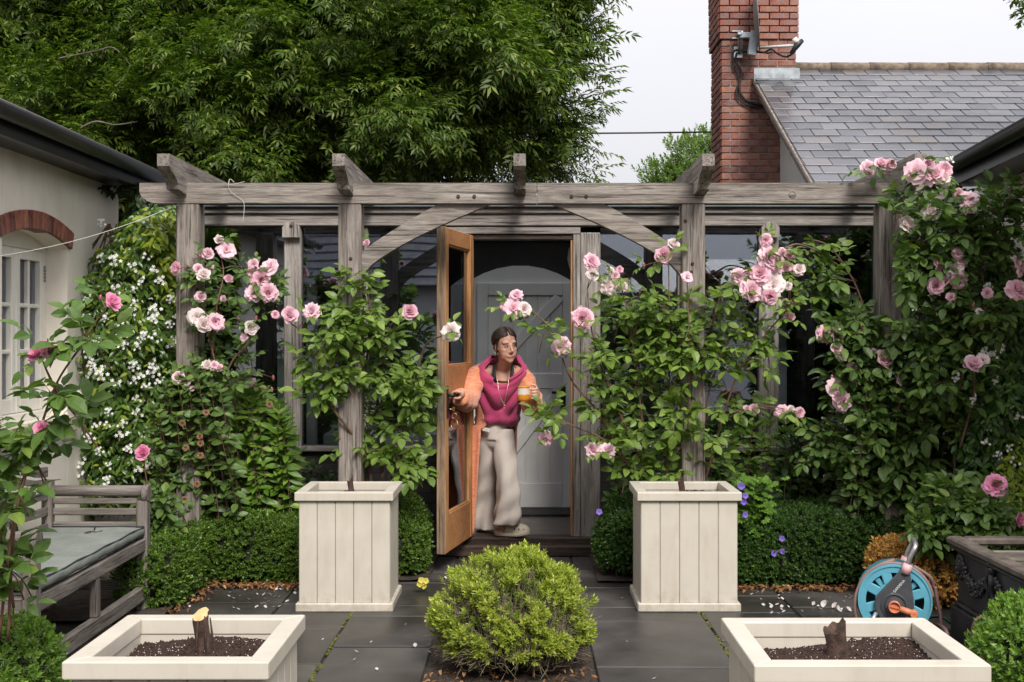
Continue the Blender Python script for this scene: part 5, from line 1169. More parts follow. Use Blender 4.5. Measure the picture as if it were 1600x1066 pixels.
# ================================================================== TREES
ASH = leafmat('ash_leaf', (0.045, 0.09, 0.018), (0.085, 0.15, 0.028), (0.24, 0.31, 0.1), trans=0.32, rough=0.45)
BARK = simple('grey_bark', (0.06, 0.05, 0.04), 0.95, 0.4, 8, 0.8); TWIGA = simple('ash_twig', (0.16, 0.13, 0.1), 0.9, 0.3, 8, 0.2)
def ash_spray(seed, nl=7):
    random.seed(seed); mb = MB(); mb.mi = 1
    mb.tube([(0, 0, 0), (.0, .14, .0), (0.02, .3, -.03)], [.004, .003, .0015], 4, False); mb.mi = 0
    for i in range(nl):
        t = .25+.75*i/(nl-1); a = i*2.4+U(-.4, .4); d = Vector((math.cos(a)*.8, .55+.3*t, math.sin(a)*.5-.15)).normalized()
        M = frame((.02*t*t, .3*t, -.03*t*t), d, (0, 0, 1), U(.8, 1.15)); L = .24
        z = lambda y: -.7*y*y
        n = 4
        for k in range(n):
            y = L*(.3+.6*k/(n-1))
            for sg in (-1, 1): leaf_into(mb, M @ T((0, y, z(y))) @ Matrix.Rotation(sg*R(U(40, 62)), 4, 'Z') @ Matrix.Rotation(U(-.4, .15), 4, 'X') @ Matrix.Rotation(U(-.4, .4), 4, 'Y'), .085, .025, .25, .3, True)
        leaf_into(mb, M @ T((0, L*.92, z(L*.92))) @ Matrix.Rotation(-.3, 4, 'X'), .09, .027, .25, .3, True)
    return tpl(mb)
ASHT = [ash_spray(400+i) for i in range(5)]
def crown(name, root, lobes, mat, tpls, dens, wind=(.55, -.15, -.1), sc=1.0, per=9, spread=.26):
    """sprays gathered in clumps on the outside of each lobe, with gaps between the clumps"""
    items = []
    for (c, r) in lobes:
        n = max(2, int(dens*(r[0]*r[1]+r[1]*r[2]+r[0]*r[2])/3*12/per))
        for _ in range(n):
            d = rv().normalized()
            if d.y > .35 and random.random() < .85: continue
            q = 1-abs(random.gauss(0, .22)); p = Vector((c.x+d.x*r[0]*q, c.y+d.y*r[1]*q, c.z+d.z*r[2]*q)); m = U(.7, 1.25); lift = U(-.1, .5)
            for k in range(per):
                e = rv(1).normalized(); pp = p+Vector((e.x, e.y, e.z*.6))*spread*m*random.random()**.5*sc
                dd = (d*.55+e*.5+Vector(wind)+rv(.2)+Vector((0, 0, lift))).normalized()
                items.append((random.randrange(len(tpls)), np.array(frame(pp, dd, Vector((0, 0, 1))+rv(.3), sc*m*U(.75, 1.1)))))
    o = scatter(name, tpls, items, mat, root); o['kind'] = 'stuff'; return o
def lobe(px, py, Y, rx, ry, rz): return (at(px, py, Y), (rx, ry, rz))
ash = thing('ash_tree', (-5.5, 16.5, 0), 'large windblown ash tree overhanging the pergola', 'tree'); random.seed(71)
lob = [lobe(60, 30, 14.5, 1.5, 1.3, 1.0), lobe(130, 190, 13.8, 1.0, 1.1, .6), lobe(300, 50, 13.8, 1.2, 1.3, .8), lobe(265, 190, 13.2, .7, 1.0, .4), lobe(415, 220, 13.2, .8, 1.0, .5), lobe(510, 80, 13.2, 1.0, 1.2, .6), lobe(380, 120, 13.0, .7, .9, .5), lobe(600, 10, 12.6, 1.0, 1.1, .4), lobe(630, 160, 13.0, .8, 1.0, .5), lobe(720, 80, 13.0, .8, 1.0, .5), lobe(730, 180, 13.6, .6, .8, .35), lobe(800, 40, 13.4, .6, .8, .4), lobe(820, 115, 13.6, .35, .6, .25), lobe(880, -10, 13.6, .3, .4, .2), lobe(550, 225, 14, .9, 1.0, .4), lobe(690, 235, 14.3, .6, .8, .3), lobe(790, 235, 14.2, .4, .5, .25), lobe(840, 255, 14.2, .25, .4, .12), lobe(810, 170, 13.9, .3, .5, .2), lobe(150, -60, 14, 2, 1.5, 1), lobe(450, -60, 13.6, 2, 1.5, 1), lobe(760, -60, 13.6, 1.2, 1.4, .7), lobe(200, 260, 14.5, 1.2, 1, .35), lobe(905, 105, 13.9, .12, .2, .08), lobe(865, 250, 14.0, .06, .1, .04), lobe(860, 185, 13.9, .12, .2, .08), lobe(895, 45, 13.9, .2, .25, .15)]
crown('crown', ash, lob, ASH, ASHT, 58, sc=.92, per=14, spread=.42)
bk = [lobe(100, 100, 17, 2.2, 1.2, 2.0), lobe(350, 130, 17, 2.2, 1.2, 2.0), lobe(580, 130, 16.8, 1.8, 1.2, 1.5), lobe(700, 90, 16.5, .9, 1, .9), lobe(400, 260, 16.5, 2.2, 1, .7)]
crown('back_crown', ash, bk, leafmat('ash_leaf_shaded', (0.018, 0.042, 0.013), (0.034, 0.07, 0.02), trans=.15), ASHT, 34, sc=1.5, spread=.4)  # back leaves get a darker colour to imitate shade within the crown
q = MB()
trunk = [(-5.5, 16.5, -.05), (-5.45, 16.45, 1.5), (-5.2, 16.2, 3.0), (-4.9, 15.8, 4.6), (-4.6, 15.5, 7)]
q.tube(smooth_path(trunk, 4), [.42-.015*i for i in range(17)], 12); q.build('trunk', BARK, ash)
hub = Vector((-4.9, 15.8, 4.4)); random.seed(72)
for (c, r) in lob[:18]:
    q = MB(); m = hub.lerp(c, .5)+Vector((0, .2, .3)); pts = smooth_path([hub+rv(.15), m+rv(.2), c+Vector((0, .2, 0))], 5); n = len(pts); q.tube(pts, [.12*(1-.85*i/(n-1)) for i in range(n)], 7); q.build('limb', BARK, ash)
tw = MB()
for (a, b, c, d) in (((90, 92, 12.6), (150, 80, 12.4), (178, 75, 12.3), (204, 102, 12.3)), ((204, 102, 12.3), (195, 120, 12.3), (183, 133, 12.3), (180, 135, 12.3)), ((127, 200, 12.4), (150, 190, 12.3), (180, 195, 12.3), (215, 190, 12.4)), ((300, 170, 12.4), (320, 155, 12.3), (330, 160, 12.4), (335, 170, 12.4)), ((470, 160, 12.4), (500, 180, 12.3), (520, 178, 12.3), (560, 190, 12.4)), ((460, 145, 12.3), (475, 165, 12.3), (490, 172, 12.3), (500, 175, 12.3)), ((650, 90, 12.2), (670, 75, 12.1), (680, 68, 12.1), (690, 60, 12.2)), ((660, 10, 12.2), (690, 14, 12.1), (720, 18, 12.1), (740, 16, 12.1)), ((780, 110, 12.4), (820, 108, 12.4), (850, 108, 12.4), (880, 112, 12.5)), ((200, 30, 12.5), (230, 10, 12.5), (245, 5, 12.5), (260, -5, 12.5))):
    tw.tube(smooth_path([at(*a), at(*b), at(*c), at(*d)], 5), [.012-.0005*i for i in range(16)], 6, False)
o = tw.build('bare_twigs', TWIGA, ash); o['kind'] = 'stuff'
# small tree beyond the chimney
SMT = [sprig(12, .16, .07, .03, 500+i) for i in range(4)]
st_ = thing('garden_tree', (3.2, 19, 0), 'small round tree half hidden behind the chimney', 'tree'); random.seed(81)
crown('crown', st_, [lobe(1085, 265, 19, .55, .6, .4), lobe(1110, 235, 19.2, .35, .5, .3), lobe(1040, 285, 19, .4, .5, .25), lobe(1080, 300, 19, .7, .6, .3)], leafmat('hazel_leaf', (0.07, 0.14, 0.04), (0.13, 0.22, 0.06), trans=.3), SMT, 170, wind=(0, 0, .5), spread=.16)
q = MB(); q.tube([(3.0, 19, -.05), (2.95, 19, 2.0), (2.8, 19, 3.9)], [.12, .09, .04], 8); q.build('trunk', BARK, st_)
for k in range(8):
    q = MB(); e = at(U(1020, 1110), U(235, 290), 19); q.tube([(2.9, 19, 2.4+U(0, .8)), e], [.03, .008], 5); q.build('limb', BARK, st_)
# tree at the upper right corner, mostly out of the frame
ct = thing('corner_tree', (7.6, 15, 0), 'overhanging leafy twig of a tree at the top right corner', 'tree'); random.seed(82)
crown('crown', ct, [lobe(1622, -12, 11, .12, .2, .14), lobe(1660, -90, 11, .6, .6, .4), lobe(1570, -60, 11, .3, .4, .12)], ASH, SMT, 160, wind=(0, 0, -.3), sc=.8, spread=.12)
q = MB(); q.tube([(7.6, 15, -.05), (7.3, 14, 3), (6.5, 12.5, 4.6), (5.2, 11.2, 5.0), (4.6, 11, 4.8)], [.25, .2, .12, .05, .01], 8); q.build('trunk', BARK, ct)
# dark trees behind the camera, mirrored in the glass
rt = thing('rear_trees', (9, -14, 0), 'dark trees across the courtyard, mirrored in the right panes', 'tree'); random.seed(83)
crown('crown', rt, [(Vector((10.5, -12, 3.5)), (3.5, 2, 3.2)), (Vector((-4, -15, 6)), (5, 2, 2.5)), (Vector((-11, -13, 5)), (4, 2, 4))], BOXD, SMT, 30, sc=2.2, spread=.5)
q = MB(); q.tube([(10.5, -12, -.05), (10.4, -12, 4)], [.3, .2], 8); q.build('trunk', BARK, rt)
# ================================================================== PLANTERS
PM = Mat('planter_cream'); co = PM.coord((1, 1, 1), False); f = PM.noise(co, 5, 5); dirt = PM.noise(PM.coord((5, 5, 1.2), False), 3, 5, .65)
c = PM.ramp(f, [(.3, (.5, .455, .38)), (.7, (.56, .51, .435))]); c = PM.mix(c, PM.ramp(dirt, [(.3, (.8, .77, .71)), (.52, (1, 1, 1))]), .4, 'MULTIPLY')
chip = PM.noise(co, 24, 4, .6); c = PM.mix(c, (.16, .12, .09), PM.ramp(chip, [(.765, 0.0), (.78, .75)]))
sz = PM.n('ShaderNodeSeparateXYZ'); PM.l(co, sz.inputs[0])
hm = PM.n('ShaderNodeMapRange'); hm.inputs[1].default_value = 0.0; hm.inputs[2].default_value = 0.26; hm.inputs[3].default_value = 0.3; hm.inputs[4].default_value = -0.12; PM.l(sz.outputs['Z'], hm.inputs[0])
sa = PM.n('ShaderNodeMath', operation='ADD'); PM.l(hm.outputs[0], sa.inputs[0]); PM.l(PM.noise(co, 16, 6, .7), sa.inputs[1])
c = PM.mix(c, (.2, .17, .11), PM.ramp(sa.outputs[0], [(.66, 0.0), (.92, .4)]))
al = PM.noise(co, 7, 6, .7); c = PM.mix(c, (.3, .32, .2), PM.ramp(al, [(.62, 0.0), (.8, .25)]))
PM.set(Base_Color=c, Roughness=.45); PM.bump(PM.noise(PM.coord((30, 30, 3), False), 4, 3), .12, .003); PLANT = PM.mat
COMP = Mat('compost'); co = COMP.coord((1, 1, 1), False); f = COMP.noise(co, 90, 5, .7)
COMP.set(Base_Color=COMP.ramp(f, [(.35, (.018, .008, .005)), (.55, (.05, .022, .014)), (.75, (.1, .05, .03))]), Roughness=.95); COMP.bump(f, 1.0, .012)
PERL = simple('perlite', (.7, .66, .6), .9, .1, 40, 0); SPLIT = simple('fresh_cut_wood', (.62, .38, .18), .8, .2, 30, .2); BARKD = simple('stump_bark', (.06, .033, .023), .9, .6, 40, .8)
def planter(label, x0, x1, y0, y1, h, npl=5, group='cream wooden planters'):
    root = thing('planter', ((x0+x1)/2, (y0+y1)/2, 0), label, 'planter', group); rw, rh, ins = .062, .05, .022
    for (a, b, c_, d) in (((x0, y0), (x1, y0), (x1-rw, y0+rw), (x0+rw, y0+rw)), ((x1, y0), (x1, y1), (x1-rw, y1-rw), (x1-rw, y0+rw)), ((x1, y1), (x0, y1), (x0+rw, y1-rw), (x1-rw, y1-rw)), ((x0, y1), (x0, y0), (x0+rw, y0+rw), (x0+rw, y1-rw))):
        cen = Vector(((a[0]+b[0]+c_[0]+d[0])/4, (a[1]+b[1]+c_[1]+d[1])/4)); sh = lambda p: (cen.x+(p[0]-cen.x)*.9985, cen.y+(p[1]-cen.y)*.9985)
        q = MB(); q.prism([sh(a), sh(b), sh(c_), sh(d)], h-rh, h); o = q.build('rim_board', PLANT, root)
        bv = o.modifiers.new('bevel', 'BEVEL'); bv.width = .004; bv.segments = 2
    bx0, bx1, by0, by1 = x0+ins, x1-ins, y0+ins, y1-ins; zb, zt = .05, h-rh-.0005
    w = (bx1-bx0)/npl; wy = (by1-by0)/npl
    for k in range(npl):
        for (yy0, yy1) in ((by0, by0+.02), (by1-.02, by1)):
            q = MB(); q.bx(bx0+k*w+.001, bx0+(k+1)*w-.001, yy0, yy1, zb, zt, .004); q.build('plank', PLANT, root)
        for (xx0, xx1) in ((bx0, bx0+.02), (bx1-.02, bx1)):
            q = MB(); q.bx(xx0, xx1, by0+.0205+k*(wy-.0082)+.001, by0+.0205+(k+1)*(wy-.0082)-.001, zb, zt, .004); q.build('plank', PLANT, root)
    for (a0, a1, c0, c1) in ((x0+.004, x1-.004, y0+.004, y0+ins+.01), (x0+.004, x1-.004, y1-ins-.01, y1-.004)):
        q = MB(); q.bx(a0, a1, c0, c1, 0.0, .052, .006); q.build('base_board', PLANT, root)
    for (a0, a1) in ((x0+.004, x0+ins+.01), (x1-ins-.01, x1-.004)):
        q = MB(); q.bx(a0, a1, y0+ins+.0105, y1-ins-.0105, 0.0, .0515, .006); q.build('base_board', PLANT, root)
    q = MB(); 
    for (a0, a1, c0, c1) in ((x0+rw-.012, x1-rw+.012, y0+rw-.018, y0+rw-.004), (x0+rw-.012, x1-rw+.012, y1-rw+.004, y1-rw+.018), (x0+rw-.018, x0+rw-.004, y0+rw-.0035, y1-rw+.0035), (x1-rw+.004, x1-rw+.018, y0+rw-.0035, y1-rw+.0035)): q.bx(a0, a1, c0, c1, h-.3, h-rh-.001, .001)
    q.build('liner', PLANT, root)
    sx0, sx1, sy0, sy1 = x0+rw-.008, x1-rw+.008, y0+rw-.008, y1-rw+.008; ph = U(0, 9)
    zs = lambda u, v: h-.072+.018*math.sin(u*5+ph)*math.sin(v*4+ph)+.02*(math.sin(math.pi*u)*math.sin(math.pi*v))
    near = y0 < 5; n = 90 if near else 30
    q = MB(); q.smooth = True; q.grid(n, n, lambda u, v: Vector((sx0+u*(sx1-sx0), sy0+v*(sy1-sy0), zs(u, v)+random.gauss(0, .0035)+.004*lump(u*9, v*3, v*9)))); q.build('compost', COMP.mat, root)
    if near:
        items = []; cl = MB(); cl.ball((0, 0, 0), (1, .8, .6), 5, 4); ct = tpl(cl); it2 = []
        for _ in range(420):
            u, v = U(0.02, .98), U(0.02, .98); it2.append((0, np.array(T((sx0+u*(sx1-sx0), sy0+v*(sy1-sy0), zs(u, v)+.003)) @ Euler((U(0, 6), U(0, 6), 0)).to_matrix().to_4x4() @ Matrix.Scale(U(.001, .0026), 4))))
        for _ in range(1500):
            u, v = U(0.02, .98), U(0.02, .98); items.append((0, np.array(T((sx0+u*(sx1-sx0), sy0+v*(sy1-sy0), zs(u, v)+.001)) @ Euler((U(0, 6), U(0, 6), 0)).to_matrix().to_4x4() @ Matrix.Scale(U(.003, .008), 4))))
        o = scatter('compost_crumbs', [ct], items, COMP.mat, root); o['kind'] = 'stuff'
        o = scatter('perlite', [ct], it2, PERL, root); o['kind'] = 'stuff'
    return root
random.seed(90)
planter('cream planter at the bottom left holding a freshly sawn stump', -1.275, -.70, 3.37, 3.94, .737)
planter('cream planter at the bottom right holding a jagged dark stump', .65, 1.315, 3.40, 3.97, .72)
planter('tall cream planter left of the open oak door', -1.34, -.757, 7.17, 7.72, .707)
planter('tall cream planter right of the doorway', .683, 1.30, 7.17, 7.73, .707)
def stump(label, px, pyt, pyb, Y, r, kind):
    t = at(px, pyt, Y); b = at(px, pyb, Y); b.z -= .03; root = thing('stump', b, label, 'stump', 'rose stumps left in the planters'); n = 14; q = MB(); q.smooth = True
    ph = U(0, 6); prof = [1.25, 1.08, 1.0, .97, 1.0, 1.02]
    H_ = t.z-b.z
    def fn(u, v):
        a = 2*math.pi*u; k = prof[int(v*5)]; rr = r*k*(1+.10*math.sin(3*a+ph+v*2)+.07*math.sin(7*a+v*5)); z = b.z+H_*v
        if v == 1: z += (.016*math.cos(a-1.2) if kind == 'cut' else .008*math.sin(2*a+ph)+.006*math.sin(5*a)+.02*math.cos(a-.3))
        return Vector((b.x+rr*math.cos(a)+(.004*math.sin(v*5)), Y+rr*math.sin(a), z))
    q.grid(n*2, 6, fn, cu=True); q.build('bark', BARKD, root)
    q = MB(); ring = [fn(i/(n*2), 1) for i in range(n*2)]; cen = sum(ring, Vector())/len(ring)
    if kind != 'cut': cen.z -= .02
    else: cen.z += .001
    q.add([cen]+ring, [(0, 1+i, 1+(i+1) % (n*2)) for i in range(n*2)]); q.build('cut_face', SPLIT if kind == 'cut' else BARKD, root)
    if kind == 'cut':
        for a in (.2, 2.2, 4.4, 5.3):
            q = MB(); p0 = Vector((b.x+r*1.02*math.cos(a), Y+r*1.02*math.sin(a), t.z-U(.0, .02))); q.tube([p0, p0+Vector((.006*math.cos(a), .006*math.sin(a), -.05)), p0+Vector((.008*math.cos(a), .008*math.sin(a), -.13))], [.004, .007, .004], 5, True, .5); q.build('bark_flake', BARKD, root)
stump('freshly sawn stump with pale cut top in the bottom left planter', 316, 960, 1005, 3.66, .0225, 'cut')
stump('dark jagged stump in the bottom right planter', 1306, 978, 1022, 3.68, .030, 'jag')
stump('thin dark stub in the tall planter left of the door', 548, 749, 772, 7.45, .017, 'jag')
stump('thin dark stub in the tall planter right of the doorway', 1065, 747, 772, 7.45, .018, 'jag')
# ================================================================== BENCH
TEAKX = wood('bench_teak_x', 'X', (.09, .075, .062), (.19, .165, .145), (.3, .265, .24)); TEAKY = wood('bench_teak_y', 'Y', (.09, .075, .062), (.19, .165, .145), (.3, .265, .24)); TEAKZ = wood('bench_teak_z', 'Z', (.09, .075, .062), (.2, .17, .15), (.3, .27, .245))
bench = thing('garden_bench', (-2.5, 6.37, 0), 'weathered wooden bench with slatted back and scrolled arms on the left', 'bench')
bxf, bxb, byn, byf = -2.235, -2.80, 5.55, 7.19
def bpart(name, x0, x1, y0, y1, z0, z1, mat, bev=.006):
    q = MB(); q.bx(x0, x1, y0, y1, z0, z1, bev); return q.build(name, mat, bench)
for y in (byn, byf):
    bpart('front_post', bxf-.034, bxf+.03, y-.035, y+.035, 0, .66, TEAKZ)
    q = MB(); q.lathe([(.046, -.012), (.053, -.006), (.053, .02), (.047, .026)], 24, Matrix.Translation((bxf+.008, y, .70)) @ Matrix.Rotation(R(90), 4, 'Y')); q.build('scroll_end', TEAKZ, bench)
    q = MB(); q.tube([(bxb+.03, y, .715), (bxf-.006, y, .715)], .033, 14); q.build('arm_roll', TEAKX, bench)
    bpart('back_post', bxb-.03, bxb+.03, y-.03, y+.03, 0, .78, TEAKZ)
    for z, t in ((.655, .036), (.592, .042), (.51, .045)):
        bpart('arm_slat', bxb+.0305, bxf-.0365, y-.012, y+.012, z-t/2, z+t/2, TEAKX)
    bpart('side_rail', bxb+.0305, bxf-.0365, y-.02, y+.02, .36, .44, TEAKX)
    bpart('side_stretcher', bxb+.0305, bxf-.0365, y-.018, y+.018, .13, .19, TEAKX)
bpart('front_rail', bxf-.022, bxf+.022, byn+.0305, byf-.0305, .365, .44, TEAKY)
bpart('stretcher', bxf-.022, bxf+.022, byn+.0305, byf-.0305, .075, .16, TEAKY)
bpart('strut', bxf-.02, bxf+.02, 6.34, 6.40, .1605, .3645, TEAKZ); bpart('back_rail', bxb-.02, bxb+.02, byn+.0305, byf-.0305, .36, .44, TEAKY)
bpart('back_leg', bxb-.028, bxb+.028, 6.34, 6.40, 0, .359, TEAKZ)
for i in range(6):
    x0 = bxb+.035+i*.085; bpart('seat_slat', x0, x0+.07, byn+.031, byf-.031, .441, .458, TEAKY)
for (z, t, rise) in ((.50, .05, 0), (.60, .045, .02), (.69, .04, .06), (.77, .035, .11), (.83, .06, .17)):
    q = MB(); q.smooth = False; n = 22
    def bs(u, v, z=z, t=t, rise=rise):
        y = byn+.0305+u*(byf-byn-.061); zz = z+rise*math.sin(math.pi*u)**2; prof = [(.012, -t/2), (.012, t/2), (-.012, t/2), (-.012, -t/2)]; a = prof[int(round(v*4)) % 4]
        return Vector((bxb+a[0], y, zz+a[1]))
    q.grid(n, 4, lambda u, v: bs(u, v*3/4), cv=False)
    q.f = []; q.m = []; q.sm = []
    for i in range(n-1):
        for j in range(4): q.f.append((i*4+j, i*4+(j+1) % 4, (i+1)*4+(j+1) % 4, (i+1)*4+j)); q.m.append(0); q.sm.append(False)
    q.f += [(3, 2, 1, 0), tuple((n-1)*4+j for j in range(4))]; q.m += [0, 0]; q.sm += [False, False]
    q.build('back_slat', TEAKY, bench)
CUSH = Mat('cushion_canvas'); co = CUSH.coord((1, 1, 1), False); f = CUSH.noise(co, 6, 5)
CUSH.set(Base_Color=CUSH.ramp(f, [(.3, (.15, .165, .148)), (.7, (.215, .23, .205))]), Roughness=.9); CUSH.bump(CUSH.noise(CUSH.coord((3, 1, 3), False), 8, 3), .5, .012)
cus = thing('bench_cushion', (-2.5, 6.37, .46), 'flat grey-green cushion with dark piping on the wooden bench', 'cushion')
cx0_, cx1_, cy0_, cy1_, cz0, cz1 = bxb+.04, bxf+.012, byn+.035, byf-.035, .459, .508
q = MB(); q.smooth = True
def cfn(u, v):   # rounded slab, closed around v
    sec = [(0, 0), (.5, 0), (1, 0), (1.012, .25), (1.014, .5), (1.012, .78), (1, 1), (.75, 1.06), (.5, 1.08), (.25, 1.06), (0, 1), (-.012, .78), (-.014, .5), (-.012, .25)]
    k = sec[int(round(v*14)) % 14]; e = min(1, min(u, 1-u)*30); y = cy0_+u*(cy1_-cy0_)
    return Vector((cx0_+k[0]*(cx1_-cx0_), y, (cz0+cz1)/2+(k[1]-.5)*(cz1-cz0)*(.75+.25*math.sqrt(e))+.003*math.sin(y*31+k[0]*9)))
q.grid(48, 14, cfn, cv=True); q.f += [tuple(range(14)), tuple(47*14+j for j in range(14))[::-1]]; q.m += [0, 0]; q.sm += [False, False]
q.build('pad', CUSH.mat, cus)
PIPE = simple('dark_piping', (.02, .025, .025), .7, .2, 20, 0)
for (x, z) in ((cx1_+.001, cz1), (cx1_+.001, cz0+.004)):
    q = MB(); q.tube([(x, cy0_+(cy1_-cy0_)*i/24, z+.003*math.sin(i)) for i in range(25)], .0045, 6); q.build('piping', PIPE, cus)
q = MB(); q.tube([(cx0_+(cx1_-cx0_)*i/8, cy1_, cz1+.001) for i in range(9)], .0045, 6); q.build('piping', PIPE, cus)
q = MB(); tp = at(132, 829, 6.9); tp.z = .514
q.tube(smooth_path([tp, tp+Vector((.03, .02, .006)), tp+Vector((.06, .03, .0)), tp+Vector((.08, .06, .004))], 4), .003, 5)
for k in range(5): leaf_into(q, frame(tp+Vector((.015*k, .01*k, .004)), rv(), (0, 0, 1)), .03, .012)
tag(q.build('fallen_twig', BARKD), 'small dead twig lying on the bench cushion', 'twig')
# ================================================================== HOSE REEL
reel = thing('hose_reel', (2.0, 6.5, 0), 'blue and grey hose reel with orange crank behind the bottom right planter', 'hose reel')
BLUE = simple('reel_blue', (.1, .34, .44), .42, .12, 8, .04); TEAL = simple('reel_teal', (.035, .16, .2), .45, .15, 8, .04); DGREY = simple('reel_grey', (.05, .053, .06), .5, .2, 14, .08); HOSEM = simple('hose_brown', (.22, .135, .12), .55, .15, 20, .05)
ORNG = simple('crank_orange', (.6, .2, .1), .45, .12, 12, .04); PINKC = simple('collar_pink', (.62, .36, .36), .5, .08, 12, .02); ALU = simple('brushed_tube', (.42, .41, .41), .38, .2, 25, .05, .8)
RC = at(1397.5, 934, 6.5); yaw = R(-15)
RM = T(RC) @ Matrix.Rotation(yaw, 4, 'Z') @ Matrix(((1, 0, 0, 0), (0, 0, -1, 0), (0, 1, 0, 0), (0, 0, 0, 1)))  # local x right, y up, z towards camera
SCALE = 6.5/FPX
def ann(q, r0, r1, z0, z1, n=48):
    q.lathe([(r0, z0), (r1, z0), (r1, z1), (r0, z1), (r0, z0)], n, RM, caps=False)
RR = .186
q = MB(); ann(q, RR-.038, RR, .062, .078); ann(q, RR-.006, RR+.003, .05, .084); ann(q, .055, .10, .06, .076)
q.build('front_flange', BLUE, reel)
for k in range(8):
    a = k*math.pi/4+.32; q = MB(); q.box((0, 0, 0), (.062, .052, .016), .005); Mk = RM @ Matrix.Rotation(a, 4, 'Z') @ T((.122, 0, .07))
    inst('spoke', q.mesh('spoke', BLUE), Mk, reel)
    q = MB(); q.box((0, 0, 0), (.05, .028, .012), .004); inst('spoke_rib', q.mesh('spoke_rib', BLUE), RM @ Matrix.Rotation(a+.39, 4, 'Z') @ T((.117, 0, .058)), reel) if k not in (1, 7, 3) else None
q = MB(); ann(q, .05, RR, -.085, -.075); ann(q, RR-.004, RR+.006, -.1, -.068); q.build('rear_flange', TEAL, reel)
for k in range(16):
    q = MB(); q.box((0, 0, 0), (.012, .004, .018), .001); inst('flange_rib', q.mesh('flange_rib', TEAL), RM @ Matrix.Rotation(k*math.pi/8, 4, 'Z') @ T((RR+.004, 0, -.088)), reel)
q = MB(); q.lathe([(.07, -.075), (.07, .06)], 32, RM); q.build('drum', TEAL, reel)
q = MB(); n = 46*9; pts = []
for i in range(n):
    t = i/46; a = -2*math.pi*t; r = .165+.006*math.sin(t*2.3)+(.022 if t > 7.2 else 0)*min(1, (t-7.2)); z = -.058+(t % 4.5)/4.5*.11
    pts.append(RM @ Vector((r*math.cos(a), r*math.sin(a), z)))
q.tube(pts, .0095, 7, False)
# last loose loop: over the left rim and round the right side
pts = [(.0, RR+.012, -.02), (-.09, RR-.02, .03), (-.165, .09, .05), (-.2, 0, .06), (-.197, -.1, .05), (-.15, -.17, .04), (-.05, -.19, 0), (.08, -.17, -.03), (.17, -.09, -.06), (.2, 0, -.09), (.19, .1, -.06), (.1, RR-.02, -.03)]
q.tube([RM @ p for p in smooth_path(pts, 5)], .0105, 8, True)
q.tube([RM @ p for p in smooth_path([(.21, .06, -.06), (.222, -.02, -.05), (.236, -.1, -.04), (.24, -.2, -.03), (.215, -.222, .0)], 5)], .0105, 8, True)
q.build('hose', HOSEM, reel)
# grey side plate, tear-drop from hub up to the handle
aang = math.atan2(.176, .058)
def plate(zz0, zz1, name, parent=reel):
    hub = Vector((-.004, -.022)); tip = Vector((.05, .155)); r1, r2 = .1, .026; d = (tip-hub); ln = d.length; d.normalize(); pp = Vector((-d.y, d.x)); th = math.acos((r1-r2)/ln); base = math.atan2(d.y, d.x); poly = []
    for t in np.linspace(base+th, base+2*math.pi-th, 26): poly.append((hub.x+r1*math.cos(t), hub.y+r1*math.sin(t)))
    for t in np.linspace(base-th, base+th, 8): poly.append((tip.x+r2*math.cos(t), tip.y+r2*math.sin(t)))
    q = MB(); q.prism(poly, zz0, zz1, RM); o = q.build(name, DGREY, parent); bv = o.modifiers.new('bevel', 'BEVEL'); bv.width = .006; bv.segments = 2; return o
plate(.084, .104, 'side_plate'); plate(-.125, -.105, 'rear_plate')
q = MB(); Mh = RM @ T((-.004, -.022, 0)); q.lathe([(.068, .104), (.068, .109), (.06, .111), (.06, .1045)], 30, Mh, caps=False); q.lathe([(.048, .104), (.046, .114), (.03, .116), (.0005, .116)], 30, Mh, caps=False); q.build('hub_ring', DGREY, reel)
for z in (.094, -.115):
    q = MB(); q.tube([RM @ Vector(p) for p in ((.05, .15, z), (.066, .2, z))], [.026, .024], 16); q.build('collar', PINKC, reel)
q = MB(); hp_ = [(.063, .19, .094), (.076, .235, .094), (.1, .285, .088), (.104, .302, .06), (.1, .305, 0), (.104, .302, -.08), (.1, .285, -.11), (.076, .235, -.115), (.063, .19, -.115)]
q.tube([RM @ p for p in smooth_path(hp_, 5)], .0135, 12); q.build('handle', ALU, reel)
q = MB(); Mc = RM @ T((-.004, -.022, 0))
q.lathe([(.029, .112), (.031, .116), (.031, .142), (.028, .144), (.026, .142), (.024, .128), (.0005, .128)], 26, Mc, caps=False); q.box(Mc @ Vector((0, 0, .134)), (.05, .012, .004), .001, RM.to_3x3() @ Matrix.Rotation(-.2, 3, 'Z')); q.build('crank_hub', ORNG, reel)
q = MB(); dcr = Vector((.094, -.028, 0)).normalized(); q.tube([Mc @ (dcr*.028+Vector((0, 0, .132))), Mc @ (dcr*.06+Vector((0, 0, .133))), Mc @ (dcr*.1+Vector((0, 0, .134)))], [.016, .017, .0165], 14); q.lathe([(.0195, .112), (.0205, .118), (.0205, .158), (.017, .162), (.004, .162), (.0035, .158)], 22, Mc @ T(dcr*.1)); q.build('crank_grip', ORNG, reel)
for sx in (-1, 1):
    q = MB(); q.tube([RM @ Vector(p) for p in ((sx*.075-.02, -.06, .112), (sx*.11-.02, -.13, .13), (sx*.15-.01, -.222, .15))], .011, 10); q.tube([RM @ Vector(p) for p in ((sx*.075, -.06, -.13), (sx*.15-.01, -.222, -.16))], .011, 10); q.build('leg', ALU, reel)
q = MB(); q.tube([RM @ Vector(p) for p in ((-.165, -.222, .15), (.145, -.222, .15))], .011, 8); q.tube([RM @ Vector(p) for p in ((-.165, -.222, -.16), (.145, -.222, -.16))], .011, 8); q.build('foot_bar', ALU, reel)
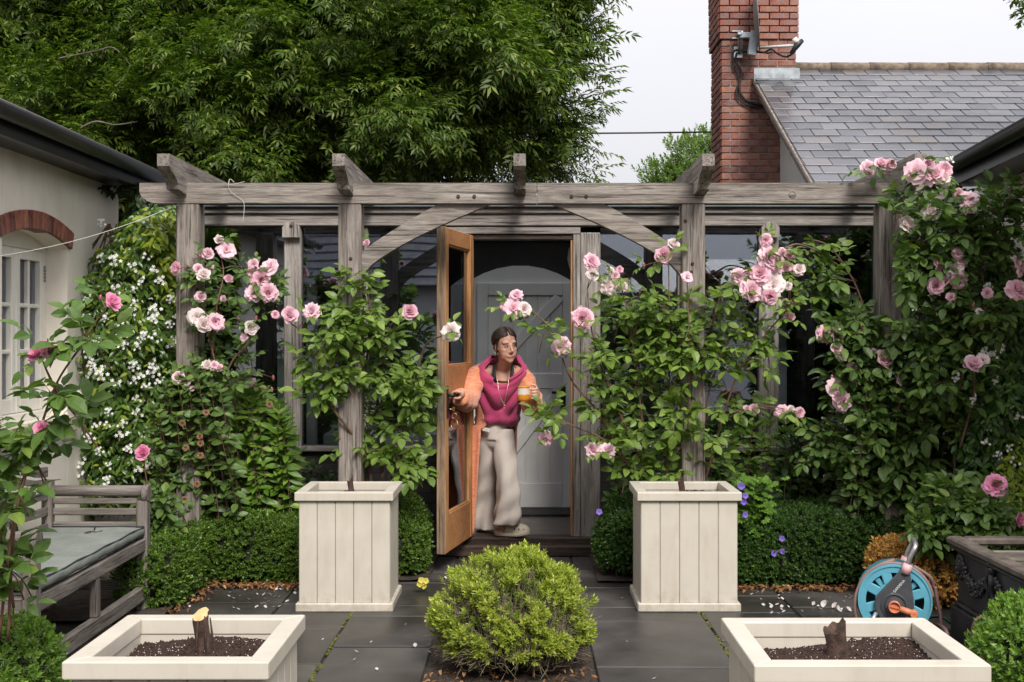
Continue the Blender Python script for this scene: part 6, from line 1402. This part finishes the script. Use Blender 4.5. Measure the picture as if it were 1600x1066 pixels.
# maker's lettering along the side plate
fc = bpy.data.curves.new('lettering', 'FONT'); fc.body = 'GARDENA'; fc.size = .0175; fc.align_x = 'CENTER'; fc.align_y = 'CENTER'; fc.extrude = .0004; fc.space_character = 1.05
fo = bpy.data.objects.new('tmp_text', fc); COL.objects.link(fo); bpy.context.view_layer.update()
tme = bpy.data.meshes.new_from_object(fo.evaluated_get(bpy.context.evaluated_depsgraph_get())); bpy.data.objects.remove(fo)
WHT = simple('white_print', (.75, .75, .75), .5, .03, 20, 0); tme.materials.clear(); tme.materials.append(WHT)
TM = RM @ T((.020, .083, .1048)) @ Matrix.Rotation(R(51), 4, 'Z'); inst('lettering', tme, TM, reel)
q = MB(); q.lathe([(.0065, 0), (.0065, .0006)], 16, TM @ T((-.056, 0, 0))); q.mi = 0; q.build('logo_disc', WHT, reel)
# loose garden hoses on the ground
q = MB(); q.tube(smooth_path([at(1462, 975, 6.55), at(1480, 990, 6.2), (2.05, 5.9, .02), (2.12, 5.5, .05), at(1520, 990, 5.4), at(1550, 970, 5.3), (2.2, 5.2, .1)], 6), .0105, 8); tag(q.build('garden_hose', HOSEM), 'brown garden hose trailing from the reel past the black trough', 'hose')
q = MB(); q.tube(smooth_path([(2.1, 6.75, .02), at(1465, 963, 6.75), (2.45, 6.7, .02), (2.9, 6.75, .02)], 6), .01, 8); tag(q.build('garden_hose', simple('hose_green', (.01, .06, .045), .5, .1, 10, 0)), 'dark green hose on the ground between reel and trough', 'hose')
# ================================================================== BLACK TROUGH
TRB = Mat('black_cast_trough'); co = TRB.coord((1, 1, 1), False); f = TRB.noise(co, 9, 6, .65)
TRB.set(Base_Color=TRB.ramp(f, [(.3, (.012, .012, .014)), (.6, (.03, .028, .03)), (.8, (.09, .08, .075))]), Roughness=TRB.ramp(f, [(.3, .3), (.7, .65)])); TRB.bump(TRB.noise(co, 35, 5), .35, .008); TRB = TRB.mat
TRR = simple('worn_trough_rim', (.1, .08, .065), .7, .5, 14, .4)
tr = thing('trough', (2.8, 6.0, 0), 'black cast garden trough with moulded swags and masks at the right edge', 'trough')
tx0, tx1, ty0, ty1 = 2.29, 3.3, 5.42, 6.56
for (a, b, c_, d) in ((tx0, tx0+.085, ty0, ty1), (tx1-.085, tx1, ty0, ty1), (tx0+.0855, tx1-.0855, ty0, ty0+.085), (tx0+.0855, tx1-.0855, ty1-.085, ty1)):
    q = MB(); q.bx(a, b, c_, d, .515, .555, .01); q.build('rim', TRR, tr)
    q = MB(); q.bx(a+.014, b-.014 if a == tx0 else b, c_+.0, d, .49, .5145, .008); q.build('rim_moulding', TRB, tr) if a == tx0 else None
for (a, b, c_, d) in ((tx0+.045, tx0+.085, ty0+.05, ty1-.05), (tx1-.085, tx1-.045, ty0+.05, ty1-.05), (tx0+.0855, tx1-.0855, ty0+.05, ty0+.085), (tx0+.0855, tx1-.0855, ty1-.085, ty1-.05)):
    q = MB(); q.bx(a, b, c_, d, .215, .4895, .004); q.build('side_panel', TRB, tr)
q = MB(); q.bx(tx0+.015, tx1-.015, ty0+.02, ty1-.02, 0, .19, .006); q.bx(tx0+.028, tx1-.028, ty0+.033, ty1-.033, .1905, .2145, .01); q.build('plinth', TRB, tr)
q = MB(); q.bx(tx0+.09, tx1-.09, ty0+.09, ty1-.09, .30, .40, .004); q.build('soil', SOILM, tr)
q = MB(); q.bx(tx0+.09, tx1-.1, ty1-.22, ty1-.19, .40, .51, .004); q.build('inner_board', OAKX, tr)
random.seed(95); xs = tx0+.043
def mask(y, z, s_=1.0):
    q = MB(); q.smooth = True
    q.ball((xs, y, z), (.03*s_, .045*s_, .055*s_)); q.ball((xs-.022*s_, y, z-.012*s_), (.016*s_, .014*s_, .022*s_)); q.ball((xs-.02*s_, y, z-.035*s_), (.018*s_, .028*s_, .012*s_)); q.ball((xs-.016*s_, y-.02*s_, z+.018*s_), (.016*s_, .014*s_, .008*s_)); q.ball((xs-.016*s_, y+.02*s_, z+.018*s_), (.016*s_, .014*s_, .008*s_))
    for k in range(14):
        a = k*math.pi*2/14; q.ball((xs+.002, y+math.cos(a)*.055*s_, z+math.sin(a)*.065*s_), (.02*s_, .018*s_, .02*s_), 8, 6)
    q.build('mask', TRB, tr)
mask(ty1-.1, .405, .85); mask(5.6, .405, .85)
def swag(ya, yb, ztop, sag):
    q = MB(); q.smooth = True
    for i in range(30):
        t = i/29; y = ya+(yb-ya)*t; z = ztop-sag*math.sin(math.pi*t); w = .012+.022*math.sin(math.pi*t)
        for k in range(4): 
            a = U(0, 6.28); q.ball((xs-U(0, .6)*w, y+random.gauss(0, .008), z+math.sin(a)*w), (U(.008, .016),)*3, 7, 5)
    q.build('swag', TRB, tr)
swag(6.43, 6.05, .44, .11); swag(5.97, 5.62, .44, .11)
q = MB(); q.smooth = True; q.ball((xs-.008, 6.01, .475), (.03, .03, .03)); q.ball((xs-.02, 6.01, .50), (.02, .02, .022))
for sg in (-1, 1):
    q.tube(smooth_path([(xs-.01, 6.01, .47), (xs-.02, 6.01+sg*.03, .42), (xs-.015, 6.01+sg*.02, .36), (xs-.01, 6.01+sg*.05, .30)], 4), [.014, .016, .017, .018, .018, .017, .016, .015, .013, .012, .01, .008, .004], 7, True, .5)
q.build('ribbon_knot', TRB, tr)
# ================================================================== PERSON IN THE DOORWAY
def remesh(mb, voxel, smooth_it=2, name='tmp'):
    me = mb.mesh(name); ob = bpy.data.objects.new(name, me); COL.objects.link(ob)
    m = ob.modifiers.new('r', 'REMESH'); m.mode = 'VOXEL'; m.voxel_size = voxel; m.use_smooth_shade = True
    if smooth_it:
        s_ = ob.modifiers.new('s', 'SMOOTH'); s_.factor = .5; s_.iterations = smooth_it
    dg = bpy.context.evaluated_depsgraph_get(); out = bpy.data.meshes.new_from_object(ob.evaluated_get(dg)); bpy.data.objects.remove(ob); bpy.data.meshes.remove(me)
    return out
def skinmat(name, base, deep):
    m = Mat(name); co = m.coord((1, 1, 1), False); f = m.noise(co, 22, 4)
    m.set(Base_Color=m.ramp(f, [(.3, deep), (.65, base)]), Roughness=.5); m.b.inputs['Subsurface Weight'].default_value = .12; m.b.inputs['Subsurface Radius'].default_value = (.01, .004, .002); m.b.inputs['Subsurface Scale'].default_value = .6
    return m.mat
SKIN = skinmat('skin', (.64, .36, .265), (.56, .29, .21)); LIP = simple('lips', (.42, .13, .11), .45, .1, 30, 0); BROW = simple('brow_hair', (.03, .017, .012), .8, .2, 60, 0)
EYEW = simple('eye_white', (.5, .44, .4), .25, .03, 20, 0); IRIS = simple('iris', (.03, .018, .012), .2, .1, 20, 0)
person = thing('person', (-.16, 9.1, FL), 'person in orange cardigan and pink cowl top leaning out of the open oak door', 'person')
HC = Vector((-.118, 8.86, 1.555)); HYAW = R(27); HS = 1.04
HM = T(HC) @ Matrix.Rotation(HYAW, 4, 'Z') @ Matrix.Rotation(R(5), 4, 'X') @ Matrix.Rotation(R(-5), 4, 'Y') @ Matrix.Scale(HS, 4)
b = MB(); b.smooth = True
def hb(c, r, nu=16, nv=10): b.ball(HM @ Vector(c), r, nu, nv, HM.to_3x3())
hb((0, .012, .035), (.073, .088, .083), 24, 16); hb((0, -.026, -.02), (.064, .062, .086), 24, 16); hb((0, -.042, -.078), (.041, .04, .034)); hb((0, -.066, -.099), (.022, .018, .018)); hb((0, -.05, -.088), (.036, .034, .026))
for sx in (-1, 1):
    hb((sx*.034, -.054, -.024), (.026, .026, .026)); hb((sx*.024, -.064, .030), (.03, .016, .014)); hb((sx*.034, -.035, -.068), (.024, .036, .026)); hb((sx*.073, .004, -.012), (.007, .017, .029)); hb((sx*.0085, -.095, -.037), (.0075, .0095, .007)); hb((sx*.014, -.066, -.056), (.024, .017, .026)); hb((sx*.03, -.047, -.045), (.031, .032, .04))
b.tube([HM @ Vector(p) for p in ((0, -.082, .02), (0, -.098, -.012), (0, -.108, -.033))], [.0075*HS, .0085*HS, .0105*HS], 10)
hb((0, -.0805, -.067), (.026, .0085, .0045)); hb((0, -.0795, -.0755), (.021, .0085, .0052))
# neck, chest, arms, hands, legs in one surface
def limb(pts, rad, n=14): b.tube(smooth_path(pts, 4), [rad[min(len(rad)-1, i//4)]+(rad[min(len(rad)-1, i//4+1)]-rad[min(len(rad)-1, i//4)])*((i % 4)/4) for i in range((len(pts)-1)*4+1)], n)
NB = Vector((-.135, 8.95, 1.385)); 
limb([HM @ Vector((0, .02, -.05)), HM @ Vector((0, .012, -.1)), NB, NB+Vector((-.01, .02, -.08))], [.05, .049, .054, .075])
b.ball((-.15, 9.0, 1.27), (.15, .083, .125), 20, 14); b.ball((-.18, 9.085, 1.08), (.115, .075, .17), 18, 12); b.ball((-.2, 9.16, .88), (.15, .1, .12), 18, 12)
SR, ER, WR = Vector((-.325, 8.98, 1.355)), Vector((-.40, 8.8, 1.16)), Vector((-.44, 8.53, 1.2))
SLf, EL, WL = Vector((.012, 8.955, 1.35)), Vector((.075, 8.93, 1.115)), Vector((.1, 8.765, 1.19))
limb([NB+Vector((-.02, .02, -.04)), SR, ER, WR], [.05, .052, .042, .027]); limb([NB+Vector((.02, .02, -.04)), SLf, EL, WL], [.05, .05, .042, .027])
KF, AF = Vector((-.105, 9.02, .56)), Vector((-.135, 9.12, .2)); KB, AB = Vector((-.27, 9.24, .54)), Vector((-.28, 9.34, .2))
limb([Vector((-.13, 9.14, .86)), KF, AF, AF+Vector((0, 0, -.03))], [.068, .042, .034, .034]); limb([Vector((-.25, 9.18, .86)), KB, AB, AB+Vector((0, 0, -.03))], [.068, .042, .034, .034])
# right hand closed on the lever
lv0 = lp+dn*.075-du*.03; lv1 = lp+dn*.072-du*.11; ax = (lv1-lv0).normalized(); sd_ = Vector((ax.y, -ax.x, 0)); sd_ = sd_ if sd_.x > 0 else -sd_
palm = (lv0+lv1)/2+sd_*.042+Vector((0, 0, .008))
b.ball(palm, (.024, .044, .036), 14, 10); limb([WR, WR.lerp(palm, .6), palm], [.027, .025, .024])
for k in range(4):
    c_ = lv0.lerp(lv1, .02+.31*k)-ax*.006; L_ = (.95, 1.05, 1.0, .82)[k]
    b.tube(smooth_path([c_+sd_*.045+Vector((0, 0, .016)), c_+sd_*.015+Vector((0, 0, .026)), c_-sd_*.014*L_+Vector((0, 0, .018)), c_-sd_*.019*L_+Vector((0, 0, -.004)), c_-sd_*.006+Vector((0, 0, -.021*L_))], 3), [.0098]*6+[.009]*4+[.0085]*3, 8)
b.tube(smooth_path([palm+Vector((0, 0, -.02))-ax*.012, lv0+sd_*.03-Vector((0, 0, .02)), lv0+sd_*.004-Vector((0, 0, .022))+ax*.0, lv0-sd_*.014-Vector((0, 0, .016))], 3), .0105, 8)
# left hand through the mug handle
MC = Vector((.014, 8.69, 1.16)); MR, MH = .046, .108
palm2 = Vector((.112, 8.722, 1.212)); b.ball(palm2, (.02, .03, .044), 14, 10); limb([WL, WL.lerp(palm2, .6), palm2], [.027, .025, .024])
for k in range(4):
    z = 1.246-.0215*k; L_ = (.95, 1.05, 1.0, .85)[k]
    b.tube(smooth_path([(.114, 8.712, z), (.108, 8.684, z+.002), (.088, 8.672, z), (.072, 8.68, z-.002), (.0705, 8.703, z-.003)], 3), [.0098]*5+[.0092]*4+[.0085]*4, 8)
b.tube(smooth_path([(.112, 8.71, 1.243), (.1, 8.70, 1.268), (.08, 8.692, 1.277), (.066, 8.69, 1.276)], 3), .0105, 8)
bme = remesh(b, .0042, 4, 'person_body'); setmats(bme, [SKIN, LIP, BROW, EYEW, IRIS])
HMi = HM.inverted()
for p in bme.polygons:
    c_ = HMi @ p.center; x, y, z = c_
    if y < -.055 and abs(x) < .028 and -.0825 < z < -.061 and y < -.06: p.material_index = 1 if (x/.0275)**2+((z+.0715-.004*(abs(x)/.028))/.0072)**2 < 1 else 0
    p.use_smooth = True
body = bpy.data.objects.new('body', bme); COL.objects.link(body); par(body, person)
for sx in (-1, 1):
    q = MB(); q.smooth = True; e = Vector((sx*.029, -.0765, .005)); q.ball(HM @ e, (.0145, .009, .0062), 14, 8, HM.to_3x3()); q.mi = 1; q.ball(HM @ (e+Vector((.004, -.0048, -.0005))), (.0062, .005, .0066), 12, 8, HM.to_3x3()); q.mi = 2
    q.tube([HM @ Vector((sx*(.029-.017), -.0815, .006)), HM @ Vector((sx*.024, -.0895, .0135)), HM @ Vector((sx*.035, -.088, .0135)), HM @ Vector((sx*.0465, -.077, .006))], [.0012, .0018, .0018, .0012], 6)
    q.mi = 2; q.tube(smooth_path([HM @ Vector((sx*.0105, -.0862, .0215)), HM @ Vector((sx*.026, -.0865, .0268)), HM @ Vector((sx*.038, -.079, .0262)), HM @ Vector((sx*.049, -.066, .0195))], 4), [.0012, .0018, .002, .0022, .0022, .0022, .002, .002, .0018, .0016, .0014, .0012, .001], 6, True, .8)
    q.build('eye', [EYEW, IRIS, BROW, SKIN], person)
# hair: swept back from a centre parting, loose strands at the temples
HAIR = Mat('dark_hair'); co = HAIR.coord((1, 1, 1), False); HAIR.set(Base_Color=HAIR.ramp(HAIR.noise(co, 60, 4), [(.3, (.014, .008, .006)), (.7, (.06, .032, .02))]), Roughness=.42); HAIR = HAIR.mat
q = MB(); q.smooth = True; q.ball(HM @ Vector((0, .024, .046)), (.0785, .086, .082), 26, 18, HM.to_3x3()); q.ball(HM @ Vector((0, .1, -.02)), (.045, .035, .04), 14, 10, HM.to_3x3())
random.seed(101)
def skull(d, k=1.0):
    d = Vector(d).normalized(); return Vector((0, .018, .04))+Vector((d.x*.081*k, d.y*.092*k, d.z*.087*k))
for sx in (-1, 1):
    for i in range(46):
        t = i/45; s0 = Vector((sx*.04, -1+1.0*t, .55+.75*t)).normalized(); s0 = Vector((sx*(.03+.05*(1-t)), s0.y*1.0, s0.z)).normalized()
        e = Vector((sx*(.5+.2*random.random()), .9, -.55+.3*t)).normalized(); m = Vector((sx*(1.0), -.42+.75*t, .22+.35*t+U(-.05, .05))).normalized()
        pts = []
        for u in np.linspace(0, 1, 9):
            d = (s0*(1-u)**2+m*(2*u*(1-u)*1.1)+e*u*u).normalized(); pts.append(HM @ skull(d, 1.01+.035*math.sin(u*9+i*1.7)*.5+U(0, .03)))
        q.tube(pts, [.0045, .007, .008, .008, .0075, .007, .006, .005, .003], 6, True, .7)
    for k in range(2, 5):
        x = sx*(.069+.003*k); pts = [HM @ Vector(v) for v in ((sx*.052, -.06+.01*k, .072), (sx*.07, -.052+.011*k, .035), (sx*.0745, -.046+.012*k, -.005), (sx*(.073+.006*math.sin(k)), -.046+.013*k, -.05), (sx*(.068+.008*(k % 2)), -.042+.012*k, -.095), (sx*(.074), -.04+.012*k, -.128-.012*k))]
        q.tube(smooth_path(pts, 3), [.005]*4+[.0045]*5+[.003]*5+[.0015]*2, 5, True, .7)
q.build('hair', HAIR, person)
GOLDM = simple('jewel_gold', (.6, .5, .38), .3, .1, 30, 0, 1.0)
q = MB(); ec = HM @ Vector((-.078, .002, -.052)); q.tube([ec+Vector((.011*math.cos(t), .004*math.cos(t), .013*math.sin(t))) for t in np.linspace(0, 6.28, 14)], .0018, 5, False); q.build('earring', GOLDM, person)
# ---- top with cowl neckline
TOPM = Mat('raspberry_knit'); co = TOPM.coord((1, 1, 1), False); TOPM.set(Base_Color=TOPM.ramp(TOPM.noise(co, 9, 4), [(.3, (.42, .035, .12)), (.7, (.56, .06, .18))]), Roughness=.85); TOPM.b.inputs['Sheen Weight'].default_value = .3; TOPM.bump(TOPM.noise(TOPM.coord((1, 1, 4), False), 220, 2), .25, .002); TOPM = TOPM.mat
def spine(z):
    t = (z-.9)/(1.42-.9); return Vector((-.2+.065*t, 9.16-.2*t**1.1, z))
PROF = [(.86, .14, .115), (.94, .135, .115), (1.02, .14, .12), (1.12, .155, .135), (1.2, .17, .14), (1.29, .19, .125), (1.36, .19, .108), (1.4, .155, .092), (1.43, .105, .08), (1.465, .08, .07)]
def prof(z):
    for (a, b_) in zip(PROF, PROF[1:]):
        if z <= b_[0]:
            t = max(0, (z-a[0])/(b_[0]-a[0])); return a[1]+(b_[1]-a[1])*t, a[2]+(b_[2]-a[2])*t
    return PROF[-1][1:]
q = MB(); q.smooth = True
def topfn(u, v):
    a = 2*math.pi*u; ca, sa = math.cos(a), math.sin(a)       # a = -90deg is the front (towards -Y)
    fr = max(0, -sa); zt = 1.455-.18*fr**2.4; zb = .965+.015*math.sin(3*a)
    z = zb+(zt-zb)*v; rx, ry = prof(z); c_ = spine(z); x = ca*rx
    y = sa*ry
    # U-shaped drape across the front
    dx = ca; drape = fr**.7*min(1, v*2.2)
    s_ = (z-zb)/.5+.9*dx*dx*-1.0
    f_ = .05*(abs(math.sin(17*(z-.27*ca*ca-.05*ca+.02*math.sin(2.3*ca+1))))**.7-.6)*drape+.016*drape*math.exp(-((v-.97)/.06)**2)+.006*math.sin(9*a+8*v)*(1-.6*v)
    blouse = .022*math.exp(-((z-1.0)/.035)**2)
    k = 1+(f_+blouse)/.13
    return c_+Vector((x*k+.004, y*k-.012*drape*v, 0))+Vector((0, 0, z-c_.z))-Vector((0, 0, .012*drape*abs(math.sin(13*z))))
q.grid(96, 60, topfn, cu=True); o = q.build('cowl_top', TOPM, person); so = o.modifiers.new('thick', 'SOLIDIFY'); so.thickness = .008; so.offset = 1
# turned collar falling over the shoulders
q = MB(); q.smooth = True
def colfn(u, v):
    a = math.pi*(-.42+u*1.84); ca, sa = math.cos(a), math.sin(a); fr = max(0, -sa)
    z0 = 1.467-.175*fr**1.8; rx, ry = prof(z0); c_ = spine(z0); w = .07+.045*math.sin(a*2+.6)
    p = c_+Vector((ca*(rx+.014), sa*(ry+.014), 0)); p.z = z0+.012
    out = Vector((ca, sa, 0)); zz = p.z-w*v**1.3; r2x, r2y = prof(min(1.45, max(.9, zz)))
    c2 = spine(zz); p2 = c2+Vector((ca*(r2x+.018), sa*(r2y+.018), 0)); p2.z = zz
    return p.lerp(p2, v)+out*(.014*math.sin(math.pi*v)+.006*math.sin(7*a+5*v))
q.grid(60, 10, colfn); o = q.build('collar', TOPM, person); so = o.modifiers.new('thick', 'SOLIDIFY'); so.thickness = .006
# black straps on the chest
STRP = simple('black_strap', (.008, .008, .009), .7, .1, 20, 0)
for sx in (-1, 1):
    q = MB(); q.smooth = True
    pts = [NB+Vector((sx*.062, -.02, .035)), NB+Vector((sx*.068, -.055, -.01)), NB+Vector((sx*.062, -.075, -.06)), NB+Vector((sx*.056, -.06, -.10))]
    q.tube(smooth_path(pts, 4), .0115, 8, True, .45); q.build('strap', STRP, person)
pend = Vector((-.125, 8.795, 1.115)); q = MB()
for sx in (-1, 1): q.tube(smooth_path([NB+Vector((sx*.05, -.03, .03)), NB+Vector((sx*.046, -.092, -.04)), NB+Vector((sx*.034, -.135, -.13)), NB+Vector((sx*.018, -.148, -.2)), pend+Vector((0, 0, .012))], 4), .0018, 5, False)
q.tube([pend+Vector((.009*math.cos(t), 0, .011*math.sin(t))) for t in np.linspace(0, 6.3, 14)], .002, 5, False); q.build('necklace', GOLDM, person)
# ---- trousers
TRM = Mat('stone_cotton'); co = TRM.coord((1, 1, 1), False); TRM.set(Base_Color=TRM.ramp(TRM.noise(co, 5, 4), [(.3, (.58, .5, .44)), (.7, (.68, .6, .54))]), Roughness=.85); TRM.bump(TRM.noise(co, 16, 4), .25, .012); TRM = TRM.mat
q = MB(); q.smooth = True
def legtube(path, radx, rady, ph, n=40, m=40):
    pts = smooth_path(path, 12); k = len(pts)
    def fn(u, v):
        i = v*(k-1); j = min(k-2, int(i)); p = pts[j].lerp(pts[j+1], i-j); a = 2*math.pi*u; f_ = v*(len(radx)-1); jj = min(len(radx)-2, int(f_)); tt = f_-jj
        rx = radx[jj]+(radx[jj+1]-radx[jj])*tt; ry = rady[jj]+(rady[jj+1]-rady[jj])*tt
        fold = .011*math.sin(4*a+ph+4.5*v)*v+.006*math.sin(7*a-ph+9*v)*v**2+.005*math.sin(2*a+26*v+ph)*(v > .12)+.010*math.sin(14*v+2*math.cos(a+ph))*max(0, v-.72)*3
        return p+Vector((math.cos(a)*(rx+fold), math.sin(a)*(ry+fold), 0))
    q.grid(n, m, fn, cu=True)
    b0 = len(q.v); q.f += [tuple(b0-n*m+i*m for i in range(n))[::-1], tuple(b0-n*m+i*m+m-1 for i in range(n))]; q.m += [0, 0]; q.sm += [True, True]
legtube([Vector((-.14, 9.14, .93)), Vector((-.122, 9.06, .72)), Vector((-.10, 9.0, .52)), Vector((-.10, 9.03, .34)), Vector((-.115, 9.06, .225))], [.08, .086, .082, .082, .092, .106, .1], [.1, .1, .09, .085, .09, .1, .095], .4)
legtube([Vector((-.24, 9.17, .93)), Vector((-.258, 9.19, .72)), Vector((-.272, 9.24, .52)), Vector((-.28, 9.3, .34)), Vector((-.285, 9.33, .15))], [.08, .084, .078, .078, .085, .095, .1], [.1, .1, .085, .08, .085, .09, .095], 2.2)
q.smooth = True; q.ball((-.196, 9.155, .87), (.128, .112, .12), 24, 14); q.tube([(-.197, 9.15, .86), (-.197, 9.145, .93), (-.196, 9.135, 1.0)], [.122, .122, .118], 24, True, .85)
tme_ = remesh(q, .0075, 2, 'trousers'); setmats(tme_, TRM)
for p in tme_.polygons: p.use_smooth = True
o = bpy.data.objects.new('trousers', tme_); COL.objects.link(o); par(o, person)
q = MB(); q.box((-.265, 9.018, .93), (.07, .012, .03), .004, (R(-12), R(8), R(-38))); q.build('pocket_flap', TRM, o)
# ---- long orange cardigan
CARM = Mat('orange_knit'); co = CARM.coord((1, 1, 1), False); rib = CARM.noise(CARM.coord((1, 1, 6), False), 60, 2)
CARM.set(Base_Color=CARM.ramp(CARM.noise(CARM.coord((1, 1, 5), False), 26, 3), [(.25, (.62, .17, .09)), (.5, (.78, .28, .15)), (.75, (.86, .42, .24))]), Roughness=.9); CARM.b.inputs['Sheen Weight'].default_value = .4; CARM.bump(rib, .6, .006); CARM = CARM.mat
q = MB(); q.smooth = True
def carfn(u, v):   # from the hem up; opens at the front
    z = .15+v*(1.37-.15); k_ = min(1, max(0, (z-.95)/.3)); a0 = 244-46*k_; a1 = -8+4*k_; a = R(a0-u*(a0-a1))   # from front-left round the back to front-right
    if z < .94: c_ = Vector((-.225-.05*(.94-z)/.8, 9.16+.05*(.94-z)/.8, z)); rx = .178+.03*(.94-z); ry = .15+.05*(.94-z)
    else: c_ = spine(z); rx, ry = prof(z); rx += .016; ry += .03
    if z > 1.36: rx += .0
    f_ = (.012*math.sin(7*a+2*v)+.008*math.sin(13*a+5*v))*(1-v)**.5
    return c_+Vector((math.cos(a)*(rx+f_), math.sin(a)*(ry+f_), 0))
q.grid(54, 40, carfn); o = q.build('cardigan', CARM, person); so = o.modifiers.new('thick', 'SOLIDIFY'); so.thickness = .012; so.offset = 0
def sleeve(path, rad, ph):
    q = MB(); q.smooth = True; pts = smooth_path(path, 8); k = len(pts)
    rr = [np.interp(i/(k-1), np.linspace(0, 1, len(rad)), rad) for i in range(k)]
    rr = [r*(1+.05*math.sin(i*1.25+ph)) for i, r in enumerate(rr)]; q.tube(pts, rr, 22, False); 
    # rolled cuff
    d = (pts[-1]-pts[-3]).normalized(); q.tube([pts[-1]-d*.035, pts[-1]-d*.022, pts[-1], pts[-1]+d*.012, pts[-1]+d*.008], [rr[-1]*1.0, rr[-1]*1.16, rr[-1]*1.2, rr[-1]*1.02, rr[-1]*.72], 20, False)
    me = q.mesh('sleeve', CARM)
    rng = random.Random(int(ph*100))
    for vtx in me.vertices:
        p = vtx.co; s_ = .006*math.sin(p.z*70+p.x*40)+.004*math.sin(p.y*90+p.z*30); vtx.co = p+Vector((s_, 0, s_*.6))
    o = bpy.data.objects.new('sleeve', me); COL.objects.link(o); par(o, person); so = o.modifiers.new('thick', 'SOLIDIFY'); so.thickness = .01; so.offset = 0
sleeve([SR+Vector((.05, .01, .01)), SR+Vector((-.02, -.03, -.045)), ER+Vector((.01, .02, 0)), ER.lerp(WR, .5)+Vector((.005, 0, -.012)), ER.lerp(WR, .86)], [.062, .07, .074, .072, .068, .05], .5)
sleeve([SLf+Vector((-.05, .01, 0)), SLf+Vector((.022, -.01, -.06)), EL+Vector((-.01, -.01, -.005)), EL.lerp(WL, .5)+Vector((0, 0, -.012)), EL.lerp(WL, .8)], [.056, .06, .062, .068, .06, .046], 1.7)
# ---- clogs
CLOG = simple('clog_beige', (.5, .44, .33), .55, .06, 12, .05); HOLE = simple('clog_hole', (.03, .025, .02), .9, .1, 20, 0)
def clog(M, name='clog'):
    root = thing('clog', M.translation, None, None); root.parent = person; root.matrix_parent_inverse = W[person.name].inverted()
    q = MB(); q.smooth = True; L = .275
    def wid(t): return .036+.018*math.sin(min(1, t*1.15)*math.pi*.62)*(1-.35*max(0, t-.82)/.18)*1.0
    def sole(u, v):
        t = v; a = 2*math.pi*u; e = math.sqrt(max(0, 1-(2*t-1)**8)); w = wid(t)*e
        x = (t-.4)*L; ca, sa = math.cos(a), math.sin(a); ca = math.copysign(abs(ca)**.5, ca); sa = math.copysign(abs(sa)**.5, sa)
        rk = .018*max(0, t-.7)/.3
        return M @ Vector((x, ca*w, .02+rk+sa*.02))
    q.grid(24, 22, sole, cu=True); q.build('sole', CLOG, root)
    q = MB(); q.smooth = True
    def upper(u, v):
        t = .34+.655*v; a = math.pi*u; e = math.sqrt(max(0, 1-max(0, (t-.55)/.45)**2.6)); w = wid(t)*.96*max(.05, e); h = (.075-.02*v)*max(.02, e)
        x = (t-.4)*L; return M @ Vector((x, math.cos(a)*w, .036+.016*max(0, t-.7)/.3+math.sin(a)**.8*h))
    q.grid(24, 20, upper); q.build('upper', CLOG, root)
    q = MB(); q.tube([M @ Vector(p) for p in ((-.005, -.05, .06), (-.05, -.046, .075), (-.098, -.03, .085), (-.112, 0, .086), (-.098, .03, .085), (-.05, .046, .075), (-.005, .05, .06))], .009, 8, True, .45); q.build('strap', CLOG, root)
    for (t, s_) in ((.62, -1), (.74, -1), (.86, -.9)):
        x = (t-.4)*L; w = wid(t)*.97*math.sqrt(max(0, 1-max(0, (t-.55)/.45)**2.6)); q = MB(); q.ball(M @ Vector((x, s_*w*.93, .062)), .0062, 8, 6); inst('vent_hole', q.mesh('vent_hole', HOLE), Matrix.Identity(4), root)
    for (t, yy) in ((.55, 0), (.66, .3), (.66, -.3), (.78, 0)):
        x = (t-.4)*L; e = math.sqrt(max(0, 1-max(0, (t-.55)/.45)**2.6)); h = (.075-.02*((t-.34)/.655))*e; q = MB(); q.ball(M @ Vector((x, yy*wid(t), .036+h*.96)), .0055, 8, 6); inst('vent_hole', q.mesh('vent_hole', HOLE), Matrix.Identity(4), root)
clog(T((-.10, 9.11, FL+.001)) @ Matrix.Rotation(R(-14), 4, 'Z'))
clog(T((-.27, 9.37, FL+.001)) @ Matrix.Rotation(R(-50), 4, 'Z'))
# ---- mug
MUG = Mat('glazed_mug'); tcn = MUG.n('ShaderNodeTexCoord'); sx_ = MUG.n('ShaderNodeSeparateXYZ'); MUG.l(tcn.outputs['Object'], sx_.inputs[0])
nz = MUG.noise(tcn.outputs['Object'], 55, 3); ad = MUG.n('ShaderNodeMath', operation='MULTIPLY_ADD'); ad.inputs[1].default_value = .02; MUG.l(nz, ad.inputs[0]); MUG.l(sx_.outputs['Z'], ad.inputs[2])
mrn = MUG.n('ShaderNodeMapRange'); mrn.inputs[1].default_value = MC.z; mrn.inputs[2].default_value = MC.z+MH+.01; MUG.l(ad.outputs[0], mrn.inputs[0])
MUG.set(Base_Color=MUG.ramp(mrn.outputs[0], [(.0, (.62, .24, .02)), (.5, (.66, .27, .03)), (.53, (.7, .62, .56)), (.86, (.68, .6, .55)), (.9, (.6, .26, .04)), (1, (.6, .26, .04))]), Roughness=.2)
mug = thing('mug', MC, 'orange and white glazed mug held in the left hand', 'mug')
q = MB(); q.smooth = True; q.lathe([(.036, .0), (.041, .003), (.046, .02), (.0465, .05), (.0435, .085), (.0445, .104), (.046, .108), (.043, .107), (.040, .09), (.042, .03), (.03, .008), (.0005, .007)], 32, T(MC)); q.build('cup', MUG.mat, mug)
q = MB(); q.tube(smooth_path([MC+Vector((.043, 0, .088)), MC+Vector((.07, 0, .092)), MC+Vector((.084, 0, .07)), MC+Vector((.08, 0, .04)), MC+Vector((.045, 0, .026))], 5), .0055, 8); q.build('handle', MUG.mat, mug)
